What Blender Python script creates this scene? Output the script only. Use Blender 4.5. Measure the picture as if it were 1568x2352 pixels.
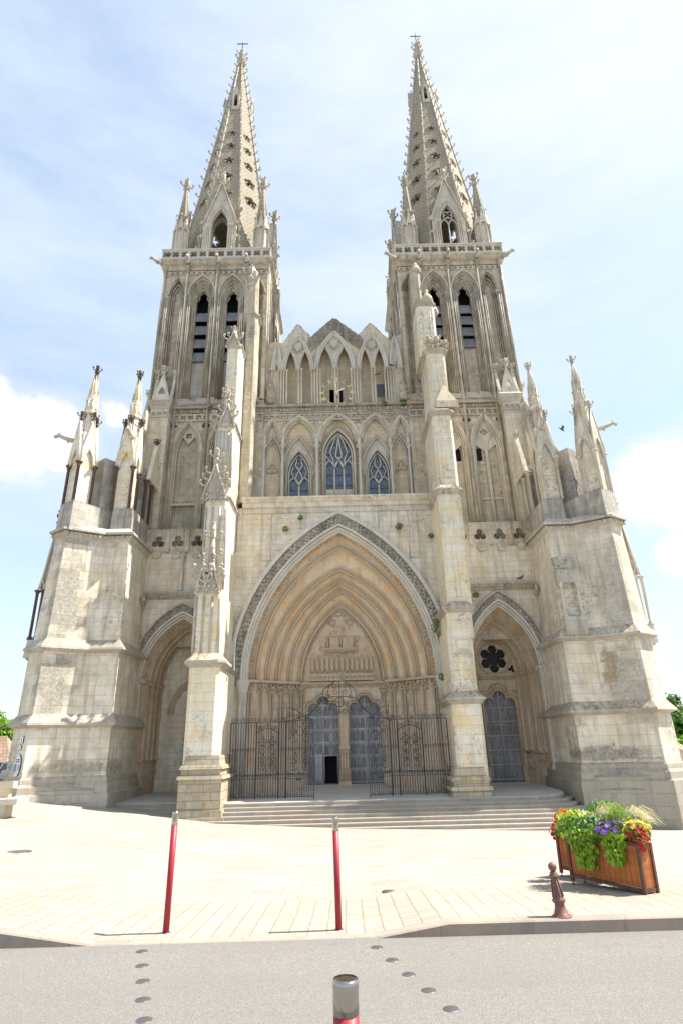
import bpy, bmesh, math, random
from mathutils import Matrix, Vector, noise
from mathutils.geometry import tessellate_polygon
random.seed(7)
R_ = math.radians
for o in list(bpy.data.objects): bpy.data.objects.remove(o)
sc = bpy.context.scene
col = sc.collection
# ---------------------------------------------------------------- camera
FPX = 1340.0; EYE = 1.8
_U = Vector((-84, 3306, -FPX)).normalized()
_X = Vector((1, .02326, -.00531)); _X = (_X - _U * _X.dot(_U)).normalized()
_F = _U.cross(_X)
ROT = Matrix((_X, _F, _U))                     # world = ROT @ camera vector
cd = bpy.data.cameras.new('camera'); cam = bpy.data.objects.new('camera', cd); col.objects.link(cam)
cd.sensor_fit = 'HORIZONTAL'; cd.sensor_width = 36; cd.lens = 36 * FPX / 1568
cd.clip_start = .05; cd.clip_end = 3000
cam.matrix_world = Matrix.Translation((0, 0, EYE)) @ ROT.to_4x4()
sc.camera = cam
# ---------------------------------------------------------------- sun, sky, exposure
SUN_EL = R_(57); SUN_AZ2 = R_(87.5)              # azimuth clockwise from the view direction: from the right, a little behind the facade
sd = Vector((math.sin(SUN_AZ2) * math.cos(SUN_EL), math.cos(SUN_AZ2) * math.cos(SUN_EL), math.sin(SUN_EL)))
sl = bpy.data.lights.new('sun', 'SUN'); sl.energy = 4.4; sl.angle = R_(.6); sl.color = (1, .955, .88)
so = bpy.data.objects.new('sun', sl); col.objects.link(so)
so.rotation_euler = sd.to_track_quat('Z', 'Y').to_euler()
w = bpy.data.worlds.new("World"); sc.world = w; w.use_nodes = True
nt = w.node_tree; nt.nodes.clear()
def N(nt, t, **k):
    n = nt.nodes.new(t)
    for a, b in k.items(): setattr(n, a, b)
    return n
def LK(nt, a, b): nt.links.new(a, b)
def ramp(nt, src, stops):
    n = N(nt, 'ShaderNodeValToRGB'); e = n.color_ramp.elements
    while len(e) < len(stops): e.new(.5)
    for i, (p, c) in enumerate(stops):
        e[i].position = p; e[i].color = (c, c, c, 1) if not isinstance(c, tuple) else (*c, 1)
    if src is not None: LK(nt, src, n.inputs[0])
    return n.outputs[0]
def math_(nt, op, a, b=None, clamp=False):
    n = N(nt, 'ShaderNodeMath', operation=op, use_clamp=clamp)
    for i, v in enumerate((a, b)):
        if v is None: continue
        if isinstance(v, (int, float)): n.inputs[i].default_value = v
        else: LK(nt, v, n.inputs[i])
    return n.outputs[0]
def noise_(nt, vec, scale, detail=4, rough=.55):
    n = N(nt, 'ShaderNodeTexNoise'); n.inputs['Scale'].default_value = scale
    n.inputs['Detail'].default_value = detail; n.inputs['Roughness'].default_value = rough
    if vec is not None: LK(nt, vec, n.inputs['Vector'])
    return n.outputs['Fac']
def mix_(nt, f, a, b, mode='MIX'):
    n = N(nt, 'ShaderNodeMix', data_type='RGBA', blend_type=mode)
    for i, v in ((0, f), (6, a), (7, b)):
        if isinstance(v, (int, float)): n.inputs[i].default_value = v
        elif isinstance(v, tuple): n.inputs[i].default_value = (*v, 1)
        else: LK(nt, v, n.inputs[i])
    return n.outputs[2]
sky = N(nt, 'ShaderNodeTexSky', sky_type='NISHITA'); sky.sun_disc = False
sky.sun_elevation = SUN_EL; sky.sun_rotation = SUN_AZ2; sky.air_density = 1.0; sky.dust_density = .9; sky.ozone_density = 1.0
bgA = N(nt, 'ShaderNodeBackground'); bgA.inputs[1].default_value = .125; LK(nt, sky.outputs[0], bgA.inputs[0])
tc = N(nt, 'ShaderNodeTexCoord')
mp = N(nt, 'ShaderNodeMapping'); mp.inputs['Scale'].default_value = (1.0, 1.3, 4.2); mp.inputs['Rotation'].default_value = (0, R_(12), 0)
LK(nt, tc.outputs['Generated'], mp.inputs[0])
cir = ramp(nt, noise_(nt, mp.outputs[0], 1.7, 9, .62), [(.34, .34), (.68, 1.0)])
def pray(px, py): return (ROT @ Vector((px - 784, 1176 - py, -FPX))).normalized()
puff = noise_(nt, tc.outputs['Generated'], 9, 8, .6)
blobs = None
for (px, py, rad, st) in ((20, 1000, .13, 1), (125, 1010, .09, 1), (-60, 985, .15, 1), (1510, 1120, .10, 1), (1600, 1105, .13, 1), (1430, 1140, .07, .9), (1565, 1275, .05, 1), (260, 950, .05, .6)):
    d = pray(px, py)
    vm = N(nt, 'ShaderNodeVectorMath', operation='DISTANCE'); LK(nt, tc.outputs['Generated'], vm.inputs[0]); vm.inputs[1].default_value = d
    m = math_(nt, 'SUBTRACT', 1, math_(nt, 'DIVIDE', vm.outputs['Value'], rad), True)
    m = math_(nt, 'MULTIPLY', m, st)
    blobs = m if blobs is None else math_(nt, 'MAXIMUM', blobs, m)
pm = ramp(nt, math_(nt, 'ADD', math_(nt, 'MULTIPLY', blobs, .9), math_(nt, 'MULTIPLY', math_(nt, 'SUBTRACT', puff, .5), .9)), [(.18, 0.), (.42, 1.)])
# brighter thin veil towards the sun side (right)
sx = N(nt, 'ShaderNodeSeparateXYZ'); LK(nt, tc.outputs['Generated'], sx.inputs[0])
veil = math_(nt, 'MULTIPLY', math_(nt, 'MULTIPLY', math_(nt, 'ADD', sx.outputs[0], .35), math_(nt, 'SUBTRACT', sx.outputs[2], .45)), 2.6, True)
msk = math_(nt, 'MAXIMUM', pm, math_(nt, 'ADD', math_(nt, 'MULTIPLY', cir, .88), math_(nt, 'MULTIPLY', veil, .55), True))
bgB = N(nt, 'ShaderNodeBackground'); LK(nt, mix_(nt, math_(nt, 'MAXIMUM', pm, veil), (.76, .88, 1), (.95, .975, 1)), bgB.inputs[0]); bgB.inputs[1].default_value = .45
ms = N(nt, 'ShaderNodeMixShader'); LK(nt, msk, ms.inputs[0]); LK(nt, bgA.outputs[0], ms.inputs[1]); LK(nt, bgB.outputs[0], ms.inputs[2])
wo = N(nt, 'ShaderNodeOutputWorld'); LK(nt, ms.outputs[0], wo.inputs[0])
sc.view_settings.view_transform = 'Standard'; sc.view_settings.look = 'None'; sc.view_settings.gamma = 1
sc.view_settings.exposure = 1.28
sc.render.engine = 'CYCLES'
sc.cycles.max_bounces = 8; sc.cycles.diffuse_bounces = 5
# ---------------------------------------------------------------- helpers
def at(px, py, Y):
    """world X, Z of the photo's point (px, py) on the plane at depth Y"""
    d = ROT @ Vector((px - 784, 1176 - py, -FPX)); t = Y / d.y
    return d.x * t, d.z * t + EYE
def zat(py, Y, px=None):
    return at(784 if px is None else px, py, Y)[1]
def tag(o, label=None, cat=None, group=None, kind=None):
    if label: o['label'] = label
    if cat: o['category'] = cat
    if group: o['group'] = group
    if kind: o['kind'] = kind
    return o
def empty(name, loc=(0, 0, 0), rz=0, parent=None):
    o = bpy.data.objects.new(name, None); col.objects.link(o); o.location = loc; o.rotation_euler = (0, 0, rz)
    if parent: o.parent = parent
    return o
EXTRA = {}
class MB:
    def __init__(s, M=None): s.v = []; s.f = []; s.sm = []; s.M = M or Matrix(); s.mi = []; s.cur = 0; s.cuts = []; s.split = False
    def mark(s): s.cuts.append((len(s.v), len(s.f)))
    def add(s, vs, fs, smooth=False):
        b = len(s.v); s.v += [tuple(s.M @ Vector(p)) for p in vs]
        for f in fs: s.f.append([b + i for i in f]); s.sm.append(smooth); s.mi.append(s.cur)
    def box(s, x0, x1, y0, y1, z0, z1):
        s.add([(x0,y0,z0),(x1,y0,z0),(x1,y1,z0),(x0,y1,z0),(x0,y0,z1),(x1,y0,z1),(x1,y1,z1),(x0,y1,z1)],
              [(0,3,2,1),(4,5,6,7),(0,1,5,4),(1,2,6,5),(2,3,7,6),(3,0,4,7)])
    def plate(s, outer, holes, y0, y1):
        """polygon in (x,z) with holes, extruded from y0 to y1"""
        loops = [outer] + list(holes)
        tris = tessellate_polygon([[Vector((p[0], p[1], 0)) for p in l] for l in loops])
        flat = [p for l in loops for p in l]; n = len(flat)
        vs = [(p[0], y0, p[1]) for p in flat] + [(p[0], y1, p[1]) for p in flat]
        fs = [tuple(t) for t in tris] + [tuple(i + n for i in reversed(t)) for t in tris]
        k = 0
        for l in loops:
            m = len(l)
            for i in range(m):
                a, b = k + i, k + (i + 1) % m
                fs.append((a, b, b + n, a + n))
            k += m
        s.add(vs, fs)
    def frus(s, pa, za, pb, zb):
        n = len(pa)
        vs = [(p[0], p[1], za) for p in pa] + [(p[0], p[1], zb) for p in pb]
        fs = [tuple(reversed(range(n))), tuple(range(n, 2 * n))] + [(i, (i + 1) % n, (i + 1) % n + n, i + n) for i in range(n)]
        s.add(vs, fs)
    def lathe(s, cx, cy, prof, n=10, rot=0, smooth=True):
        vs = []; fs = []
        for r, z in prof:
            for i in range(n):
                a = rot + 2 * math.pi * i / n; vs.append((cx + r * math.cos(a), cy + r * math.sin(a), z))
        for k in range(len(prof) - 1):
            for i in range(n):
                j = (i + 1) % n; fs.append((k*n+i, k*n+j, (k+1)*n+j, (k+1)*n+i))
        fs.append(tuple(reversed(range(n)))); fs.append(tuple(range((len(prof)-1)*n, len(prof)*n)))
        s.add(vs, fs, smooth)
    def tube(s, path, r, n=6, smooth=True, closed=False):
        P = [Vector(p) for p in path]; m = len(P)
        if m < 2: return
        vs = []; fs = []; up = None
        for i, p in enumerate(P):
            if closed: d = P[(i + 1) % m] - P[i - 1]
            else: d = P[min(i + 1, m - 1)] - P[max(i - 1, 0)]
            if d.length < 1e-9: d = Vector((0, 0, 1))
            d.normalize()
            if up is None or abs(d.dot(up)) > .97:
                up = Vector((0, 1, 0)) if abs(d.y) < .9 else Vector((1, 0, 0))
            a = d.cross(up).normalized(); b = a.cross(d)
            rr = r[i] if isinstance(r, (list, tuple)) else r
            for k in range(n):
                t = 2 * math.pi * k / n; q = p + a * (rr * math.cos(t)) + b * (rr * math.sin(t)); vs.append(tuple(q))
        for i in range(m if closed else m - 1):
            j = (i + 1) % m
            for k in range(n):
                l = (k + 1) % n; fs.append((i*n+k, i*n+l, j*n+l, j*n+k))
        if not closed: fs.append(tuple(reversed(range(n)))); fs.append(tuple(range((m-1)*n, m*n)))
        s.add(vs, fs, smooth)
    def lump(s, p, r, q=None):
        """small irregular carved lump"""
        x, y, z = p; a = random.uniform(.75, 1.25); b = random.uniform(.75, 1.25); c = random.uniform(.8, 1.2)
        t = random.uniform(0, 1.5); ct, st = math.cos(t) * r * a, math.sin(t) * r * a
        s.add([(x+ct,y,z+st),(x-st,y,z+ct),(x-ct,y,z-st),(x+st,y,z-ct),(x,y-r*b,z),(x,y+r*c,z)],
              [(0,1,4),(1,2,4),(2,3,4),(3,0,4),(1,0,5),(2,1,5),(3,2,5),(0,3,5)])
    def ball(s, p, r, n=8, m=5):
        x, y, z = p
        s.lathe(x, y, [(max(.001, r * math.sin(math.pi * k / m)), z - r * math.cos(math.pi * k / m)) for k in range(m + 1)], n)
    def build(s, name, mat, parent=None):
        if s.cuts:
            c = sorted(set([(0, 0)] + s.cuts + [(len(s.v), len(s.f))])); res = []
            for (v0, f0), (v1, f1) in zip(c[:-1], c[1:]):
                if f1 == f0: continue
                q = MB(); q.v = s.v[v0:v1]; q.f = [[i - v0 for i in f] for f in s.f[f0:f1]]; q.sm = s.sm[f0:f1]; q.mi = s.mi[f0:f1]; res.append(q.build(name, mat, parent))
            res[0]['_rest'] = [o.name for o in res[1:]] if len(res) > 1 else []
            EXTRA[res[0].name] = res[1:]; del res[0]['_rest']; return res[0]
        me = bpy.data.meshes.new(name); me.from_pydata(s.v, [], s.f)
        for i, p in enumerate(me.polygons): p.use_smooth = s.sm[i]; p.material_index = s.mi[i]
        for mt in (mat if isinstance(mat, (list, tuple)) else [mat]): me.materials.append(mt)
        bm = bmesh.new(); bm.from_mesh(me); bmesh.ops.recalc_face_normals(bm, faces=bm.faces); bm.to_mesh(me); bm.free()
        o = bpy.data.objects.new(name, me); col.objects.link(o)
        if parent: o.parent = parent
        return o
def arch(cx, zs, hw, h, n=9):
    """pointed arch, points from left spring over apex to right spring"""
    if h <= hw * 1.001:
        return [(cx - hw * math.cos(math.pi * i / (2*n)), zs + h * math.sin(math.pi * i / (2*n))) for i in range(2*n + 1)]
    c = (hw * hw - h * h) / (2 * hw); Rr = hw - c; a1 = math.asin(h / Rr)
    right = [(cx + c + Rr * math.cos(a1 * i / n), zs + Rr * math.sin(a1 * i / n)) for i in range(n + 1)]
    return [(2 * cx - x, z) for x, z in right] + [p for p in reversed(right[:-1])]
def opening(cx, z0, zs, hw, h, n=9):
    return [(cx - hw, z0)] + arch(cx, zs, hw, h, n) + [(cx + hw, z0)]
def ring(mb, cx, z0, zs, hwo, ho, hwi, hi, y0, y1, n=9):
    o = opening(cx, z0, zs, hwo, ho, n); i = opening(cx, z0, zs, hwi, hi, n)
    m = len(o); vs = []
    for y in (y0, y1):
        vs += [(p[0], y, p[1]) for p in o] + [(p[0], y, p[1]) for p in i]
    fs = []
    for k in range(m - 1):
        fs += [(k, k+1, m+k+1, m+k), (2*m+k+1, 2*m+k, 3*m+k, 3*m+k+1), (k+1, k, 2*m+k, 2*m+k+1), (m+k, m+k+1, 3*m+k+1, 3*m+k)]
    fs += [(0, m, 3*m, 2*m), (m-1, 3*m-1, 4*m-1, 2*m-1)]
    mb.add(vs, fs)
def atube(mb, cx, y, z0, zs, hw, h, r, n=9, k=6):
    p = arch(cx, zs, hw, h, n)
    if z0 is not None and z0 < zs: p = [(cx - hw, z0)] + p + [(cx + hw, z0)]
    mb.tube([(a, y, b) for a, b in p], r, k)
def lumps(mb, path, size, step, jit=.0):
    acc = 0
    for a, b in zip(path[:-1], path[1:]):
        a = Vector(a); b = Vector(b); L = (b - a).length; t = step - acc
        while t < L:
            p = a + (b - a) * (t / L); mb.lump((p.x + random.uniform(-jit, jit), p.y + random.uniform(-jit, jit) * .4, p.z + random.uniform(-jit, jit)), size * random.uniform(.8, 1.2)); t += step
        acc = L - (t - step)
def foil(cx, cz, r, k=4, rot=0, n=6, dep=.62):
    """k-foil outline around (cx, cz) with outer radius r"""
    pts = []; rl = r * (.46 if k == 4 else .5 if k == 3 else .36); rc = r - rl
    half = math.pi / k
    for i in range(k):
        a = rot + 2 * math.pi * i / k
        sp = math.pi * (.72 if k > 3 else .8)
        for j in range(n + 1):
            t = a - sp + 2 * sp * j / n
            pts.append((cx + rc * math.cos(a) + rl * math.cos(t), cz + rc * math.sin(a) + rl * math.sin(t)))
    return pts
def crocket(mb, p, d, s):
    """hook leaning out along d (unit, horizontal-ish)"""
    p = Vector(p); d = Vector(d); u = Vector((0, 0, 1))
    pts = [p, p + d * s * .55 + u * s * .1, p + d * s * .95 + u * s * .5, p + d * s * .8 + u * s * .85]
    mb.tube(pts, [s*.2, s*.15, s*.13, s*.1], 5); q = pts[-1]; mb.ball(tuple(q + d * s * .08), s * .26, 6, 4)
def finial(mb, x, y, z, s):
    mb.lathe(x, y, [(s*.12, z), (s*.13, z+s*.2), (s*.24, z+s*.26), (s*.12, z+s*.34), (s*.1, z+s*.6), (s*.2, z+s*.72), (s*.12, z+s*.85), (s*.2, z+s*1.0), (s*.02, z+s*1.18)], 8)
    for i in range(4):
        a = i * math.pi / 2 + .4; d = (math.cos(a), math.sin(a), 0)
        crocket(mb, (x + d[0]*s*.08, y + d[1]*s*.08, z + s*.5), d, s*.36)
def prismoid_arc(cx, cy, r, n, rot=0): return [(cx + r*math.cos(rot+2*math.pi*i/n), cy + r*math.sin(rot+2*math.pi*i/n)) for i in range(n)]
def offp(poly, d):
    """offset a counter-clockwise or clockwise polygon outwards by d"""
    n = len(poly); A = sum(poly[i][0]*poly[(i+1)%n][1] - poly[(i+1)%n][0]*poly[i][1] for i in range(n)); sg = 1 if A > 0 else -1
    out = []
    for i in range(n):
        p0 = Vector(poly[i-1]); p1 = Vector(poly[i]); p2 = Vector(poly[(i+1)%n])
        e1 = (p1-p0).normalized(); e2 = (p2-p1).normalized()
        n1 = Vector((e1.y, -e1.x))*sg; n2 = Vector((e2.y, -e2.x))*sg
        b = (n1+n2); k = 1 + n1.dot(n2)
        out.append(tuple(p1 + b * (d / max(k, .35))))
    return out
# ---------------------------------------------------------------- materials
def newmat(name, rough=.9, metal=0, colr=None, spec=.3):
    m = bpy.data.materials.new(name); m.use_nodes = True; b = m.node_tree.nodes['Principled BSDF']
    b.inputs['Roughness'].default_value = rough; b.inputs['Metallic'].default_value = metal
    b.inputs['Specular IOR Level'].default_value = spec
    if colr: b.inputs['Base Color'].default_value = (*colr, 1)
    return m
def facecoords(nt):
    """u along the face, v = height: masonry coordinates that follow any upright face"""
    g = N(nt, 'ShaderNodeNewGeometry')
    sp = N(nt, 'ShaderNodeSeparateXYZ'); LK(nt, g.outputs['Position'], sp.inputs[0])
    sn = N(nt, 'ShaderNodeSeparateXYZ'); LK(nt, g.outputs['True Normal'], sn.inputs[0])
    l = math_(nt, 'SQRT', math_(nt, 'ADD', math_(nt, 'ADD', math_(nt, 'MULTIPLY', sn.outputs[0], sn.outputs[0]), math_(nt, 'MULTIPLY', sn.outputs[1], sn.outputs[1])), 1e-4))
    u = math_(nt, 'DIVIDE', math_(nt, 'SUBTRACT', math_(nt, 'MULTIPLY', sp.outputs[1], sn.outputs[0]), math_(nt, 'MULTIPLY', sp.outputs[0], sn.outputs[1])), l)
    cb = N(nt, 'ShaderNodeCombineXYZ'); LK(nt, u, cb.inputs[0]); LK(nt, sp.outputs[2], cb.inputs[1])
    return g, sp, sn, cb.outputs[0]
def stone(name, c1, c2, bw=.95, rh=.40, joint=.5, grey=(.40, .35, .27), stain=.5, orange=.0, black=.3, mort=.012, bump=.5, warmc=None, rows=True, seed=0, blobs=()):
    m = newmat(name); nt = m.node_tree; b = nt.nodes['Principled BSDF']
    g, sp, sn, uv = facecoords(nt)
    pos = g.outputs['Position']
    mpn = N(nt, 'ShaderNodeMapping'); mpn.inputs['Location'].default_value = (seed*7.3, seed*3.1, seed*5.7); LK(nt, pos, mpn.inputs[0]); pos = mpn.outputs[0]
    br = N(nt, 'ShaderNodeTexBrick'); LK(nt, uv, br.inputs['Vector']); br.inputs['Scale'].default_value = 1
    br.inputs['Brick Width'].default_value = bw; br.inputs['Row Height'].default_value = rh; br.inputs['Mortar Size'].default_value = mort
    br.inputs['Mortar Smooth'].default_value = .3; br.inputs['Color1'].default_value = (0, 0, 0, 1); br.inputs['Color2'].default_value = (1, 1, 1, 1); br.inputs['Mortar'].default_value = (.5, .5, .5, 1)
    br.offset_frequency = 2; br.offset = .43
    big = noise_(nt, pos, .22, 5, .6); mid = noise_(nt, pos, 1.1, 6, .65); fine = noise_(nt, pos, 9, 5, .7)
    base = mix_(nt, ramp(nt, math_(nt, 'ADD', math_(nt, 'MULTIPLY', br.outputs['Color'], .38), math_(nt, 'MULTIPLY', big, .7)), [(.3, 0.), (.75, 1.)]), c1, c2)
    if warmc: base = mix_(nt, ramp(nt, noise_(nt, pos, .8, 3), [(.5, 0.), (.66, .8)]), base, warmc)
    base = mix_(nt, math_(nt, 'MULTIPLY', ramp(nt, mid, [(.42, 0.), (.68, 1.)]), stain), base, grey)
    # rain streaks: noise stretched along the height
    ms2 = N(nt, 'ShaderNodeMapping'); ms2.inputs['Scale'].default_value = (1.5, 1.5, .13); LK(nt, pos, ms2.inputs[0])
    st = ramp(nt, noise_(nt, ms2.outputs[0], 1.7, 5, .7), [(.47, 0.), (.70, 1.)])
    base = mix_(nt, math_(nt, 'MULTIPLY', st, min(1, stain * 1.15)), base, tuple(x * .72 for x in grey))
    # weathered black and white lichen on tops and in patches
    spk = ramp(nt, noise_(nt, pos, 4.5, 8, .8), [(.50, 0.), (.60, 1.)])
    patch = ramp(nt, noise_(nt, pos, .35, 3, .5), [(.52, 0.), (.64, 1.)])
    top = ramp(nt, sn.outputs[2], [(.2, 0.), (.5, 1.)])
    base = mix_(nt, math_(nt, 'MULTIPLY', math_(nt, 'MULTIPLY', spk, math_(nt, 'MAXIMUM', patch, top)), black, True), base, (.10, .095, .085))
    if orange: 
        oo = math_(nt, 'MULTIPLY', ramp(nt, noise_(nt, pos, 2.6, 6, .75), [(.56, 0.), (.64, 1.)]), ramp(nt, noise_(nt, pos, .28, 2, .5), [(.46, 0.), (.6, 1.)]))
        base = mix_(nt, math_(nt, 'MULTIPLY', math_(nt, 'MAXIMUM', oo, math_(nt, 'MULTIPLY', ramp(nt, noise_(nt, pos, 3.1, 5, .7), [(.52, 0.), (.6, .8)]), top)), orange, True), base, (.42, .22, .05))
    for c_, rr, sc_, st_ in blobs:      # stains and other tone patches with a place of their own on the stone
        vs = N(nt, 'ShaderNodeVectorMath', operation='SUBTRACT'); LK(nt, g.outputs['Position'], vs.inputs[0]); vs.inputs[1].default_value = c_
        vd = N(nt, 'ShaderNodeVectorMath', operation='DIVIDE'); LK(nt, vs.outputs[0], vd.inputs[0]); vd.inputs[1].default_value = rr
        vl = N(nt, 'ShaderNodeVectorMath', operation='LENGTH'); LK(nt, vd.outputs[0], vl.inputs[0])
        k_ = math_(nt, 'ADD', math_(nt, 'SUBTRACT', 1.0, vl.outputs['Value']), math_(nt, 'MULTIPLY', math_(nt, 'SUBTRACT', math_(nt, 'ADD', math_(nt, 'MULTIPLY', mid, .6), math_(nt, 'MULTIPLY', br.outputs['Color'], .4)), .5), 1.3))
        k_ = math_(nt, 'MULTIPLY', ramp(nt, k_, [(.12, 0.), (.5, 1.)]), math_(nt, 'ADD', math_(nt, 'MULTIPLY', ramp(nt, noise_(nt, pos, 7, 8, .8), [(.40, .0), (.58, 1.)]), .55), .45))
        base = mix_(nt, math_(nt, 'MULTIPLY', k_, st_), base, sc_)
    base = mix_(nt, math_(nt, 'MULTIPLY', ramp(nt, fine, [(.3, 1.), (.7, 0.)]), .22), base, tuple(x * .55 for x in c1))
    if rows: base = mix_(nt, math_(nt, 'MULTIPLY', br.outputs['Fac'], joint), base, tuple(x * .62 for x in grey))
    LK(nt, base, b.inputs['Base Color'])
    h = math_(nt, 'ADD', math_(nt, 'MULTIPLY', fine, .5), math_(nt, 'MULTIPLY', noise_(nt, pos, 38, 3, .7), .3))
    if rows: h = math_(nt, 'SUBTRACT', h, math_(nt, 'MULTIPLY', br.outputs['Fac'], .8))
    bp = N(nt, 'ShaderNodeBump'); bp.inputs['Strength'].default_value = bump; bp.inputs['Distance'].default_value = .03
    LK(nt, h, bp.inputs['Height']); LK(nt, bp.outputs[0], b.inputs['Normal'])
    return m
def simple(name, c, rough=.7, metal=0, var=.0, scale=6, bump=0, spec=.3):
    m = newmat(name, rough, metal, c, spec); nt = m.node_tree; b = nt.nodes['Principled BSDF']
    if var:
        g = N(nt, 'ShaderNodeNewGeometry'); f = noise_(nt, g.outputs['Position'], scale, 5, .65)
        LK(nt, mix_(nt, ramp(nt, f, [(.3, 0.), (.7, 1.)]), tuple(x * (1 - var) for x in c), tuple(min(1, x * (1 + var)) for x in c)), b.inputs['Base Color'])
        if bump:
            bp = N(nt, 'ShaderNodeBump'); bp.inputs['Strength'].default_value = bump; bp.inputs['Distance'].default_value = .02; LK(nt, f, bp.inputs['Height']); LK(nt, bp.outputs[0], b.inputs['Normal'])
    return m
CR1, CR2 = (.72, .64, .50), (.79, .735, .63)
M = {}
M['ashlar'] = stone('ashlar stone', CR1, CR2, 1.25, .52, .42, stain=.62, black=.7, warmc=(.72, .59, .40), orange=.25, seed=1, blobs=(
    ((-15.0, 31.0, 5.0), (1.5, 1.5, 2.3), (.21, .19, .16), .85), ((-14.9, 31.2, 9.8), (1.3, 1.6, 4.2), (.23, .21, .175), .85), ((-13.0, 32, 1.2), (3.0, 2.5, .55), (.22, .20, .17), .8),  # left: real stains, deepened on the flank to paint down its sunlight
    ((14.9, 31.0, 9.5), (1.5, 1.4, 4.5), (.32, .29, .24), .75), ((14.7, 31.2, 4.9), (1.4, 1.5, 2.6), (.30, .27, .225), .8), ((14.15, 31.9, 5.5), (.42, .6, 1.5), (.30, .20, .08), .85), ((13.5, 32, 1.25), (3.2, 2.6, .5), (.17, .16, .14), .95), ((-14.0, 31, 13.2), (2.5, 2, .5), (.25, .23, .2), .6)))  # right: greyer flank patches, brown stain, dark plinth band; last one left again
M['pier'] = stone('pier stone', (.80, .71, .52), (.82, .78, .68), 1.0, .46, .35, stain=.26, black=.6, warmc=(.82, .64, .35), orange=.8, seed=2)
M['tower'] = stone('tower stone', (.51, .45, .335), (.70, .63, .50), .7, .30, .30, stain=.65, black=.6, orange=1.0, warmc=(.60, .52, .38), grey=(.33, .29, .23), seed=3)
M['gallery'] = stone('gallery stone', (.62, .54, .40), (.70, .65, .54), .7, .31, .30, stain=.45, black=.6, orange=.5, warmc=(.74, .56, .33), seed=4)
M['porch'] = stone('porch stone', (.72, .64, .51), (.79, .735, .63), .85, .36, .42, stain=.5, black=.55, warmc=(.76, .61, .39), orange=.2, seed=5)
M['vault'] = stone('voussoir stone', (.70, .50, .29), (.74, .62, .45), .62, .9, .30, stain=.5, black=0, warmc=(.72, .42, .19), grey=(.50, .43, .33), mort=.01, seed=6)
M['portal'] = stone('portal stone', (.60, .46, .31), (.62, .53, .41), .6, .34, .25, stain=.5, black=.25, warmc=(.60, .40, .24), grey=(.34, .30, .25), seed=7)
M['carved'] = stone('carved stone', (.50, .45, .37), (.60, .56, .49), 1, .5, 0, stain=.55, black=.5, orange=.35, rows=False, bump=.6, seed=8)
M['carvedwarm'] = stone('carved warm stone', (.46, .35, .235), (.58, .47, .34), 1, .5, 0, stain=.35, black=.1, rows=False, bump=.6, seed=9)
M['shaft'] = stone('shaft stone', (.58, .525, .42), (.73, .675, .57), 1, 1.6, .2, stain=.45, black=.35, rows=True, bump=.25, orange=.4, seed=10)
M['white'] = stone('pale moulding stone', (.56, .53, .46), (.66, .63, .57), .6, .7, .3, stain=.25, black=.25, bump=.2, seed=11)
M['dirty'] = stone('weathered ledge stone', (.42, .38, .31), (.58, .54, .46), 1.2, 1, .1, stain=.7, black=.95, orange=.75, bump=.7, seed=12)
M['plinth'] = stone('plinth stone', (.42, .37, .31), (.54, .50, .43), 1.1, .55, .5, stain=.5, black=.5, orange=.15, seed=13)
M['scale'] = stone('spire scale stone', (.37, .32, .235), (.54, .485, .385), .36, .27, .8, stain=.5, black=.25, orange=.7, mort=.05, bump=.8, warmc=(.52, .40, .24), seed=14)
M['step'] = stone('step stone', (.38, .34, .29), (.47, .43, .375), 1.7, 3, .35, stain=.4, black=.0, warmc=(.46, .37, .30), seed=15)
M['slate'] = stone('slate', (.26, .26, .28), (.38, .38, .40), .22, .12, .7, stain=.2, black=0, grey=(.05, .05, .055), mort=.012, bump=.5, orange=.12, seed=16)
M['dark'] = simple('dark interior', (.010, .009, .010), .95)
M['iron'] = simple('wrought iron', (.065, .07, .078), .55, .3, .3, 20)
M['redbrown'] = simple('brown shaft stone', (.105, .066, .058), .5, 0, .35, 5, .2)
M['gold'] = simple('gilded metal', (.78, .70, .45), .4, .2)
M['lead'] = simple('lead dark', (.035, .04, .045), .6)
M['bundle'] = stone('weathered shaft stone with painted shade', (.42, .365, .275), (.66, .595, .48), 1, 1.2, .3, stain=.85, black=.6, orange=1.0, bump=.4, grey=(.26, .225, .18), seed=24)  # weathering, plus shade between the shafts painted in as darker stone
M['pedestal'] = stone('stained pedestal stone', (.40, .365, .31), (.56, .52, .45), 1.1, .5, .4, stain=.8, black=.9, orange=.3, bump=.5, grey=(.25, .235, .21), seed=25)
M['plinthdark'] = stone('dark plinth stone', (.33, .29, .24), (.44, .40, .34), 1.1, .55, .6, stain=.5, black=.6, orange=.15, seed=26)
M['yellow'] = stone('honey coloured wall stone', (.62, .51, .345), (.72, .63, .47), .62, .30, .4, stain=.4, black=.2, orange=.1, warmc=(.74, .56, .32), seed=27)
M['leadroof'] = simple('pale lead roofing', (.62, .63, .65), .6, 0, .1, 3)
M['leafband'] = stone('dark carved foliage stone', (.40, .36, .30), (.56, .51, .43), 1, .5, 0, stain=.65, black=.6, rows=False, bump=.7, grey=(.17, .16, .145), seed=17)
M['basest'] = stone('rough base stone', (.40, .345, .25), (.56, .48, .36), .8, .36, .7, stain=.65, black=.7, orange=.9, bump=.8, warmc=(.62, .48, .28), mort=.02, seed=18)
M['orange'] = stone('lichened finial stone', (.50, .43, .30), (.62, .55, .42), 1, 1, 0, stain=.3, black=.4, orange=.95, rows=False, bump=.6, seed=19)
M['oak'] = stone('aged grey oak', (.22, .22, .235), (.38, .375, .385), .24, 4, .7, stain=.7, black=.0, grey=(.15, .135, .13), bump=.3, mort=.01, seed=20)
M['oak2'] = stone('aged grey oak trim', (.36, .36, .375), (.50, .495, .50), 1, 1, 0, stain=.45, black=0, grey=(.16, .15, .15), rows=False, bump=.3, seed=21)
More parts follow.
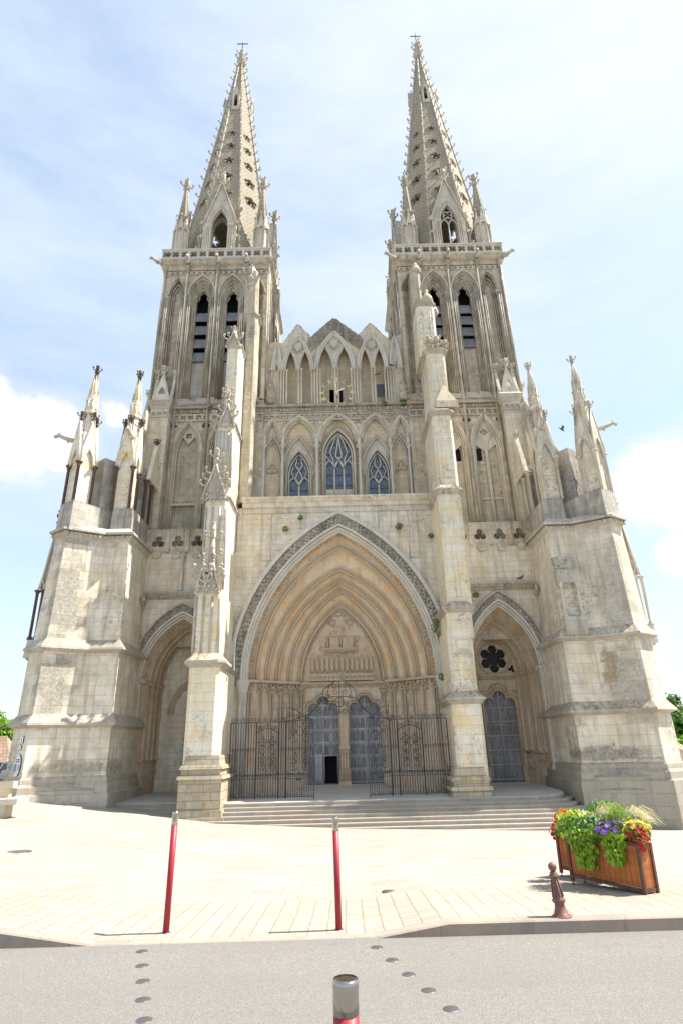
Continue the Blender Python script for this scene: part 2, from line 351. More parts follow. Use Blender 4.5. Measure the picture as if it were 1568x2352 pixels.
def glassmat():
    m = newmat('leaded glass', .35, 0, (.10, .13, .16), .5); nt = m.node_tree; b = nt.nodes['Principled BSDF']
    g = N(nt, 'ShaderNodeNewGeometry'); sp = N(nt, 'ShaderNodeSeparateXYZ'); LK(nt, g.outputs['Position'], sp.inputs[0])
    def stripes(op):
        a = math_(nt, op, sp.outputs[0], math_(nt, 'MULTIPLY', sp.outputs[2], .75)); return math_(nt, 'LESS_THAN', math_(nt, 'PINGPONG', a, .09), .012)
    l = math_(nt, 'MAXIMUM', stripes('ADD'), stripes('SUBTRACT'))
    f = noise_(nt, g.outputs['Position'], 3.5, 4); c = mix_(nt, ramp(nt, f, [(.35, 0.), (.65, 1.)]), (.075, .105, .14), (.17, .215, .26))
    LK(nt, mix_(nt, l, c, (.03, .035, .04)), b.inputs['Base Color']); return m
M['glass'] = glassmat()
def meshmat():
    m = newmat('dark wire mesh glazing', .6, 0, (.02, .02, .022)); nt = m.node_tree; b = nt.nodes['Principled BSDF']
    g = N(nt, 'ShaderNodeNewGeometry'); v = N(nt, 'ShaderNodeTexVoronoi'); v.inputs['Scale'].default_value = 14; LK(nt, g.outputs['Position'], v.inputs['Vector'])
    LK(nt, mix_(nt, math_(nt, 'LESS_THAN', v.outputs['Distance'], .16), (.014, .013, .014), (.25, .25, .25)), b.inputs['Base Color']); return m
M['mesh'] = meshmat()
# ================================================================ the cathedral
YT, YW, YD = 37.0, 35.6, 37.9
CATH = empty('cathedral', (0, 37, -.6))
tag(CATH, 'pale limestone gothic cathedral with two crocketed stone spires and a deep arched portal', 'cathedral')
CI = Matrix.Translation((0, 37, -.6)).inverted()
def part(name, mb, mat, parent=None):
    """mesh given in world coordinates, parented below the cathedral"""
    o = mb.build(name, mat); p = parent or CATH
    for q in [o] + EXTRA.get(o.name, []): q.parent = p; q.matrix_parent_inverse = CI
    return o
def sub(name, mb, mat, parent):
    o = mb.build(name, mat)
    for q in [o] + EXTRA.get(o.name, []): q.parent = parent; q.matrix_parent_inverse = Matrix()
    return o
def S(s): return Matrix.Scale(s, 4, (1, 0, 0))
def column(mb, x, y, z0, z1, r, cap=None, n=8, base=True):
    if mb.split: mb.mark()
    c = cap if cap is not None else r * 1.9; h = c * 1.5
    prof = []
    if base: prof += [(r*1.9, z0), (r*1.9, z0+r*1.2), (r*1.4, z0+r*1.5), (r*1.5, z0+r*2), (r, z0+r*2.6)]
    else: prof += [(r, z0)]
    prof += [(r, z1-h), (r*1.25, z1-h*.95), (r*.98, z1-h*.85), (c*.95, z1-h*.25), (c*1.1, z1-h*.2), (c*1.1, z1)]
    mb.lathe(x, y, prof, n)
def foliage_cap(mb, x, y, z, r, n=7):
    for i in range(n):
        a = 2*math.pi*i/n; mb.lump((x + r*math.cos(a), y + r*math.sin(a), z - random.random()*r*.5), r*.42)

# ---------------------------------------------------------------- towers
def quatre_row(mb, x0, x1, z, r, y0, y1, zlo, zhi, k=4, pitch=None):
    """strip pierced with foils"""
    n = max(1, round((x1 - x0) / (pitch or r * 2.5))); w_ = (x1 - x0) / n
    for i in range(n):
        a = x0 + i * w_; cx = a + w_ / 2
        mb.plate([(a, zlo), (a + w_, zlo), (a + w_, zhi), (a, zhi)], [foil(cx, z, r, k, math.pi / 4 if k == 4 else math.pi / 2)], y0, y1)
def gargoyle(mb, p, d, L, r=.16):
    p = Vector(p); d = Vector(d).normalized()
    pts = [p, p + d*L*.3 + Vector((0,0,.02)), p + d*L*.65 + Vector((0,0,.10)), p + d*L*.85 + Vector((0,0,.22)), p + d*L]
    mb.tube(pts, [r, r*.95, r*.75, r*.8, r*.55], 7); q = pts[3]
    mb.lump(tuple(q + Vector((0, 0, r*.8))), r*.5); mb.tube([q, q + d*L*.22 + Vector((0,0,-.12))], [r*.5, r*.2], 5)
    mb.lump(tuple(p + d*L*.4 + Vector((0, 0, -r))), r*.6)
def tower(s):
    lab = 'left' if s < 0 else 'right'
    X0, X1, YB = 5.3, 13.85, 45.6
    zb = 25.45; zt = 38.4
    mb = MB(S(s))
    # lower shaft with blind arches
    mb.box(X0, X1, YT + .45, YB, 8.0, zb)
    # front plate of the lower stage
    holes = []
    A = [(8.25, 1.02), (10.72, 1.04)]
    zs = 21.5; za = 24.15
    for cx, hw in A: holes.append(opening(cx, 12, zs, hw, (za - zs)))
    holes.append(foil(9.49, 23.85, .32, 4)); holes.append(foil(11.83, 23.85, .26, 4) if s < 0 else foil(11.85, 23.9, .26, 3, math.pi/2))
    mb.plate([(X0, 10), (13.1, 10), (13.1, zb), (X0, zb)], holes, YT, YT + .45)
    # belfry body: hollow
    mb.box(X0, X0 + .9, YT + .9, YB, zb, zt + 1.9); mb.box(X1 - .9, X1, YT + .9, YB, zb, zt + 1.9)
    mb.box(X0 + .9, X1 - .9, YB - .9, YB, zb, zt + 1.9); mb.box(X0, X1, YT, YB, zt + 1.9, zt + 2.1)
    W = [(8.17, 1.03, .47), (10.62, 1.06, .50)]; B_ = [(12.6, .62), (6.2, .62)]
    zs2 = 35.95; h2 = 2.0
    hl = [opening(cx, 25.9, zs2, hw, h2) for cx, hw, _ in W] + [opening(cx, 26.2, zs2 + .05, hw, 1.75) for cx, hw in B_]
    mb.plate([(X0, zb), (X1, zb), (X1, zt), (X0, zt)], hl, YT, YT + .14)
    mb.plate([(X0+.01, zb), (X1-.01, zb), (X1-.01, zt), (X0+.01, zt)], [opening(cx, 25.9, zs2, hi, 1.3) for cx, _, hi in W], YT + .75, YT + .95)
    mb.box(X0, X0+.4, YT+.14, YT+.9, zb, zt); mb.box(X1-.4, X1, YT+.14, YT+.9, zb, zt)
    mb.plate([(X0+.4, zb), (7.1, zb), (7.1, zt), (X0+.4, zt)], [], YT + .45, YT + .75); mb.plate([(11.75, zb), (X1-.4, zb), (X1-.4, zt), (11.75, zt)], [], YT + .45, YT + .75)
    # blank masonry under the louvres
    body = part('tower', mb, M['tower'])
    tag(body, ('left' if s < 0 else 'right') + ' bell tower of weathered grey stone')
    P = lambda n, b_, m: sub(n, b_, m, body)
    # splayed orders and colonnettes of the belfry openings
    for cx, hw, hi in W:
        o = MB(S(s)); n = 4
        for k in range(n):
            a = hw - (hw - hi) * k / n; b_ = hw - (hw - hi) * (k + 1) / n
            ha, hb = h2 * a / hw, h2 * b_ / hw
            ring(o, cx, 25.9, zs2, a, ha, b_, hb, YT + .14 + .14 * k, YT + .9)
            atube(o, cx, YT + .13 + .14 * k, 26.3, zs2, a - .045, ha - .06, .06)
            for q in (-1, 1):
                o.lathe(cx + q * (a - .045), YT + .13 + .14 * k, [(.11, 25.95), (.11, 26.25), (.065, 26.35)], 6)
                o.lathe(cx + q * (a - .045), YT + .13 + .14 * k, [(.06, zs2 - .42), (.12, zs2 - .12), (.14, zs2 - .02), (.14, zs2 + .03)], 6)
        for k in range(5):
            o.tube([(cx - hi + .02, YT + .76, 25.9), (cx - hi + .02, YT + .76, zs2)], .05, 5) if k == 0 else None
        # lobed inner edge
        for q in (-1, 1):
            o.tube([(cx + q * hi, YT + .72, zs2 - .1), (cx + q * hi * .62, YT + .72, zs2 + .28), (cx + q * hi * .8, YT + .72, zs2 + .55), (cx + q * hi * .35, YT + .72, zs2 + .75), (cx + q * hi * .35, YT + .72, zs2 + 1.0)], .07, 5)
        f = P('belfry_opening', o, M['bundle'])
        atop = MB(S(s)); atube(atop, cx, YT - .03, None, zs2, hw + .06, h2 + .12, .08); sub('hood_mould', atop, M['shaft'], body)
        l = MB(S(s))
        z0 = 30.0 if s < 0 else 30.8
        l.box(cx - hi, cx + hi, YT + .80, YT + .9, 25.9, z0)
        sub('infill', l, M['dirty'] if s < 0 else M['tower'], body)
        l = MB(S(s))
        zz = [z0 + i * (1.3 if s < 0 else 1.12) for i in range(4)]
        for z in zz:
            l.mark(); l.add([(cx-hi, YT+.62, z), (cx+hi, YT+.62, z), (cx+hi, YT+.92, z+1.02), (cx-hi, YT+.92, z+1.02), (cx-hi, YT+.68, z-.03), (cx+hi, YT+.68, z-.03), (cx+hi, YT+.97, z+1.0), (cx-hi, YT+.97, z+1.0)],
                  [(0,1,2,3), (4,7,6,5), (0,4,5,1), (3,2,6,7), (0,3,7,4), (1,5,6,2)])
        sub('louvre', l, M['slate'], body)
        d = MB(S(s)); d.box(cx - hi - .3, cx + hi + .3, YT + 1.6, YT + 1.65, z0 - .5, zs2 + 1.9); sub('dark_interior', d, M['dark'], body)
    o = MB(S(s))
    for cx, hw in B_:
        for k in range(3):
            a = hw - .13 * k; ha = 1.75 * a / hw
            atube(o, cx, YT + .12 + .1 * k, 26.5, zs2 + .05, a - .04, ha - .05, .055)
            for q in (-1, 1): o.lathe(cx + q * (a - .04), YT + .12 + .1 * k, [(.06, zs2 - .4), (.12, zs2 - .1), (.13, zs2 + .04)], 6)
        atube(o, cx, YT - .03, None, zs2 + .05, hw + .05, 1.85, .07)
    for x in (7.02, 9.42, 11.83, 13.72): # long colonnettes, running from the lower stage to the gargoyles
        o.tube([(x, YT - .12, 11.5 if x in (9.42, 11.83) else 25.2), (x, YT - .12, 38.5)], .11, 8)
        o.lathe(x, YT - .12, [(.11, 38.3), (.24, 38.75), (.26, 38.85)], 8)
        # stacks of thin shafts beside
    for x in (7.02, 9.42, 11.83):
        for q in (-.36, -.22, .22, .36):
            o.tube([(x + q, YT - .04, 26.2), (x + q, YT - .04, zs2 - .2)], .062, 6)
    for x in (13.3, 13.45): o.tube([(x, YT - .03, 25.6), (x, YT - .03, zs2 - .2)], .06, 6)
    # same order of shafts and ledges on the flank that faces the nave
    for i, y in enumerate((37.6, 38.9, 39.2, 41.2, 41.5, 43.4, 43.7, 45.3)):
        o.tube([(X0 - .06, y, 25.4), (X0 - .06, y, 38.6)], .10, 6)
    P('colonnette', o, M['bundle'])
    o = MB(S(s))
    for y0 in (39.0, 41.3): 
        for yy in (y0, ):
            path = [(X0 - .10, yy + .3 + (x - 0) , z) for x, z in [(1 + a, b) for a, b in [(p[0], p[1]) for p in arch(0, 35.4, .95, 1.9)]]]
            o.tube(path, .1, 6)
    for z in (27.4, 30.6, 33.3, 36.0):   # stair turret ledges at the back corner
        o.box(X0 - .32, X0, 44.1, 45.75, z, z + .18)
    o.box(X0 - .22, X0, 44.2, 45.7, 24, 38)
    P('turret', o, M['tower'])
    o = MB(S(s))
    for z in (27.9, 30.3, 32.8, 35.5): gargoyle(o, (X0 - .2, 45.2, z + .1), (-1, -.05, .12), 1.05, .15)
    P('gargoyle', o, M['carved'])
    # string course with quatrefoil frieze between the stages
    o = MB(S(s))
    o.frus([(X0-.1, YT-.35), (13.2, YT-.35), (13.2, YT+.2), (X0-.1, YT+.2)], zb - .12, [(X0-.1, YT-.05), (13.2, YT-.05), (13.2, YT+.2), (X0-.1, YT+.2)], zb + .18)
    o.box(X0 - .1, 13.2, YT - .3, YT + .1, zb - .28, zb - .12)
    quatre_row(o, X0, 13.1, zb - .98, .23, YT - .12, YT + .02, zb - 1.28, zb - .68)
    lumps(o, [(X0, YT - .14, zb - .46), (13.1, YT - .14, zb - .46)], .13, .24)
    for i in range(60):    # broken, stepped sill blocks under the belfry openings
        x = random.uniform(7.2, 11.7); o.box(x, x + random.uniform(.25, .5), YT - .02 - random.random()*.1, YT + .2, zb + .18, zb + .3 + random.random()*.45)
    P('string_course', o, M['dirty'])
    o = MB(S(s))
    for cx, hw in A:
        h = (za - zs)
        for k in range(3): atube(o, cx, YT + .02 + .13 * k, 12.3, zs, hw - .02 - .1 * k, h - .02 - .12 * k, .07)
        for q in (-1, 1): column(o, cx + q * (hw - .08), YT + .1, 12, zs + .1, .07, .17, 7, False)
        atube(o, cx, YT - .04, None, zs, hw + .1, h + .16, .08)
        if s > 0:
            for q in (-1, 1): atube(o, cx + q * hw * .45, YT + .3, 12.3, zs - .1, hw * .40, 1.25, .07)
            o.plate([(cx - hw*.8, zs + .5), (cx, zs - .2), (cx + hw*.8, zs + .5), (cx, zs + h - .25)], [foil(cx, zs + 1.45, .30, 4)], YT + .3, YT + .44)
        else:
            o.plate([(cx - .5, zs + h*.62), (cx, zs + h*.36), (cx + .5, zs + h*.62), (cx, zs + h - .25)], [foil(cx, zs + h*.62, .27, 4, math.pi/4)], YT + .25, YT + .40)
    o.box(9.7, 11.7, YT + (.1 if s < 0 else .33), YT + .47, 17.6, 17.75)
    P('blind_arch', o, M['shaft'])
    if s > 0:
        o = MB(S(s))
        for x in (8.69, 10.21): o.plate(opening(x, 20.7, 21.5, .17, .2, 4), [], YT + .40, YT + .449)
        P('slit_window', o, M['dark'])
    # cornice, frieze, balustrade and gargoyles under the spire
    o = MB(S(s)); e = .42
    zc = 38.55
    poly = [(X0, YT), (X1, YT), (X1, YB), (X0, YB)]
    o.frus(offp(poly, .05), zc, offp(poly, .12), zc + .3); o.frus(offp(poly, .12), zc + .3, offp(poly, .38), zc + .75); o.frus(offp(poly, .40), zc + .75, offp(poly, .40), zc + .95)
    quatre_row(o, X0 + .1, X1 - .1, zc - .35, .15, YT - .09, YT + .0, zc - .52, zc - .16, 4, .44)
    lumps(o, [(X0, YT - .26, zc + .38), (X1, YT - .26, zc + .38)], .12, .24)
    P('cornice', o, M['tower'])
    o = MB(S(s)); z0 = zc + .95; z1 = z0 + 1.02; xa, xb = X0 - .2, X1 + .2
    quatre_row(o, xa, xb, (z0 + z1) / 2, .36, YT - .34, YT - .16, z0 + .02, z1 - .10, 4, .72)
    o.box(xa - .05, xb + .05, YT - .38, YT - .12, z1 - .10, z1 + .06)
    for xx in (xa, xb - .18):    # returns along the flanks
        o.box(xx, xx + .18, YT - .12, YB + .2, z1 - .10, z1 + .06); o.box(xx, xx + .18, YT - .12, YB + .2, z0, z0 + .12)
        y = YT
        while y < YB: o.box(xx + .02, xx + .16, y, y + .12, z0 + .12, z1 - .1); y += .72
    P('balustrade', o, M['white'] if s < 0 else M['shaft'])
    for i, x in enumerate((X0 - .15, 7.02, 9.42, 11.83, X1 + .15)):
        o = MB(S(s)); ed = -1 if i == 0 else 1 if i == 4 else 0
        gargoyle(o, (x, YT - .3, zc + .55), (ed * 1.0, -.9 if not ed else -.5, .12), .6 if not ed else .95, .18)
        P('gargoyle', o, M['carved'])
    # ------------------------------------------------ spire
    CX, CY, zsb, L = (9.58 if s < 0 else 10.02), 41.3, zc + .9, (34.9 if s < 0 else 35.7)
    a0 = 4.22; ztip = zsb + L
    sp = MB()
    for i in range(8):
        ang = -math.pi / 2 + i * math.pi / 4
        out = Vector((math.cos(ang), math.sin(ang), 0)); tan = Vector((-out.y, out.x, 0))
        up = (Vector((0, 0, L)) - out * a0); SL = up.length; up.normalize(); nin = tan.cross(up); 
        if nin.dot(out) > 0: nin = -nin
        base = Vector((CX * s, CY, zsb)) + out * a0
        sp.M = Matrix(((tan.x, nin.x, up.x, base.x), (tan.y, nin.y, up.y, base.y), (tan.z, nin.z, up.z, base.z), (0, 0, 0, 1)))
        hw = a0 * math.tan(math.pi / 8)
        hs = []
        axial = i % 2 == 0
        for k, w_ in enumerate((9.3, 12.0, 14.6, 17.0, 19.2)):
            r = hw * (1 - w_ / SL) * .51
            hs.append(foil(0, w_, r, 5, math.pi / 2, 5))
        if axial: hs.append(opening(0, .2, 4.2, .62, 1.5, 6)); hs.append(opening(0, 24.3, 25.6, .17, .45, 4))
        sp.plate([(-hw, 0), (hw, 0), (hw * .02, SL * .985), (-hw * .02, SL * .985)], hs, 0, .28)
        for k, w_ in enumerate((9.3, 12.0, 14.6, 17.0, 19.2)):   # raised rims
            r = hw * (1 - w_ / SL) * .51
            sp.tube([(a, -.01, b) for a, b in foil(0, w_, r * 1.06, 5, math.pi / 2, 5)], .055, 4, True, True)
    o_sp = part('spire', sp, M['scale']); tag(o_sp, lab + ' stone spire with scale carving and foiled openings')
    SPp = lambda n, b_, m: sub(n, b_, m, o_sp)
    rb = MB()
    for i in range(8):
        ang = -math.pi / 2 + math.pi / 8 + i * math.pi / 4; out = Vector((math.cos(ang), math.sin(ang), 0))
        r0 = a0 / math.cos(math.pi / 8); c0 = Vector((CX * s, CY, zsb))
        rb.tube([c0 + out * (r0 + .02), c0 + out * .1 + Vector((0, 0, L * .985))], [.11, .06], 5)
        nk = 27
        for k in range(1, nk + 1):
            f = k / (nk + 1.0); p = c0 + out * (r0 * (1 - f) + .06 * f) + Vector((0, 0, L * f)); crocket(rb, p, out, (.40 - .08 * f) * random.uniform(.8, 1.1))
    SPp('crocketed_rib', rb, M['carved'])
    t = MB(); t.M = Matrix.Translation((CX * s, CY, 0))
    t.lathe(0, 0, [(.45, ztip - 2.4), (.32, ztip - 1.6), (.52, ztip - 1.5), (.30, ztip - 1.35), (.22, ztip - .6), (.34, ztip - .5), (.18, ztip - .3), (.14, ztip + .2), (.26, ztip + .35), (.10, ztip + .6)], 10)
    for i in range(4):
        for zz, q in ((ztip - 1.0, .55), (ztip - .1, .45)):
            a = i * math.pi / 2 + .3; crocket(t, (.15 * math.cos(a), .15 * math.sin(a), zz), (math.cos(a), math.sin(a), 0), q)
    SPp('finial', t, M['carved'])
    c = MB(); zz = ztip + .5
    c.tube([(CX * s, CY, zz), (CX * s, CY, zz + 1.9)], .05, 6); c.tube([(CX * s - .62, CY, zz + 1.25), (CX * s + .62, CY, zz + 1.25)], .05, 6)
    SPp('iron_cross', c, M['iron'])
    # gabled dormers on the four axial faces
    for i in (0, 2, 6):
        ang = -math.pi / 2 + i * math.pi / 4
        T = Matrix.Translation((CX * s, CY, zsb)) @ Matrix.Rotation(ang + math.pi / 2, 4, 'Z')
        d = MB(T); yf = -a0 + .02; zg = 9.1
        wd = 1.42
        zs_ = 4.1
        d.plate([(-wd, -.1), (wd, -.1), (wd, 4.3), (0, zg), (-wd, 4.3)], [opening(0, -.05, zs_, .70, 1.9, 8)], yf, yf + .32)
        # cheeks running back to the spire
        d.add([(-wd, yf + .3, 0), (-wd, yf + .3, 4.3), (0, yf + .3, zg), (0, yf + 1.35, zg - .3), (-wd, yf + .9, 4.3), (-wd, yf + .5, 0)], [(0, 1, 4, 5), (1, 2, 3, 4)])
        d.add([(wd, yf + .3, 0), (wd, yf + .3, 4.3), (0, yf + .3, zg), (0, yf + 1.35, zg - .3), (wd, yf + .9, 4.3), (wd, yf + .5, 0)], [(5, 4, 1, 0), (4, 3, 2, 1)])
        dd = SPp('dormer', d, M['shaft'])
        tr = MB(T)
        for k in range(3):
            atube(tr, 0, yf - .06 + .02 * k, 0, zs_, .78 + .16 * k, 2.0 + .24 * k, .08)
            for q in (-1, 1): column(tr, q * (.78 + .16 * k), yf - .06, 0, zs_ + .12, .075, .15, 6)
        tr.tube([(-wd - .05, yf - .05, 4.35), (0, yf - .05, zg + .12), (wd + .05, yf - .05, 4.35)], .12, 6)
        finial(tr, 0, yf + .05, zg, 1.25)
        for q in (-1, 1): tr.lump((q * (wd + .1), yf - .1, 4.45), .26); tr.lump((q * (wd + .1), yf - .1, 2.9), .18)
        SPp('dormer_moulding', tr, M['shaft'])
        if s > 0:
            g_ = MB(T)
            g_.tube([(0, yf + .15, 0), (0, yf + .15, 3.9)], .07, 6)
            for q in (-1, 1): atube(g_, q * .35, yf + .15, None, 3.85, .33, .62, .06)
            g_.tube([(a, yf + .15, b) for a, b in foil(0, 5.0, .46, 4, math.pi / 4)], .055, 5, True, True)
            SPp('tracery', g_, M['white'])
        # small slit dormer higher up
        f = 24.2 / 35.6; yy = -a0 * (1 - f) - .02; z_ = L * f
        h_ = MB(T); hw_ = .40
        h_.plate([(-hw_, z_ - .35), (hw_, z_ - .35), (hw_ * .95, z_ + 1.9), (0, z_ + 3.3), (-hw_ * .95, z_ + 1.9)], [opening(0, z_ + .1, z_ + 1.6, .17, .42, 5)], yy - .1, yy + .55)
        h_.tube([(-hw_ - .05, yy - .12, z_ + 1.8), (0, yy - .12, z_ + 3.4), (hw_ + .05, yy - .12, z_ + 1.8)], .06, 5)
        SPp('slit_dormer', h_, M['shaft'])
    # corner pinnacles round the foot of the spire
    for (x, y, big) in ((X1 - .9, YT + .75, 1), (X0 + (.75 if s < 0 else 1.35), YT + .75, 1), (X1 - .8, YB - .8, 1), (X0 + .6, YB - .7, 1)):
        p = MB(Matrix.Translation((x * s, y, 0))); zb_ = zsb
        p.lathe(0, 0, [(.62, zb_ - .1), (.60, zb_ + 4.1), (.50, zb_ + 4.2), (.46, zb_ + 5.1)], 8, math.pi / 8, False)
        for k in range(8):
            a = k * math.pi / 4 + math.pi / 8; column(p, .66 * math.cos(a), .66 * math.sin(a), zb_, zb_ + 4.0, .085, .15, 6)
            a2 = k * math.pi / 4; c_ = Vector((math.cos(a2), math.sin(a2), 0)); t_ = Vector((-c_.y, c_.x, 0)); q0 = c_ * .66
            pts = [q0 + t_ * .27 + Vector((0, 0, zb_ + 4.0)), q0 * .92 + Vector((0, 0, zb_ + 5.6)), q0 - t_ * .27 + Vector((0, 0, zb_ + 4.0)), q0 * .7 + Vector((0, 0, zb_ + 4.4))]
            p.add([tuple(v) for v in pts], [(0, 1, 2), (0, 3, 1), (1, 3, 2)])
            p.lump(tuple(q0 * .95 + Vector((0, 0, zb_ + 5.65))), .13)
        pp = part('corner_pinnacle', p, M['shaft'])
        q = MB(Matrix.Translation((x * s, y, 0)))
        q.lathe(0, 0, [(.50, zb_ + 4.9), (.16, zb_ + 9.2)], 8, math.pi / 8, False)
        for k in range(8):
            a = k * math.pi / 4 + math.pi / 8; q.tube([(.50 * math.cos(a), .50 * math.sin(a), zb_ + 5.0), (.15 * math.cos(a), .15 * math.sin(a), zb_ + 9.2)], .035, 4)
        sub('pinnacle_spirelet', q, M['scale'], pp)
        fz = MB(Matrix.Translation((x * s, y, 0))); finial(fz, 0, 0, zb_ + 9.0, 1.35 if big else 1); sub('finial', fz, M['carved'], pp)
    # ------------------------------------------------ outer buttress with gabled pinnacles beside the lower stage
    b = MB(S(s))
    b.plate([(12.05, 10), (13.35, 10), (13.35, 25.4), (12.05, 25.4)], [], 36.25, 38.2)
    b.box(13.35, 14.9, 38.2, 45.4, 8, 25.2)
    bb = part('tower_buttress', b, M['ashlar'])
    m_ = MB(S(s))
    m_.frus(offp([(12.05, 36.25), (13.35, 36.25), (13.35, 38.2), (12.05, 38.2)], .02), 24.85, offp([(12.05, 36.25), (13.35, 36.25), (13.35, 38.2), (12.05, 38.2)], .22), 25.4)
    m_.frus(offp([(12.05, 36.25), (13.35, 36.25), (13.35, 38.2), (12.05, 38.2)], .24), 25.4, offp([(12.05, 36.25), (13.35, 36.25), (13.35, 38.2), (12.05, 38.2)], .05), 25.65)
    lumps(m_, [(12.1, 36.15, 25.15), (13.3, 36.15, 25.15)], .1, .22)
    quatre_row(m_, 12.1, 13.3, 24.4, .18, 36.17, 36.28, 24.15, 24.65, 4, .4)
    sub('cornice', m_, M['carved'], bb)
    for (cx, cy, k_) in ((12.7, 36.95, .82), (14.2, 39.6, .85), (14.3, 43.4, .85)):
        g = MB(S(s)); W_ = .78 * k_; zz = 25.6
        g.frus([(cx-W_, cy-W_), (cx+W_, cy-W_), (cx+W_, cy+W_), (cx-W_, cy+W_)], zz - 1.8, [(cx-W_, cy-W_), (cx+W_, cy-W_), (cx+W_, cy+W_), (cx-W_, cy+W_)], zz)
        for ax in (0, 1):
            for q in (-1, 1):
                tri = [(-W_, zz), (W_, zz), (0, zz + 3.0 * k_)]
                T = Matrix.Translation((cx, cy, 0)) @ Matrix.Rotation(ax * math.pi / 2, 4, 'Z')
                m2 = MB(S(s) @ T); m2.plate(tri, [arch(0, zz + .5, .3 * k_, .8 * k_, 4)], q * W_ - .1, q * W_ + .1); g.add([(S(s) @ Vector((v[0], v[1], v[2]))).to_tuple() for v in m2.v], m2.f)
                finial(g, cx + (0 if ax else 0) + (q * W_ if ax else 0), cy + (q * W_ if not ax else 0), zz + 2.7 * k_, .95 * k_)
        T0 = [(cx-W_*.9, cy-W_*.9), (cx+W_*.9, cy-W_*.9), (cx+W_*.9, cy+W_*.9), (cx-W_*.9, cy+W_*.9)]; T1 = [(cx-.1, cy-.1), (cx+.1, cy-.1), (cx+.1, cy+.1), (cx-.1, cy+.1)]
        g.frus(T0, zz, T1, zz + 2.4 * k_)
        sub('gabled_pinnacle', g, M['shaft'], bb)
    # raking flyer down to the outer corner buttress
    f_ = MB(S(s))
    f_.add([(13.35, 35.4, 24.3), (13.35, 36.2, 24.3), (15.3, 35.4, 19.8), (15.3, 36.2, 19.8), (13.35, 35.4, 22.6), (13.35, 36.2, 22.6), (14.3, 35.4, 18.6), (14.3, 36.2, 18.6), (15.3, 35.4, 12), (15.3, 36.2, 12), (14.5, 35.4, 12), (14.5, 36.2, 12)],
           [(0, 2, 3, 1), (0, 4, 6, 2), (1, 3, 7, 5), (4, 5, 7, 6), (0, 1, 5, 4), (2, 6, 10, 8), (2, 8, 9, 3), (3, 9, 11, 7), (6, 7, 11, 10), (8, 10, 11, 9)])
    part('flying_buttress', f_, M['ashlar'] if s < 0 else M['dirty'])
for s in (-1, 1): tower(s)
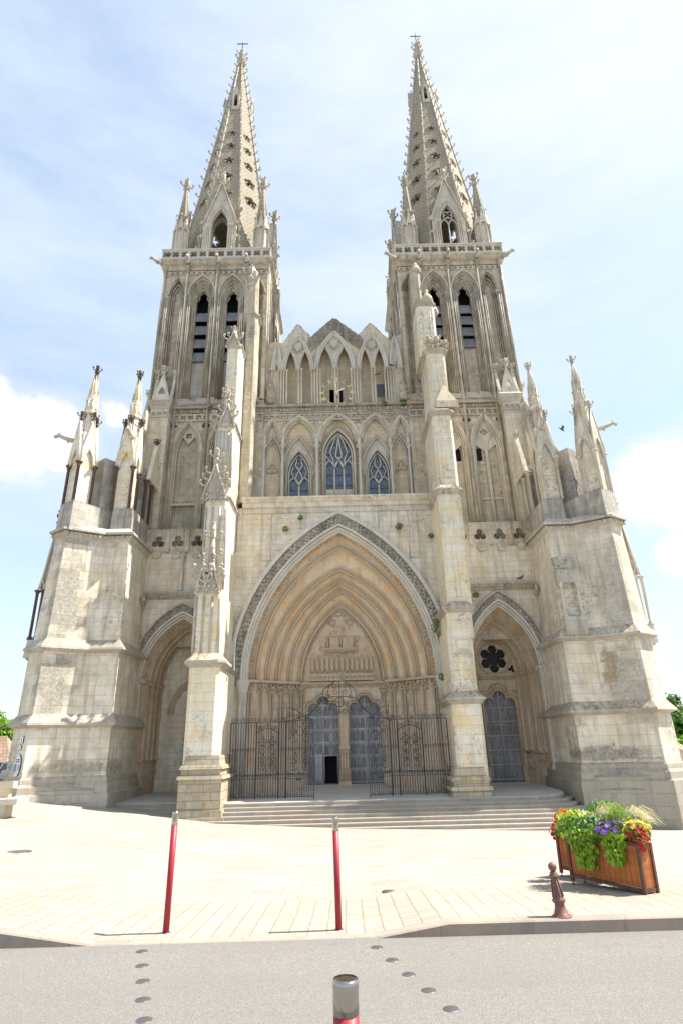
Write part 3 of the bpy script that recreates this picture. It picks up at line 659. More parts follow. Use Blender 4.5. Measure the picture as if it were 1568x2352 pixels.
# ---------------------------------------------------------------- central bay between the towers
def G1(px, py, Y): return at(px, py, Y)
def win(pl, pr, pa_y, ps_y, pb_y, Y):
    (xl, zs) = at(pl, ps_y, Y); (xr, _) = at(pr, ps_y, Y); cx = (xl + xr) / 2
    return cx, at(pl, pb_y, Y)[1], zs, (xr - xl) / 2, at((pl+pr)/2, pa_y, Y)[1] - zs
def central():
    yg = YT + .2
    g = MB()
    wc = win(745.4, 809.9, 993, 1050, 1130, yg + .3); wl = win(662, 711, 1040.5, 1093, 1141.5, yg + .3); wr = win(844, 892.8, 1037.5, 1090, 1136.5, yg + .3)
    hol = [opening(w[0], 17.3, w[2], w[3] + .12, w[4] + .15) for w in (wc, wl, wr)]
    zb = 25.45
    g.plate([(-5.9, 16), (5.9, 16), (5.9, zb), (-5.9, zb)], hol, yg + .3, yg + .7)
    g.box(-5.9, 5.9, yg + 1.4, yg + 1.6, 10, zb)
    gw = part('gallery_wall', g, M['yellow'])
    # front skin with the row of five arches
    AR = []
    for (pl, pr, ya, ys) in ((603, 646, 967, 1017), (648.5, 726, 960, 1015), (732, 821.6, 954, 1014), (827, 899, 954, 1008), (902, 942, 957, 1008)):
        (xl, zs) = at(pl, ys, yg); (xr, _) = at(pr, ys, yg); AR.append(((xl+xr)/2, zs, (xr-xl)/2, at((pl+pr)/2, ya, yg)[1] - zs))
    zfr = zb - 1.5
    sk = MB(); hs = [opening(a[0], 16.9, a[1], a[2], a[3]) for a in AR]
    for px, py in ((634, 972), (655, 973), (725, 972), (822, 965), (892, 963), (940, 962)):
        x, z = at(px if px != 634 else 611, py, yg)
        if abs(x) < 5.2: hs.append(foil(x, z - .05, .26, 3, math.pi / 2))
    hs = [h for i, h in enumerate(hs) if True]
    sk.plate([(-5.35, 16.8), (5.35, 16.8), (5.35, zb), (-5.35, zb)], hs[:5], yg, yg + .3)
    sub('arcade_skin', sk, M['gallery'], gw)
    tf = MB()
    for h in hs[5:]: tf.tube([(a, yg - .01, b) for a, b in h], .035, 4, True, True); tf.plate(h, [], yg - .02, yg + .01)
    tq = sub('spandrel_foil', tf, M['dirty'], gw)
    mo = MB()
    for cx, zs, hw, h in AR:
        mo.mark()
        for k in range(3): atube(mo, cx, yg - .06 + .1 * k, None, zs, hw - .02 - .09 * k + .05, h - .1 * k + .05, .065)
        atube(mo, cx, yg - .08, None, zs, hw + .12, h + .17, .06)
    sub('arch_moulding', mo, M['shaft'], gw)
    cl = MB(); 
    for px in (606, 649.5, 728, 826, 898, 940):
        cl.mark(); x = at(px, 1060, yg)[0]; column(cl, x, yg - .12, 16.95, at(px, 1030, yg)[1] + .2, .10, .2, 8); cl.tube([(x, yg - .05, 21.9), (x, yg - .05, 22.9)], .16, 6)
        foliage_cap(cl, x, yg - .14, at(px, 1030, yg)[1] + .15, .17); foliage_cap(cl, x, yg - .14, 22.7, .15)
    sub('column', cl, M['white'], gw)
    # steep hood gables with quatrefoil bands over the three windows and the two blind ends
    for i, (w, pa) in enumerate(((wl, (686, 1002)), (wr, (864, 1003)), ((at(624.7, 1085, yg)[0], 17, at(624, 1060, yg)[1], .42, 1.6), (630, 1004)), ((at(921, 1078, yg)[0], 17, at(921, 1052, yg)[1], .42, 1.6), (914, 996)))):
        hd = MB(); cx, _, zs, hw, h = w; za = at(*pa, yg)[1]; W_ = hw + .42 if i < 2 else hw + .28
        path = arch(cx, zs + .15, W_, za - zs - .15, 8)
        hd.tube([(a, yg + .12, b) for a, b in path], .09, 5); hd.tube([(a, yg + .1, b) for a, b in arch(cx, zs + .1, W_ + .15, za - zs + .1, 8)], .05, 5)
        inn = arch(cx, zs, hw + .16, h + .18, 8); mid = [((a[0]+b[0])/2, yg + .24, (a[1]+b[1])/2) for a, b in zip(path, inn)]
        ring(hd, cx, zs, zs, W_, za - zs, hw + .1, h + .12, yg + .22, yg + .30)
        lumps(hd, mid, .09, .2)
        hd.tube([(a, yg + .18, b) for a, b in opening(cx, 17, zs, hw + .10, h + .12)], .07, 5)
        for q in (-1, 1): column(hd, cx + q * (hw + .16), yg + .2, 17, zs - .1, .06, .12, 6)
        if i >= 2:
            hd.tube([(a, yg + .2, b) for a, b in foil(cx, zs - .5, .40, 3, math.pi / 2)], .05, 5, True, True)
        sub('window_hood', hd, M['carved'], gw)
    hd = MB(); cx, _, zs, hw, h = wc
    lumps(hd, [(a, yg + .22, b) for a, b in opening(cx, 19.2, zs, hw + .32, h + .62)], .11, .22); hd.tube([(a, yg + .15, b) for a, b in opening(cx, 17, zs, hw + .12, h + .16)], .09, 6)
    for q in (-1, 1):
        for e in (.16, .40): column(hd, cx + q * (hw + e), yg + .2, 17, zs - .6, .06, .12, 6)
    sub('window_hood', hd, M['carved'], gw)
    # windows: leaded glass, iron bars and stone tracery
    for w, n in ((wc, 3), (wl, 2), (wr, 2)):
        cx, z0, zs, hw, h = w; yw = yg + .55
        gl = MB(); gl.plate(opening(cx, z0 if n == 2 else z0, zs, hw + .1, h + .1), [], yw, yw + .03)
        go = part('lancet_window', gl, M['glass']); tag(go, 'tall three light window with leaded glass' if n == 3 else ('left' if cx < 0 else 'right') + ' two light window with net tracery')
        br = MB()
        z = z0 + .55
        while z < zs + h * .75:
            br.box(cx - hw, cx + hw, yw - .035, yw - .005, z, z + .05); z += .82 if n == 3 else .78
        sub('iron_bar', br, M['redbrown'], go)
        t = MB(); y = yw - .1; r = .05
        t.tube([(a, y, b) for a, b in opening(cx, 17.2, zs, hw - .02, h - .02)], .07, 6)
        if n == 3:
            xs = [cx - hw / 3, cx + hw / 3]
            for x in xs: t.tube([(x, y, 17.2), (x, y, zs - .9)], r + .02, 6)
            for i in range(3):
                c3 = cx + (i - 1) * hw * 2 / 3; atube(t, c3, y, None, zs - .95, hw / 3, .75, r)
            for q in (-1, 1):
                t.tube([(cx + q * hw / 3, y, zs - .9), (cx + q * hw * .42, y, zs - .1), (cx + q * hw * .62, y, zs + .45), (cx + q * hw * .3, y, zs + h * .72), (cx, y, zs + h * .98)], r, 6)
                t.tube([(cx, y, zs - .2), (cx + q * hw * .22, y, zs + .15), (cx + q * hw * .08, y, zs + h * .5), (cx, y, zs + h * .95)], r, 6)
                t.tube([(cx + q * hw * .33, y, zs - .9), (cx + q * hw * .05, y, zs - .25), (cx, y, zs + .1)], r, 6)
                t.tube([(cx + q * hw * .6, y, zs - .3), (cx + q * hw * .98, y, zs + .3)], r * .8, 5)
            b3 = MB(); b3.box(cx - hw, cx + hw, yw - .06, yw + .1, 17.0, z0 + .25); sub('sill_panel', b3, M['gallery'], go)
        else:
            t.tube([(cx, y, 17.2), (cx, y, zs - .75)], r + .02, 6)
            for q in (-1, 1):
                atube(t, cx + q * hw / 2, y, None, zs - .75, hw / 2, .62, r)
                t.tube([(cx, y, zs - .75), (cx + q * hw * .34, y, zs - .25), (cx + q * hw * .22, y, zs + .1), (cx, y, zs + .45), (cx - q * hw * .32, y, zs + .85), (cx - q * hw * .18, y, zs + h * .78)], r, 6)
                t.tube([(cx + q * hw * .5, y, zs - .15), (cx + q * hw * .72, y, zs + .35), (cx + q * hw * .5, y, zs + .75)], r * .8, 5)
        sub('tracery', t, M['white'], go)
    # upper string course and quatrefoil frieze
    o = MB()
    o.frus([(-5.5, yg-.42), (5.5, yg-.42), (5.5, yg+.3), (-5.5, yg+.3)], zb - .10, [(-5.5, yg-.12), (5.5, yg-.12), (5.5, yg+.3), (-5.5, yg+.3)], zb + .14)
    o.box(-5.5, 5.5, yg - .38, yg, zb - .2, zb - .10); o.box(-5.45, 5.45, yg - .1, yg - .003, zb - .66, zb - .2)
    lumps(o, [(-5.4, yg - .2, zb - .42), (5.4, yg - .2, zb - .42)], .15, .27)
    quatre_row(o, -5.35, 5.35, zb - 1.0, .21, yg - .09, yg - .002, zb - 1.28, zb - .70, 4, .42)
    part('string_course', o, M['dirty'])
    # gabled arcade stage that carries the clock
    ya = yg + .25; zsp = at(775, 850, ya)[1]
    BIG = []
    for pl, pr, pa in ((623, 649, 789), (647, 721.5, 772), (721.5, 816, 760), (819, 892, 765), (894, 924, 768)):
        xl = at(pl, 850, ya)[0]; xr = at(pr, 850, ya)[0]; BIG.append(((xl+xr)/2, (xr-xl)/2, at((pl+pr)/2, pa, ya)[1] - zsp))
    b = MB(); top = [(-5.35, zb)]
    # wall behind + gable skyline
    sky_ = [(-5.4, 31.6), (-4.75, 33.0), (-4.1, 32.0), (-2.95, 34.8)]
    def zz(px, py): return at(px, py, ya)
    pts = [(-5.4, zb), (5.4, zb), (5.4, zz(930, 790)[1] - .6)]
    for px, py in ((921, 766), (893, 782), (849.5, 742), (818, 775), (766, 731), (720, 780), (684, 745), (650, 787), (624, 786)): pts.append(zz(px, py))
    pts.append((-5.4, zz(615, 800)[1]))
    holes = []
    for cx, hw, h in BIG[1:4]:
        hh = hw * .44
        for q in (-1, 1): holes.append(opening(cx + q * hw * .47, zb + .1, zsp, hh, h * .62))
    b.plate(pts, holes, ya, ya + .35)
    ga = part('gable_arcade', b, M['gallery'])
    b = MB(); b.box(-5.4, 5.4, ya + .75, ya + .95, zb - .5, zsp + 2.6); sub('back_wall', b, M['yellow'], ga)
    o = MB()
    for cx, hw, h in BIG:
        o.mark()
        for k in range(3): atube(o, cx, ya - .16 + .06 * k, None, zsp, hw - .06 - .10 * k, h - .12 - .14 * k, .075, 10)
        for q in (-1, 1):
            for k in range(2): atube(o, cx + q * hw * .47, ya - .04 + .08 * k, None, zsp, hw * .44 - .09 * k + .02, h * .62 - .12 * k + .02, .06, 7)
    sub('arch_moulding', o, M['white'], ga)
    sh = MB()
    for cx, hw, h in BIG:
        for q in (-1, 1): o2 = sh.plate([], [], 0, 0) if False else None
        sx_, sz_ = cx, zsp + h * .66
        if hw > 1: # worn heraldic cartouche
            sh.lathe(0, 0, [(.001, 0)], 3) if False else None
            pr_ = prismoid_arc(sx_, sz_, .30, 10)
            sh.plate([(sx_ - .26, sz_ + .35), (sx_ + .26, sz_ + .35), (sx_ + .30, sz_ - .1), (sx_, sz_ - .48), (sx_ - .30, sz_ - .1)], [], ya - .16, ya + .02)
            lumps(sh, [(sx_ - .32, ya - .14, sz_ + .35), (sx_ + .32, ya - .14, sz_ + .35), (sx_ + .34, ya - .14, sz_ - .15), (sx_, ya - .14, sz_ - .55), (sx_ - .34, ya - .14, sz_ - .15), (sx_ - .32, ya - .14, sz_ + .35)], .07, .13)
    sub('carved_shield', sh, M['carved'], ga)
    cl = MB()
    for px, n in ((625, 1), (649, 4), (689.5, 2), (726, 4), (773, 2), (816.5, 4), (857, 2), (893, 4), (922, 1)):
        x = at(px, 870, ya)[0]; cl.mark()
        for i in range(n):
            q = (i - (n - 1) / 2) * .21; column(cl, x + q, ya - .12 + abs(q) * .3, zb + .15, zsp + .08, .075, .12, 7)
        foliage_cap(cl, x, ya - .16, zsp + .05, .19, 8)
        if n == 2: foliage_cap(cl, x, ya - .2, zsp - .95, .17, 7)
    sub('column_cluster', cl, M['shaft'], ga)
    rf = MB()   # scaly coping of the little gables
    for a, b_, c in ((zz(650, 787), zz(684, 743), zz(720, 780)), (zz(818, 775), zz(849.5, 740), zz(893, 782))):
        for p, q in ((a, b_), (b_, c)):
            lumps(rf, [(p[0], ya + .1, p[1]), (q[0], ya + .1, q[1])], .11, .16)
        rf.add([(a[0], ya + .05, a[1]), (b_[0], ya + .05, b_[1]), (c[0], ya + .05, c[1]), (a[0], ya + 2.5, a[1]), (b_[0], ya + 2.5, b_[1]), (c[0], ya + 2.5, c[1])], [(0, 1, 4, 3), (1, 2, 5, 4), (0, 2, 1)])
    sub('gable_coping', rf, M['leafband'], ga)
    st = MB()
    for px, py in ((662 - 38.5, 905), (921 + 3, 900)):
        st.mark(); x, z = at(px, py, ya); z = zb + .15
        st.lathe(x, ya - .35, [(.30, z), (.34, z + .5), (.26, z + 1.0), (.32, z + 1.3), (.20, z + 1.65), (.10, z + 1.75), (.15, z + 1.95), (.02, z + 2.1)], 9)
        for i in range(9): st.lump((x + random.uniform(-.25, .25), ya - .6, z + random.uniform(.2, 1.5)), .14)
    sub('worn_statue', st, M['dirty'], ga)
    sw = MB(); x0, z0 = at(866, 906, ya + .5); x1, z1 = at(886, 880, ya + .5)
    sw.box(x0, x1, ya + .68, ya + .745, z0, z1); swo = sub('small_window', sw, M['glass'], ga)
    gb = MB()
    for i in range(3): gb.box(x0 + (x1-x0)*i/2 - .03, x0 + (x1-x0)*i/2 + .03, ya + .63, ya + .68, z0, z1)
    for i in range(3): gb.box(x0, x1, ya + .64, ya + .67, z0 + (z1-z0)*i/2 - .03, z0 + (z1-z0)*i/2 + .03)
    sub('window_frame', gb, M['slate'], ga)
    dk = MB(); xa, za_ = at(773, 920, ya)
    for q0, q1 in ((-.52, -.18), (.18, .48)): dk.plate([(xa + q0, zb + .2), (xa + q1, zb + .2), (xa + q1, zb + 2.0), (xa + q0, zb + 2.0)], [], ya + .70, ya + .74); sub('dark_interior', dk, M['dark'], ga)
    # nave roof behind
    nr = MB(); zr = zz(766, 731)[1] + .3
    nr.add([(-3.4, ya + 1, 31.6), (0, ya + 1, zr), (3.4, ya + 1, 31.6), (-6.3, 80, 29.0), (0, 80, zr), (6.3, 80, 29.0), (-3.4, ya + 1, 26), (3.4, ya + 1, 26), (-6.3, 80, 26), (6.3, 80, 26)], [(0, 1, 4, 3), (1, 2, 5, 4), (0, 2, 1), (0, 6, 7, 2), (6, 0, 3, 8), (2, 7, 9, 5)])
    part('nave_roof', nr, M['slate'])
    gp_ = MB(); c = zz(766, 731); a = zz(716, 782); d_ = zz(822, 777)
    for p, q in (((a[0] - .3, a[1]), c), (c, (d_[0] + .3, d_[1]))):
        lumps(gp_, [(p[0], ya - .02, p[1]), (q[0], ya - .02, q[1])], .12, .15)
        for k in range(6): lumps(gp_, [(p[0], ya - .06, p[1] - .2 * (k+1)), (q[0], ya - .06, q[1] - .2 * (k+1))], .12, .17)
    sub('gable_coping', gp_, M['leafband'], ga)
    nb = MB(); nb.box(-7, 7, 46, 90, 0, 29.2); nb.box(-13, 13, 46, 95, 0, 16); part('nave_body', nb, M['porch'])
    # clock
    cx, cz = at(773.3, 901.4, ya - .55); Rr = 1.12
    ck = MB(); ck.tube([(cx + Rr * .86 * math.cos(t * math.pi / 20), ya - .55, cz + Rr * .86 * math.sin(t * math.pi / 20)) for t in range(40)], .012, 4, True, True)
    ck.tube([(cx, ya - .7, cz), (cx, ya + .1, cz)], .09, 8); ck.tube([(cx, ya - .5, cz + Rr * .8), (cx, ya + .1, cz + Rr * .8)], .02, 5); ck.tube([(cx, ya - .5, cz - Rr * .8), (cx, ya + .1, cz - Rr * .8)], .02, 5)
    co = part('clock', ck, M['gold']); tag(co, 'open clock with gilded roman numerals and two hands')
    def stroke(mb, T, p, q, w_):
        a = Vector((p[0], 0, p[1])); b_ = Vector((q[0], 0, q[1])); mb.tube([T @ a, T @ b_], w_ * 1.25, 4, False)
    nm = {'I': 1, 'V': 1}
    for k, txt in enumerate(('XII', 'I', 'II', 'III', 'IV', 'V', 'VI', 'VII', 'VIII', 'IX', 'X', 'XI')):
        ang = -k * math.pi / 6
        T = Matrix.Translation((cx, ya - .57, cz)) @ Matrix.Rotation(-ang, 4, 'Y') @ Matrix.Translation((0, 0, Rr))
        n_ = MB(); wds = {'I': .055, 'V': .13, 'X': .13}; tot = sum(wds[c_] for c_ in txt); x = -tot / 2; H = .15
        for c_ in txt:
            wd = wds[c_]; m_ = x + wd / 2
            if c_ == 'I': stroke(n_, T, (m_, -H), (m_, H), .016)
            if c_ == 'V': stroke(n_, T, (m_ - .05, H), (m_, -H), .016); stroke(n_, T, (m_ + .05, H), (m_, -H), .016)
            if c_ == 'X': stroke(n_, T, (m_ - .05, H), (m_ + .05, -H), .016); stroke(n_, T, (m_ + .05, H), (m_ - .05, -H), .016)
            x += wd
        sub('numeral', n_, M['gold'], co)
    for ang, L_, wd in ((math.atan2(737 - 680, 725 - 693), .72, .075), (math.atan2(668 - 680, 725 - 640), .98, .065)):
        T = Matrix.Translation((cx, ya - .66, cz)) @ Matrix.Rotation(ang, 4, 'Y')
        h_ = MB(T); h_.plate([(-.03, -.18), (.03, -.18), (wd * .4, L_ * .3), (wd, L_ * .6), (.0, L_), (-wd, L_ * .6), (-wd * .4, L_ * .3)], [], -.02, .02); sub('clock_hand', h_, M['gold'], co)
# ---------------------------------------------------------------- porch front, central portal and side porches
ZF = -.50                                       # porch floor
def zfloor(y): return -.60 + (y - 31.6) * .035
def porch():
    yw = YW; zl = 17.25
    zs = 5.65; HW = 5.72; hI = 14.95 - zs
    SIDE = {}
    for s in (-1, 1):
        # inner edge of each side arch, measured in the photograph
        if s > 0: zs_s = at(1243, 1530, yw)[1]; xr = at(1243.7, 1529, yw)[0]; xl = 7.3; za = at(1150, 1387, yw)[1]
        else: zs_s = at(318, 1562, yw)[1]; xr = -at(318, 1562, yw)[0]; xl = 7.3; za = at(402.6, 1416, yw)[1]
        cx = 9.72 if s > 0 else 9.66; SIDE[s] = (cx, xr - cx, (zs_s), za - zs_s)
    w = MB()
    w.plate([(-6.6, ZF - 1), (6.6, ZF - 1), (6.6, zl - .6), (-6.6, zl - .6)], [opening(0, ZF - .9, zs, HW, hI, 14)], yw, yw + .5)
    pf = part('porch_front', w, M['porch'])
    # string and cornice on top
    o = MB()
    o.frus([(-6.3, yw - .12), (6.3, yw - .12), (6.3, yw + .4), (-6.3, yw + .4)], zl - .62, [(-6.3, yw - .16), (6.3, yw - .16), (6.3, yw + .4), (-6.3, yw + .4)], zl - .35)
    o.frus([(-6.3, yw - .18), (6.3, yw - .18), (6.3, yw + .4), (-6.3, yw + .4)], zl - .35, [(-6.3, yw - .42), (6.3, yw - .42), (6.3, yw + .4), (-6.3, yw + .4)], zl - .12)
    o.box(-6.3, 6.3, yw - .45, yw + 1.6, zl - .12, zl)
    o.box(-6.3, 6.3, yw - .06, yw + .02, zl - 1.0, zl - .92)
    sub('cornice', o, M['porch'], pf)
    # shallow blind panels
    o = MB()
    for x0, x1 in ((-5.0, -4.4), (4.5, 5.1)):
        o.mark(); o.tube([(x0, yw - .01, 13.0), (x0, yw - .01, 16.3), (x1, yw - .01, 16.3), (x1, yw - .01, 13.0), (x0, yw - .01, 13.0)], .05, 4)
    for x0 in (-2.5, 2.6, 3.4): o.mark(); o.tube([(x0, yw - .01, 15.1), (x0, yw - .01, 16.4)], .04, 4)
    sub('wall_panel', o, M['porch'], pf)
    # hood, dark foliage band, pale roll mouldings
    o = MB()
    ring(o, 0, zs - .3, zs, HW + 1.02, hI + 1.35, HW + .80, hI + 1.08, yw - .30, yw + .05, 16)
    sub('hood_mould', o, M['white'], pf)
    o = MB(); ring(o, 0, zs - .3, zs, HW + .80, hI + 1.08, HW + .28, hI + .42, yw - .10, yw + .05, 16)
    for e in (.40, .55, .70):
        lumps(o, [(a, yw - .16, b) for a, b in arch(0, zs, HW + e, hI + e * 1.35, 14)], .15, .30, .05)
    sub('foliage_band', o, M['leafband'], pf)
    o = MB()
    for k, e in enumerate((.24, .10, -.04)): atube(o, 0, yw - .16 + .12 * k, 4.3, zs, HW + e, hI + e * 1.4, .10, 16, 7)
    for q in (-1, 1):
        for k, e in enumerate((.24, .02)): o.lathe(q * (HW + e), yw - .1 + .2 * k, [(.13, ZF), (.13, 4.9), (.26, 5.4), (.30, 5.6), (.2, 5.7)], 8)
    sub('roll_moulding', o, M['white'], pf)
    # receding orders
    LV = [(5.70, zs, hI - .03, yw + .40), (5.12, 5.6, 13.95 - zs, 36.15), (4.50, 5.65, 12.55 - zs, 36.65), (3.90, 5.68, 11.90 - zs, 37.1), (3.22, 5.7, 11.35 - zs, 37.5), (2.60, 5.7, 10.55 - zs, YD)]
    LV = [(a, zs, h, y) for a, _, h, y in LV]
    v = MB(); n = 14
    for (a0, z0, h0, y0), (a1, z1, h1, y1) in zip(LV[:-1], LV[1:]):
        # each order: a soffit running back, then a face dropping to the next one
        A0 = arch(0, z0, a0, h0, n); A1 = arch(0, z1, a1, h1, n); ym = y0 + (y1 - y0) * .55
        Am = arch(0, z0, a0 * .86 + a1 * .14, h0 * .86 + h1 * .14, n)
        vs = [(a, y0, b) for a, b in A0] + [(a, ym, b) for a, b in Am] + [(a, y1, b) for a, b in A1]
        m = len(A0); fs = []
        for k in range(m - 1): fs += [(k, k+1, m+k+1, m+k), (m+k, m+k+1, 2*m+k+1, 2*m+k)]
        v.add(vs, fs)
    vo = part('portal_archivolts', v, M['vault']); tag(vo, 'warm ochre arch orders of the great portal')
    o = MB()
    for i, (a, z, h, y) in enumerate(LV[1:]):
        atube(o, 0, y - .03, None, z, a, h, .085, n, 6); atube(o, 0, y - .16, None, z, a + .16, h + .2, .05, n, 5)
    sub('roll_moulding', o, M['carvedwarm'], vo)
    o = MB(); lumps(o, [(a, LV[0][3] + .1, b) for a, b in arch(0, zs, 5.5, LV[0][2] - .15, 14)], .11, .24, .03); sub('foliage_order', o, M['carvedwarm'], vo)
    # splayed jambs below: wall, niches with trefoil heads, shafts, cornice, plinth arcade
    jm = MB(); zp = ZF
    for s in (-1, 1):
        jm.M = S(s); jm.mark()
        pts = [(a, y) for a, _, _, y in LV]; pts[0] = (5.75, yw + .3)
        P0 = pts + [(2.6, YD + .6), (6.3, YD + .6), (6.3, yw + .3)]
        jm.frus(P0, zp - .4, P0, zs - .05)
        # plinth
        PP = [(p[0] - .28, p[1] - .20) for p in pts] + [(2.4, YD + .6), (6.3, YD + .6), (6.3, yw + .2)]
        jm.frus(PP, zp - .4, PP, zp + .95)
    jo = part('portal_jamb', jm, M['portal'])
    o = MB(); o.split = True; c = MB(); cr = MB()
    for s in (-1, 1):
        for mb in (o, c, cr): mb.M = S(s)
        cr.mark()
        A = Vector((5.62, yw + .45)); B = Vector((2.6, YD)); dv = (B - A); L = dv.length; dv.normalize(); nv = Vector((-dv.y, dv.x)); nv = nv if nv.y < 0 else -nv
        ang = math.atan2(dv.y, dv.x)
        nn = 5
        for i in range(nn + 1):
            p = A + dv * (L * i / nn) + nv * .10; column(o, p.x, p.y, zp + 1.0, zs - .55, .085, .17, 8)
            p2 = p + nv * .05; column(o, p2.x + dv.x*.14, p2.y + dv.y*.14, zp + 1.0, zs - .55, .05, .09, 6)
            foliage_cap(cr, p.x, p.y, zs - .35, .22, 8); foliage_cap(cr, p.x, p.y, zs - .6, .2, 7)
        for i in range(nn):
            p = A + dv * (L * (i + .5) / nn) + nv * .02
            c.mark(); T = S(s) @ Matrix.Translation((p.x, p.y, 0)) @ Matrix.Rotation(math.atan2(dv.y, dv.x), 4, 'Z')
            m2 = MB(T); 
            for zc in (zs - 1.75,): # niche heads and worn medallions
                m2.tube([(a, 0, b) for a, b in [( -.27, zc - .9)] + [(x, z) for x, z in foil(0, zc + .25, .30, 3, math.pi / 2, 5) if z > zc + .02] + [(.27, zc - .9)]], .05, 5)
                m2.lathe(0, -.02, [(.001, zc - .55), (.14, zc - .47), (.21, zc - .15), (.14, zc + .17), (.001, zc + .25)], 10)
            m2.tube([(-.26, .0, zp + 1.0), (-.26, 0, zp + 1.75)] + [(a, 0, b) for a, b in arch(0, zp + 1.75, .26, .42, 5)] + [(.26, 0, zp + 1.0)], .055, 5)
            m2.lump((0, -.12, zp + 2.4), .16)
            c.add([tuple(S(s) @ Vector(q)) for q in m2.v], m2.f)
        cr.M = S(s)
        path = [(5.9, yw + .15, zs)] + [(a, y - .1, zs) for a, _, _, y in LV] 
        for (p, q) in zip(path[:-1], path[1:]):
            lumps(cr, [(p[0], p[1], zs - .22), (q[0], q[1], zs - .22)], .14, .22, .02)
        cr.frus([(a + .0, y - .28) for a, y in [(5.95, yw + .15)] + [(l[0], l[3]) for l in LV]] + [(2.6, YD + .3), (6, YD + .3)], zs - .10, [(a, y - .30) for a, y in [(5.95, yw + .15)] + [(l[0], l[3]) for l in LV]] + [(2.6, YD + .3), (6, YD + .3)], zs + .05)
    sub('jamb_shaft', o, M['portal'], jo); sub('niche', c, M['portal'], jo); sub('capital_frieze', cr, M['carvedwarm'], jo)
    # tympanum
    t = MB(); yt = YD
    a, h = 2.62, 10.55 - zs
    t.plate(arch(0, zs - .1, a, h + .1, 12), [], yt + .08, yt + .4)
    to = part('tympanum', t, M['portal'])
    o = MB(); random.seed(11)
    lumps(o, [(x, yt + .02, z) for x, z in arch(0, zs, a - .2, h - .35, 12)], .08, .15)
    atube(o, 0, yt, None, zs, a - .06, h - .1, .07, 12, 5)
    o.box(-1.15, 1.0, yt - .16, yt + .1, zs + 2.0, zs + 2.12); o.box(-1.1, .95, yt - .1, yt + .1, zs + 1.9, zs + 2.0)
    for i in range(8): o.tube([(-1.0 + i * .25, yt - .1, zs + 1.92), (-.88 + i * .25, yt - .1, zs + 1.8), (-.75 + i * .25, yt - .1, zs + 1.92)], .035, 4)
    for x0, x1 in ((-.75, -.15), (.05, .75)): o.box(x0, x1, yt - .12, yt + .1, zs + 2.12, zs + 2.75)
    for x in (-.88, -.05, .85): o.tube([(x, yt - .05, zs + 2.12), (x, yt - .05, zs + 2.85)], .06, 5)
    for x, z in ((-.55, 3.75), (.55, 3.75), (-.17, 4.35), (.2, 4.35)):
        o.tube([(x + .19 * math.cos(k * math.pi / 6), yt + .03, zs + z + .19 * math.sin(k * math.pi / 6)) for k in range(12)], .035, 4, True, True)
    for i in range(13):    # row of worn, headless figures
        x = -1.85 + i * .31; hh = random.uniform(.85, 1.1)
        if abs(x) > a - .45: continue
        o.lathe(x, yt + .05, [(.10, zs + .62), (.15, zs + .85), (.11, zs + .62 + hh * .5), (.14, zs + .62 + hh * .75), (.05, zs + .62 + hh * .88), (.08, zs + .62 + hh), (.01, zs + .7 + hh)], 7)
    for i in range(70):
        x = random.uniform(-1.7, 1.7); z = random.uniform(.7, 4.2)
        if abs(x) < (a - .4) * (1 - z / (h + .5)) + .2: o.lump((x, yt + .08, zs + z), random.uniform(.06, .12))
    sub('relief', o, M['carvedwarm'], to)
    o = MB()
    for x0, x1 in ((-2.0, -.12), (.12, 2.0)):
        o.box(x0, x1, yt - .22, yt + .2, zs + .08, zs + .48)
        n_ = 7
        for i in range(n_):
            cx = x0 + (x1 - x0) * (i + .5) / n_; o.tube([(p, yt - .235, q) for p, q in foil(cx, zs + .28, .11, 4, math.pi/4, 3)], .022, 4, True, True)
    sub('relief_panel', o, M['carvedwarm'], to)
    # lintel wall with two trefoil headed doorways
    zd = zfloor(YD) + .22
    DO = [(-1.23, .93), (1.32, .95)]
    def tref(cx, hw, z0, zc):   # doorway outline
        pts = [(cx - hw, z0), (cx - hw, zc)]
        pts += [(cx - hw + .36 - .36 * math.cos(t), zc + .40 * math.sin(t)) for t in [k * math.pi / 8 for k in range(1, 7)]]
        pts += [(cx - .42 * math.cos(t), zc + .36 + .46 * math.sin(t)) for t in [k * math.pi / 8 for k in range(0, 9)]]
        pts += [(2 * cx - x, z) for x, z in reversed(pts[2:8])] + [(cx + hw, zc), (cx + hw, z0)]
        return pts
    lw = MB(); lw.plate([(-2.62, ZF - .5), (2.62, ZF - .5), (2.62, zs + .05), (-2.62, zs + .05)], [tref(cx, hw, zd, 4.0) for cx, hw in DO], yt, yt + .35)
    lo = part('lintel_wall', lw, M['portal'])
    o = MB()
    for cx, hw in DO:
        for e, yy in ((.07, -.04), (.20, -.07)): 
            o.tube([(cx + (x - cx) * (1 + e / hw), yt + yy, z + (e if z > 4.05 else 0)) for x, z in tref(cx, hw, zd + .9, 4.0)], .055, 5)
    lumps(o, [(-2.5, yt - .03, zs - .25), (2.5, yt - .03, zs - .25)], .11, .2); o.box(-2.6, 2.6, yt - .12, yt + .02, zs - .12, zs - .02)
    for q in (-2.5, -.02, 2.5): lumps(o, [(q, yt - .03, 4.2), (q, yt - .03, 5.2)], .10, .17)
    sub('door_moulding', o, M['carvedwarm'], lo)
    tr = MB(); xc = .04
    tr.box(xc - .24, xc + .24, yt - .22, yt + .1, zd - .1, 3.85); tr.box(xc - .3, xc + .3, yt - .3, yt + .12, 1.75, 1.9); foliage_cap(tr, xc, yt - .2, 3.95, .3, 9); tr.box(xc - .34, xc + .34, yt - .3, yt + .1, 4.0, 4.15)
    lumps(tr, [(xc - .2, yt - .25, 1.65), (xc + .2, yt - .25, 1.5)], .14, .16)
    for q in (-.16, 0, .16): tr.tube([(xc + q, yt - .26, zd - .1), (xc + q, yt - .26, 1.5)], .05, 6)
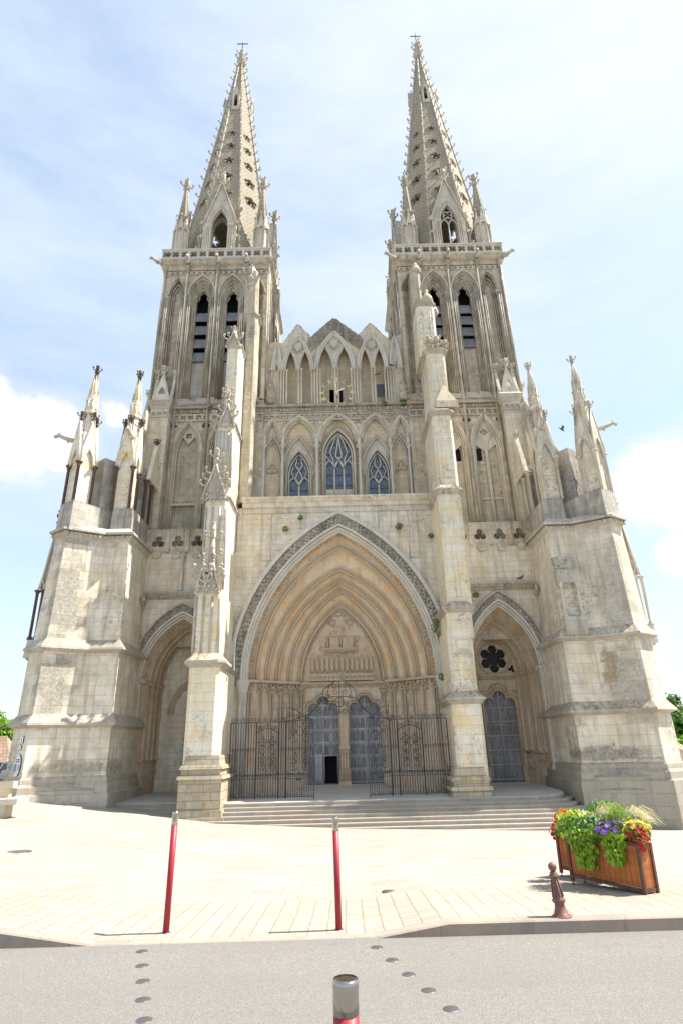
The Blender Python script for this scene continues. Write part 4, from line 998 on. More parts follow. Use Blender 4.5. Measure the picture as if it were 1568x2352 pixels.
    tr.box(xc - .36, xc + .36, yt - .36, yt + .1, ZF - .2, zd + .15)
    sub('trumeau', tr, M['portal'], lo)
    th = MB(); th.box(-2.4, 2.4, yt - .35, yt + .5, ZF - .4, zd - .0); th.box(-2.5, 2.5, yt - .7, yt - .35, ZF - .4, zd - .12); part('threshold', th, M['step'])
    # oak doors, grey with age: boards, rails and rows of small gothic panels
    for i, (cx, hw) in enumerate(DO):
        d = MB(); yd = yt + .28
        wk = None
        hl = []
        if i == 0:
            wx0, wz0 = at(745.5, 1803, yd); wx1, wz1 = at(775, 1735, yd); wk = (wx0, wx1, wz1)
            hl = [[(wk[0], zd + .03), (wk[1], zd + .03), (wk[1], wk[2]), (wk[0], wk[2])]]
        d.plate([(cx - hw - .1, zd), (cx + hw + .1, zd), (cx + hw + .1, 5.0), (cx - hw - .1, 5.0)], hl, yd, yd + .1)
        do = part('door', d, M['oak']); tag(do, 'grey panelled double door with open black wicket' if i == 0 else 'closed grey panelled church door right of the central pillar')
        p = MB(); rows = 6; zr0 = zd + .05; dz = (4.35 - zr0) / rows
        for r_ in range(rows):
            z0 = zr0 + r_ * dz
            if i == 0 and z0 < wk[2] - .1: continue
            p.box(cx - hw, cx + hw, yd - .05, yd, z0, z0 + .07)
            for k in range(6):
                x = cx - hw + (k + .5) * hw / 3; p.tube([(x - hw/6, yd - .02, z0 + .08), (x - hw/6, yd - .02, z0 + dz * .58)] + [(a_, yd - .02, b_) for a_, b_ in arch(x, z0 + dz * .58, hw / 6, dz * .28, 4)], .032, 4)
                p.plate([(x - hw/6, z0 + dz), (x + hw/6, z0 + dz), (x + hw/6, z0 + dz*.85), (x, z0 + dz*.93), (x - hw/6, z0 + dz*.85)], [], yd - .03, yd - .001)
        p.box(cx - .035, cx + .035, yd - .06, yd, (zd if i else wk[2] + .1), 5.0)
        sub('door_panel', p, M['oak2'], do)
        if i == 0:
            f = MB(); x0, x1, z1 = wk
            f.tube([(x0, yd - .03, zd), (x0, yd - .03, z1), (x1, yd - .03, z1), (x1, yd - .03, zd)], .03, 4); f.box(x0 - .55, x0 - .12, yd - .03, yd, zd + .1, z1 + .1); sub('wicket_frame', f, M['oak2'], do)
            k = MB(); k.box(x0 - .3, x1 + .3, yd + .5, yd + .55, zd - .1, z1 + .4); sub('dark_interior', k, M['dark'], do)
    # ---------------- side porches
    for s in (-1, 1):
        cx, hw, z_s, h = SIDE[s]
        w = MB(S(s))
        ztop = 13.6
        w.plate([(6.6, ZF - 1), (12.9, ZF - 1), (12.9, ztop), (6.6, ztop)], [opening(cx, ZF - .9, z_s, hw, h, 12)], yw, yw + .55)
        sw = part('side_porch_wall', w, M['porch']); tag(sw, ('left' if s < 0 else 'right') + ' porch wall with pointed archway')
        o = MB(S(s))
        ring(o, cx, z_s - .9, z_s, hw + .62, h + .85, hw + .54, h + .74, yw - .22, yw + .05, 12)
        sub('hood_mould', o, M['dirty'], sw)
        o = MB(S(s)); ring(o, cx, z_s - .8, z_s, hw + .55, h + .74, hw + .20, h + .28, yw - .06, yw + .05, 12)
        for e in (.30, .44): lumps(o, [(a, yw - .1, b) for a, b in opening(cx, z_s - .8, z_s, hw + e, h + e * 1.35, 12)], .13, .27, .04)
        sub('foliage_band', o, M['leafband'], sw)
        o = MB(S(s))
        for k, e in enumerate((.17, .05, -.06)): atube(o, cx, yw - .10 + .12 * k, z_s, z_s, hw + e, h + e * 1.4, .08, 12, 6)
        for e, yy in ((.14, -.06), (-.02, .2)):
            column(o, cx + hw + e, yw + yy, ZF + .9, z_s + .05, .12, .22, 8); column(o, cx - hw - e, yw + yy, ZF + .9, z_s + .05, .12, .22, 8)
            foliage_cap(o, cx + hw + e, yw + yy, z_s, .24)
        o.box(cx + hw - .15, cx + hw + .5, yw - .25, yw + .6, ZF - .6, ZF + .9)
        sub('roll_moulding', o, M['white'], sw)
        o = MB(S(s)); zl2 = at(1180, 1338, yw)[1] if s > 0 else at(375, 1361, yw)[1]
        o.frus([(7.1, yw - .10), (12.4, yw - .10), (12.4, yw + .1), (7.1, yw + .1)], zl2 - .45, [(7.1, yw - .3), (12.4, yw - .3), (12.4, yw + .1), (7.1, yw + .1)], zl2 - .12); o.box(7.1, 12.4, yw - .34, yw + .1, zl2 - .12, zl2)
        lumps(o, [(7.3, yw - .2, zl2 - .3), (12.2, yw - .2, zl2 - .3)], .11, .2, .02)
        sub('ledge', o, M['dirty'], sw)
        gg = MB(S(s)); gargoyle(gg, (12.2, yw - .1, zl2 - .75), (-.3, -1, .05), .75, .2); sub('gargoyle', gg, M['dirty'], sw)
        # pierced parapet with trefoils
        o = MB(S(s)); zt = at(1150, 1201, yw)[1]; n_ = 4; x0, x1 = 7.2, 12.3; wd = (x1 - x0) / n_
        for i in range(n_):
            a = x0 + i * wd
            o.plate([(a, ztop), (a + wd, ztop), (a + wd, zt), (a, zt)], [foil(a + wd / 2, ztop + (zt - ztop) * .50, .44, 3, math.pi / 2)], yw - .02, yw + .26)
            o.lathe(0, 0, [(.001, 0), (.002, .001)], 3) if False else None
            o.tube([(a + wd / 2, yw - .12, ztop - .05), (a + wd / 2, yw + .1, ztop - .05)], .28, 12, False)
            o.box(a + wd - .12, a + wd + .12, yw - .12, yw + .2, ztop + .1, zt)
        o.box(x0, x1, yw - .06, yw + .3, zt, zt + .06)
        sub('parapet', o, M['tower'], sw)
        o = MB(S(s)); o.frus([(7.1, yw + .27), (12.4, yw + .27), (12.4, YT - .05), (7.1, YT - .05)], ztop - .6, [(7.1, yw + .27), (12.4, yw + .27), (12.4, YT - .05), (7.1, YT - .05)], ztop + .12)
        sub('terrace_roof', o, M['leadroof'], sw)
        if s < 0:
            o = MB(S(s))
            for x in (8.55, 9.95): column(o, x, yw - .14, zl2 + .05, ztop - .1, .10, .2, 8)
            sub('wall_shaft', o, M['shaft'], sw)
        # inside of the porch
        r = MB(S(s)); yb = 38.3
        A0 = arch(cx, z_s, hw, h, 10); 
        if s > 0:
            LVs = [(hw, h, yw + .5, cx), (1.98, 3.3, 36.8, 9.75), (1.72, 3.0, 37.3, 9.75), (1.48, 2.75, 37.8, 9.75), (1.25, 2.5, yb, 9.75)]
        else:
            LVs = [(hw, h, yw + .5, cx), (2.05, 3.5, 36.6, 9.6), (1.9, 3.3, 37.1, 9.6), (1.8, 3.2, 37.6, 9.6), (1.75, 3.1, yb, 9.6)]
        m_ = None; vs = []; fs = []
        for a, hh, y, c_ in LVs:
            pth = opening(c_, ZF - .2, z_s - (0 if y < 36.3 else .15), a, hh, 10); m_ = len(pth); vs += [(p[0], y, p[1]) for p in pth]
        for k in range(len(LVs) - 1):
            for j in range(m_ - 1): fs.append((k*m_+j, k*m_+j+1, (k+1)*m_+j+1, (k+1)*m_+j))
        r.add(vs, fs)
        ri = part('side_portal', r, M['portal']); tag(ri, ('left' if s < 0 else 'right') + ' porch interior with receding arch orders')
        o = MB(S(s)); c2 = MB(S(s))
        for a, hh, y, c_ in LVs[1:]:
            zz_ = z_s - .15; atube(o, c_, y - .05, None, zz_, a, hh, .07, 10, 6); atube(o, c_, y - .12, None, zz_, a + .09, hh + .1, .045, 10, 5)
            for q in (-1, 1): column(o, c_ + q * (a + .02), y - .12, ZF + 1.9, zz_ + .05, .085, .16, 7)
            for q in (-1, 1): foliage_cap(c2, c_ + q * (a + .02), y - .15, zz_, .18, 8)
            lumps(c2, [(p, y - .28, q) for p, q in arch(c_, zz_, a + .22, hh + .28, 10)], .12, .22, .04)
        for q in (-1, 1):
            o.tube([(c_ + q * (LVs[1][0] + .1), LVs[1][2] - .3, ZF + 1.85), (c_ + q * (LVs[-1][0] + .05), LVs[-1][2] - .1, ZF + 1.85)], .12, 5)
            for i in range(26):
                f = random.random(); c2.lump((c_ + q * (LVs[1][0] - f * (LVs[1][0] - LVs[-1][0]) - .0), LVs[1][2] + f * (LVs[-1][2] - LVs[1][2]) - .08, ZF + random.uniform(.9, 1.8)), .10)
        sub('shaft_and_roll', o, M['portal'], ri); sub('foliage_order', c2, M['carvedwarm'], ri)
        b = MB(S(s)); zz_ = z_s - .15; c_ = LVs[-1][3]; aa = LVs[-1][0] + .15; hh = LVs[-1][1] + .15
        if s > 0:
            dcx, dhw = 9.75, .98
            hl = [foil(c_ - .05, zz_ + 1.0, .90, 6, math.pi / 2, 5), foil(c_ + .02, zz_ + 2.22, .17, 4, 0, 4), foil(c_ + 1.05, zz_ + .34, .25, 3, math.pi/2.6, 5), tref(dcx, dhw, ZF + .2, 4.1)]
            b.plate(opening(c_, ZF - .2, zz_, aa, hh, 8), hl, yb - .02, yb + .3)
            bo = sub('back_wall', b, M['portal'], ri)
            o = MB(S(s))
            for e in (.0, .1, .22): o.tube([(c_ - .05 + (.95 + e * .5) * math.cos(t * math.pi / 14), yb - .04, zz_ + 1.0 + (.95 + e * .5) * math.sin(t * math.pi / 14)) for t in range(28)], .03, 4, True, True)
            o.box(c_ - aa, c_ + aa, yb - .14, yb, zz_ - .08, zz_ + .05); lumps(o, [(c_ - aa, yb - .05, zz_ - .25), (c_ + aa, yb - .05, zz_ - .25)], .09, .17)
            lumps(o, [(x + (x - dcx) * .22, yb - .03, z + .2) for x, z in tref(dcx, dhw, 3.0, 4.1)], .10, .16)
            lumps(o, [(x + (x - dcx) * .42, yb - .03, z + .42) for x, z in tref(dcx, dhw, 3.6, 4.1)], .10, .17)
            o.tube([(x + (x - dcx) * .07, yb - .05, z + .04) for x, z in tref(dcx, dhw, .5, 4.1)], .06, 5)
            sub('carved_surround', o, M['carvedwarm'], ri)
            k = MB(S(s)); k.box(c_ - 1.3, c_ + 1.4, yb + .32, yb + .36, zz_ + .0, zz_ + 2.6); sub('dark_glazing', k, M['mesh'], ri)
            d = MB(S(s)); yd = yb + .22; d.box(dcx - dhw - .1, dcx + dhw + .1, yd, yd + .1, ZF + .2, 5.1)
            do = part('door', d, M['oak']); tag(do, 'tall grey panelled double door inside the right porch')
            p = MB(S(s)); rows = 6; zr0 = ZF + .3; dz = (4.7 - zr0) / rows; cxx = dcx
            for r_ in range(rows):
                z0 = zr0 + r_ * dz; p.box(cxx - dhw, cxx + dhw, yd - .05, yd, z0, z0 + .07)
                for kk in range(6):
                    x = cxx - dhw + (kk + .5) * dhw / 3; p.tube([(x - dhw/6, yd - .02, z0 + .08), (x - dhw/6, yd - .02, z0 + dz * .6)] + [(a_, yd - .02, b_) for a_, b_ in arch(x, z0 + dz * .6, dhw / 6, dz * .28, 4)], .025, 4)
            p.box(cxx - .03, cxx + .03, yd - .07, yd, ZF + .2, 5.1)
            sub('door_panel', p, M['oak2'], do)
            stp = MB(S(s)); stp.box(8.5, 11.1, yb - .5, yb + .3, ZF - .3, ZF + .2); part('threshold', stp, M['step'])
        else:
            b.plate(opening(c_, ZF - .2, zz_, aa, hh, 8), [], yb - .02, yb + .3)
            bo = sub('back_wall', b, M['porch'], ri)
            o = MB(S(s))
            for e in (0, .16, .3): o.tube([(x, yb - .06, z) for x, z in arch(9.1, 4.0, 1.75 - e, 2.2 - e, 8)], .05, 5)
            dcx = 8.5
            for e in (0, .12, .26): o.tube([(dcx + .95 - e, yb - .08, ZF + .2), (dcx + .95 - e, yb - .08, 2.6), (dcx + .8 - e, yb - .08, 3.1), (dcx + .3 - e * .5, yb - .08, 3.6 - e), (dcx - .1, yb - .08, 4.3 - e), (dcx - .2, yb - .08, 4.9 - e)], .07, 6)
            o.lump((dcx + 1.15, yb - .12, 2.55), .2); o.tube([(dcx + .95, yb - .08, 2.7), (dcx + 1.15, yb - .1, 2.55)], .08, 5)
            sub('blind_arch', o, M['portal'], ri)
porch()
central()
# ---------------------------------------------------------------- front piers
def pier(s, stages, mat, lab, grey_from=99):
    b = MB(); b2 = MB(); led = MB(); first = None
    for k, (pl, pr, pb, pt_, Yf, back, lz) in enumerate(stages):
        ym = (pb + pt_) / 2
        xl = at(pl, ym, Yf)[0]; xr = at(pr, ym, Yf)[0]; z0 = at((pl+pr)/2, pb, Yf)[1]; z1 = at((pl+pr)/2, pt_, Yf)[1]
        ch = .18
        poly = [(xl + ch, Yf), (xr - ch, Yf), (xr, Yf + ch), (xr, back), (xl, back), (xl, Yf + ch)]
        (b2 if k >= grey_from else b).frus(poly, z0 - .6, poly, z1)
        if lz:
            led.mark(); led.frus(offp(poly, .02), z1 - .12, offp(poly, lz), z1 + .10); 
            led.frus(offp(poly, lz + .03), z1 + .10, offp(poly, lz + .03), z1 + .22); 
            led.frus(offp(poly, lz), z1 + .22, offp(poly, -.15), z1 + .22 + lz * 1.7)
        first = first or (xl, xr, z0, z1)
    o = part('front_pier', b, mat); tag(o, lab)
    if b2.v: sub('upper_stage', b2, M['tower'], o)
    lo = sub('weathered_ledge', led, M['dirty'], o)
    return o
pr_ = pier(1, [(1044, 1114, 1775, 1612, 32.25, 35.7, .22), (1033, 1091, 1600, 1442, 32.45, 35.7, .0), (1026, 1085, 1440, 1402, 32.4, 35.7, .2), (1016, 1071, 1385, 1130, 32.8, 37.2, .2),
          (998.5, 1045.5, 1118, 950, 33.25, 37.2, .18), (984, 1027, 935, 808, 34.0, 37.2, .2), (958, 1001, 800, 700, 34.8, 37.4, .1), (943, 966, 690, 618, 35.9, 37.4, .0)], M['pier'], 'stepped cream pier right of the great portal', 7)
pl_ = pier(-1, [(426, 500, 1745, 1528, 31.0, 35.7, .24), (444, 506, 1508, 1360, 31.6, 35.7, .0), (464, 519, 1358, 1145, 32.5, 37.2, .1),
          (492, 534, 1140, 975, 33.3, 37.2, .1), (517, 549, 970, 795, 34.1, 37.2, .08), (556, 584, 1135, 725, 35.7, 37.3, .12), (562, 592, 722, 622, 36.2, 37.4, .0)], M['pier'], 'pier with crocketed ogee gables left of the great portal', 5)
def pier_extras():
    # moulded bases
    for s, o, (pl, pr, Yf), ztop in ((1, pr_, (1040, 1122, 32.1), 1768), (-1, pl_, (414, 506, 30.85), 1742)):
        m = MB(); xl = at(pl, 1790, Yf)[0]; xr = at(pr, 1790, Yf)[0]; zt = at((pl+pr)/2, ztop, Yf)[1]; zb = -.7 if s > 0 else -1.9
        P = [(xl, Yf), (xr, Yf), (xr, 35.7), (xl, 35.7)]
        P = offp(P, -.10)
        m.frus(offp(P, .02), zt - .35, offp(P, -.05), zt + .12); m.frus(offp(P, .18), zt - .50, offp(P, .10), zt - .32); m.frus(offp(P, .08), zt - .8, offp(P, .10), zt - .48)
        m.frus(offp(P, .26), zt - .95, offp(P, .22), zt - .78); m.frus(offp(P, .16), zb - .5, offp(P, .16), zt - .9)
        if s < 0: m.frus(offp(P, .30), -2.2, offp(P, .26), -.78); m.frus(offp(P, .42), -2.2, offp(P, .40), -1.12)
        sub('moulded_base', m, M['basest'], o)
    # right: renaissance details
    o = MB()
    x, z = at(979, 705, 34.8)
    o.lathe(at(979, 690, 35.6)[0], 35.6, [(.75, z - .1), (.8, z + .2), (.45, z + .35), (.34, z + .5), (.36, z + 1.0), (.5, z + 1.15), (.46, z + 1.5), (.2, z + 1.9), (.1, z + 2.1), (.16, z + 2.3), (.02, z + 2.45)], 8)
    o.mark(); x, z = at(1022, 925, 33.8)
    z = at(1022, 940, 33.6)[1]
    o.frus([(x-.78, 33.3), (x+.78, 33.3), (x+.78, 34.6), (x-.78, 34.6)], z, [(x-.7, 33.35), (x+.7, 33.35), (x+.7, 34.6), (x-.7, 34.6)], z + .55)
    o.frus([(x-.70, 33.4), (x+.70, 33.4), (x+.70, 34.6), (x-.70, 34.6)], z + .55, [(x-.05, 33.9), (x+.05, 33.9), (x+.05, 34.1), (x-.05, 34.1)], z + 2.1)
    for i, px in enumerate((985, 1004, 1022)):
        o.mark(); xx, zz = at(px, 800, 33.9); finial(o, xx, 33.95, zz, 1.0 if i < 2 else .7)
    o.mark(); xx, zz = at(954, 618, 35.8); o.lathe(xx, 36.1, [(.42, zz - .1), (.45, zz + .1), (.3, zz + .3), (.3, zz + .5), (.14, zz + .75), (.15, zz + .85), (.02, zz + 1.05)], 8)
    sub('pier_finial', o, M['orange'], pr_)
    o = MB(); 
    for (pl, pr, pa, pb, Yf) in ((1030, 1058, 1190, 1370, 32.8), (1006, 1028, 965, 1100, 33.25), (1046, 1086, 1470, 1580, 32.45), (990, 1008, 830, 900, 34.0), (1011, 1027, 830, 900, 34.0), (966, 976, 715, 790, 34.8), (982, 993, 715, 790, 34.8)):
        o.mark(); xl, z1 = at(pl, pa, Yf); xr, z0 = at(pr, pb, Yf); o.tube([(xl, Yf, z0), (xl, Yf, z1), (xr, Yf, z1), (xr, Yf, z0), (xl, Yf, z0)], .035, 4)
    x, z = at(1063, 1502, 32.42); 
    for k in range(9): a = math.pi * k / 8; o.tube([(x, 32.44, z - .1), (x + .5 * math.cos(a), 32.42, z - .1 + .42 * math.sin(a))], .04, 4)
    x, z = at(1063, 1424, 32.38); lumps(o, [(x - .45, 32.36, z), (x, 32.36, z - .2), (x + .45, 32.36, z)], .15, .15); o.lump((x, 32.34, z + .1), .25)
    x, z = at(1069, 1583, 32.4); lumps(o, [(x - .5, 32.36, z), (x + .5, 32.36, z)], .16, .2)
    sub('sunk_panel', o, M['pier'], pr_)
    # left: flamboyant crocketed gables and finials
    o = MB(); random.seed(5)
    def ogee(pxc, py0, py1, pw, Yf, nc=3, fin=1.0, dbl=1):
        xc = at(pxc, py0, Yf)[0]; o.mark(); z0 = at(pxc, py0, Yf)[1]; z1 = at(pxc, py1, Yf)[1]; hw = at(pxc + pw, py0, Yf)[0] - xc; H = z1 - z0
        for q in (-1, 1):
            pts = [(xc + q * hw, Yf - .06, z0), (xc + q * hw * .80, Yf - .08, z0 + H * .28), (xc + q * hw * .42, Yf - .08, z0 + H * .55), (xc + q * hw * .14, Yf - .04, z0 + H * .8), (xc, Yf, z0 + H)]
            o.tube(pts, .085, 5)
            for k in range(nc):
                p = Vector(pts[1]).lerp(Vector(pts[3]), (k + .3) / nc); crocket(o, p, (q, -.2, 0), .42)
            for k in range(nc): o.lump((xc + q * hw * (1 - k / nc), Yf - .1, z0 + H * .3 * k / nc), .12)
        o.plate([(xc - hw, z0), (xc + hw, z0), (xc + hw * .6, z0 + H * .42), (xc + hw * .1, z0 + H * .85), (xc - hw * .1, z0 + H * .85), (xc - hw * .6, z0 + H * .42)], [], Yf - .02, Yf + .25)
        finial(o, xc, Yf + .02, z0 + H * .95, fin)
        return xc, z0, H
    ogee(492, 1145, 1062, 26, 32.4, 3, 1.0)
    ogee(521, 978, 925, 17, 33.2, 2, .9); ogee(507, 985, 940, 13, 33.4, 2, .6)
    ogee(536, 797, 760, 15, 34.0, 1, .5); ogee(541, 790, 762, 8, 34.6, 1, .4)
    for px, w_ in ((462, 11), (486, 18)):
        ogee(px, 1362, 1290, w_, 31.5, 3, .55)
    # tall slender double finial in front of the middle stage
    o.mark(); x, z0 = at(484, 1330, 31.75); z1 = at(486, 1205, 31.75)[1]
    o.lathe(x, 31.8, [(.42, z0 - .6), (.22, z0 + .4), (.13, z0 + 1.2), (.10, z1)], 8)
    for f in (.1, .42, .75):
        for i in range(4): a = i * math.pi / 2 + .2; crocket(o, (x + .08 * math.cos(a), 31.8 + .08 * math.sin(a), z0 + (z1 - z0) * f), (math.cos(a), math.sin(a), 0), .42)
    o.lump((x, 31.8, z1 + .1), .16)
    o.mark(); x, z0 = at(521, 935, 33.3); z1 = at(521, 900, 33.3)[1]; o.tube([(x, 33.3, z0 - 1.5), (x, 33.3, z1)], [.14, .05], 6)
    for f in (0, .5, .95):
        for i in range(4): a = i * math.pi / 2; crocket(o, (x, 33.3, z0 + (z1 - z0) * f), (math.cos(a), math.sin(a), 0), .36)
    o.mark(); x, z = at(578, 620, 36.2); o.lathe(x, 36.6, [(.42, z - .3), (.40, z + .2), (.22, z + .6), (.02, z + .8)], 8); finial(o, x - .1, 36.2, z - 1.2, 1.4)
    sub('ogee_gable', o, M['carved'], pl_)
    o = MB()
    # vertical mullion mouldings on the left pier stages
    for (pl, pr, pb, pt_, Yf, n) in ((494, 532, 1120, 990, 33.3, 4), (467, 517, 1355, 1165, 32.5, 3), (446, 504, 1500, 1370, 31.6, 3)):
        for i in range(n + 1):
            px = pl + (pr - pl) * i / n; ym = (pb + pt_) / 2; x = at(px, ym, Yf)[0]; o.tube([(x, Yf - .02, at(px, pb, Yf)[1]), (x, Yf - .02, at(px, pt_, Yf)[1])], .07, 5)
    # blind net tracery in the gable
    x, z = at(490, 1125, 32.4)
    for q in (-1, 1):
        o.tube([(x, 32.36, z - .9), (x + q * .3, 32.36, z - .3), (x + q * .12, 32.36, z + .3), (x, 32.36, z + .9)], .05, 5); o.tube([(x + q * .62, 32.36, z - .9), (x + q * .3, 32.36, z - .2), (x + q * .5, 32.36, z + .2)], .05, 5); o.tube([(x, 32.36, z - .2), (x + q * .45, 32.36, z - .75)], .05, 5)
    sub('blind_tracery', o, M['carved'], pl_)
    k = MB(); xx = at(500, 1420, 31.6)[0]
    k.box(-5.99, -5.93, 32.9, 33.2, 5.9, 7.7); 
    sub('slit_window', k, M['slate'], pl_)
pier_extras()
# ---------------------------------------------------------------- ground heights
HZ = [(-60, 1.2), (-30, .45), (-20, .05), (-15.5, -.18), (-11, -.72), (-6, -1.28), (0, -1.58), (9, -1.86), (15, -2.06), (30, -2.3), (60, -2.5)]
def lerp_tab(T, x):
    if x <= T[0][0]: return T[0][1]
    for (a, u), (b, v) in zip(T[:-1], T[1:]):
        if x <= b: return u + (v - u) * (x - a) / (b - a)
    return T[-1][1]
KERB = [(-6, -.02), (-3.95, -.05), (-2.9, -.195), (-.5, -.20), (.3, -.195), (1.15, -.075), (6, -.07)]
YK = 7.93
def road_z(y): return -.03 - .022 * y
def plaza_z(x, y):
    if y <= YK: return lerp_tab(KERB, x)
    t = min(1, (y - YK) / (30 - YK)); a = lerp_tab(KERB, x) if abs(x) < 9 else -.06; b = lerp_tab(HZ, x)
    w_ = t ** 1.12
    z = a * (1 - w_) + b * w_
    if y > 34: z += (b * .0)
    return z
def on_ground(px, py, dz=0):
    d = ROT @ Vector((px - 784, 1176 - py, -FPX)); d.normalize(); lo = 4.0; t = lo
    while t < 200:
        p = d * t; z = p.z + EYE; g = road_z(p.y) if p.y < YK else plaza_z(p.x, p.y)
        if z < g + dz: return p.x, p.y, g + dz
        t += .01
    return p.x, p.y, g
# ---------------------------------------------------------------- outer corner buttresses
def outer(s):
    A = [(12.0, 35.6), (12.05, 32.1), (13.65, 32.1), (13.8, 32.0), (15.55, 30.95), (16.7, 31.75), (16.4, 34.2), (16.4, 40), (12.0, 40)]
    st = MB(S(s)); z1, z2, z3, z4 = .72, 3.25, 7.05, 13.7
    st.frus(offp(A, .12), z1 - .2, offp(A, .10), z2); st.frus(offp(A, .05), z2 - .1, offp(A, .02), z3); st.frus(offp(A, -.04), z3, offp(A, -.30), z4)
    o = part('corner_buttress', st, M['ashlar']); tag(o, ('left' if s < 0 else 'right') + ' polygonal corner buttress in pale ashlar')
    l = MB(S(s))
    for z, e in ((z2, .12), (z3, .04)):
        l.frus(offp(A, e + .02), z - .16, offp(A, e + .26), z - .02); l.frus(offp(A, e + .28), z - .02, offp(A, e + .26), z + .08); l.frus(offp(A, e + .25), z + .08, offp(A, e - .10), z + .55)
    sub('string_course', l, M['dirty'] if s > 0 else M['plinth'], o)
    l = MB(S(s)); A4 = offp(A, -.30)
    l.frus(offp(A4, .02), z4 - .35, offp(A4, .22), z4 - .05); l.frus(offp(A4, .36), z4 + .02, offp(A4, .36), z4 + .14); l.frus(offp(A4, .34), z4 + .14, offp(A4, -.05), z4 + .5)
    q = offp(A4, .2)
    lumps(l, [(p[0], p[1], z4 - .14) for p in q[1:7]], .13, .26, .01)
    sub('cornice', l, M['carved'], o)
    l = MB(S(s))
    l.frus(offp(A, .42), -3, offp(A, .42), .0); l.frus(offp(A, .42), .0, offp(A, .34), .08); l.frus(offp(A, .32), .08, offp(A, .32), .38); l.frus(offp(A, .32), .38, offp(A, .22), .52); l.frus(offp(A, .22), .52, offp(A, .2), .72); l.frus(offp(A, .2), .72, offp(A, .10), .86)
    # sloping stones between the two arms of the plinth
    for (z, d_) in ((-.05, 1.2), (.55, .75)):
        e = d_
        l.frus([(12.3, 31.8), (13.3, 31.8 - e * .3), (15.0, 30.95), (14.9, 31.9)], z - 3, [(12.35, 31.75), (13.3, 31.75 - e * .25), (14.9, 31.0), (14.9, 31.9)], z - .35)
        l.frus([(12.35, 31.7), (13.3, 31.7 - e * .2), (14.9, 30.97), (14.9, 31.9)], z - .34, [(12.8, 32.3), (13.4, 32.25), (14.4, 31.5), (14.4, 32.4)], z + .12)
    sub('plinth', l, M['plinth'] if s < 0 else M['plinthdark'], o)
    # upper works: solid pedestals, wall between, gabled tabernacles with spirelets
    u = MB(S(s)); PA = [(12.35, 32.5), (13.62, 32.5), (13.62, 37), (12.35, 37)]
    zp = 15.55
    u.frus(PA, z4, offp(PA, -.04), zp)
    ang = math.atan2(31.75 - 30.95, 16.7 - 15.55)
    def B_at(u_, v_):  # local frame of the diagonal arm: u along its end face, v backwards
        c = Vector((15.85, 31.4)); e = Vector((math.cos(ang), math.sin(ang))); n = Vector((-e.y, e.x)); p = c + e * u_ + n * v_; return (p.x, p.y)
    PBb = [B_at(-.72, -.05), B_at(.72, -.05), B_at(.72, 4.6), B_at(-.72, 4.6)]
    u.frus(PBb, z4, offp(PBb, -.04), zp)
    u.frus([(12.45, 34.3), (13.5, 34.3), (13.5, 38), (12.45, 38)], zp, [(12.45, 34.6), (13.5, 34.6), (13.5, 38), (12.45, 38)], 18.6); u.frus([B_at(-.5, 1.7), B_at(.5, 1.7), B_at(.55, 5.0), B_at(-.55, 5.0)], zp, [B_at(-.5, 1.7), B_at(.5, 1.7), B_at(.55, 5.0), B_at(-.55, 5.0)], 19.0)
    u.frus([(13.3, 34.6), (14.6, 33.4), (15.2, 40), (13.3, 40)], z4, [(13.3, 34.8), (14.6, 33.6), (15.2, 40), (13.3, 40)], 19.0)
    sub('upper_wall', u, M['pedestal'], o)
    colm = M['redbrown'] if s < 0 else M['shaft']
    def tabernacle(cx, cy, rot, z0, W, zc, zg, ztip, lab, off=0):
        T = S(s) @ Matrix.Translation((cx, cy, 0)) @ Matrix.Rotation(rot, 4, 'Z')
        c = MB(T); c.box(-W * .78, W * .78, -W * .78, W * .78, z0, zg - .9)
        c.lathe(0, 0, [(W * .62, zc), (W * .60, zg + .5), (W * .78, zg + .62), (W * .78, zg + .78), (W * .58, zg + .82), (W * .55, zg + 1.9), (W * .4, zg + 2.1)], 8, math.pi / 8, False)
        for k in range(4):
            m2 = MB(T @ Matrix.Rotation(k * math.pi / 2, 4, 'Z'))
            m2.plate([(-W * 1.08, zc), (-W * .66, zc)] + arch(0, zc, W * .64, W * 2.0, 7)[1:-1] + [(W * .66, zc), (W * 1.08, zc), (W * .9, zc + .9), (0, zg), (-W * .9, zc + .9)], [], -W * 1.04, -W * .76)
            m2.plate([(-W * .72, z0), (W * .72, z0), (W * .72, zc), (-W * .72, zc)], [], -W * .74, -W * .70)
            Mi = T.inverted(); c.add([tuple(Mi @ Vector(v)) for v in m2.v], m2.f)
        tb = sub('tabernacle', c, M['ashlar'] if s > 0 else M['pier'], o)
        m = MB(T)
        for k in range(4):
            R2 = Matrix.Rotation(k * math.pi / 2, 4, 'Z')
            def q_(x, y, z): v = R2 @ Vector((x, y, z)); return (v.x, v.y, v.z)
            m.tube([q_(-W * .95, -W * 1.02, zc + .1), q_(-W * .78, -W * 1.02, zc + 1.0), q_(0, -W * 1.0, zg + .1), q_(W * .78, -W * 1.02, zc + 1.0), q_(W * .95, -W * 1.02, zc + .1)], .075, 5)
            m.tube([q_(a, -W * 1.0, b) for a, b in arch(0, zc, W * .66, W * 2.03, 7)], .065, 5)
        sub('gable_moulding', m, M['pier'] if s < 0 else M['shaft'], tb)
        m = MB(T); m.split = True
        for k in range(4):
            for e in (1,):
                a = math.pi / 4 + k * math.pi / 2; column(m, W * .98 * math.cos(a) * 1.33, W * .98 * math.sin(a) * 1.33, z0, zc + .08, .095, .19, 8, False)
        sub('column', m, colm, tb)
        m = MB(T)
        for k in range(4): m.mark(); a = -math.pi / 2 + k * math.pi / 2; finial(m, W * .95 * math.cos(a), W * .95 * math.sin(a), zg - .05, .62)
        sub('gable_finial', m, colm if s < 0 else M['carved'], tb)
        m = MB(T)
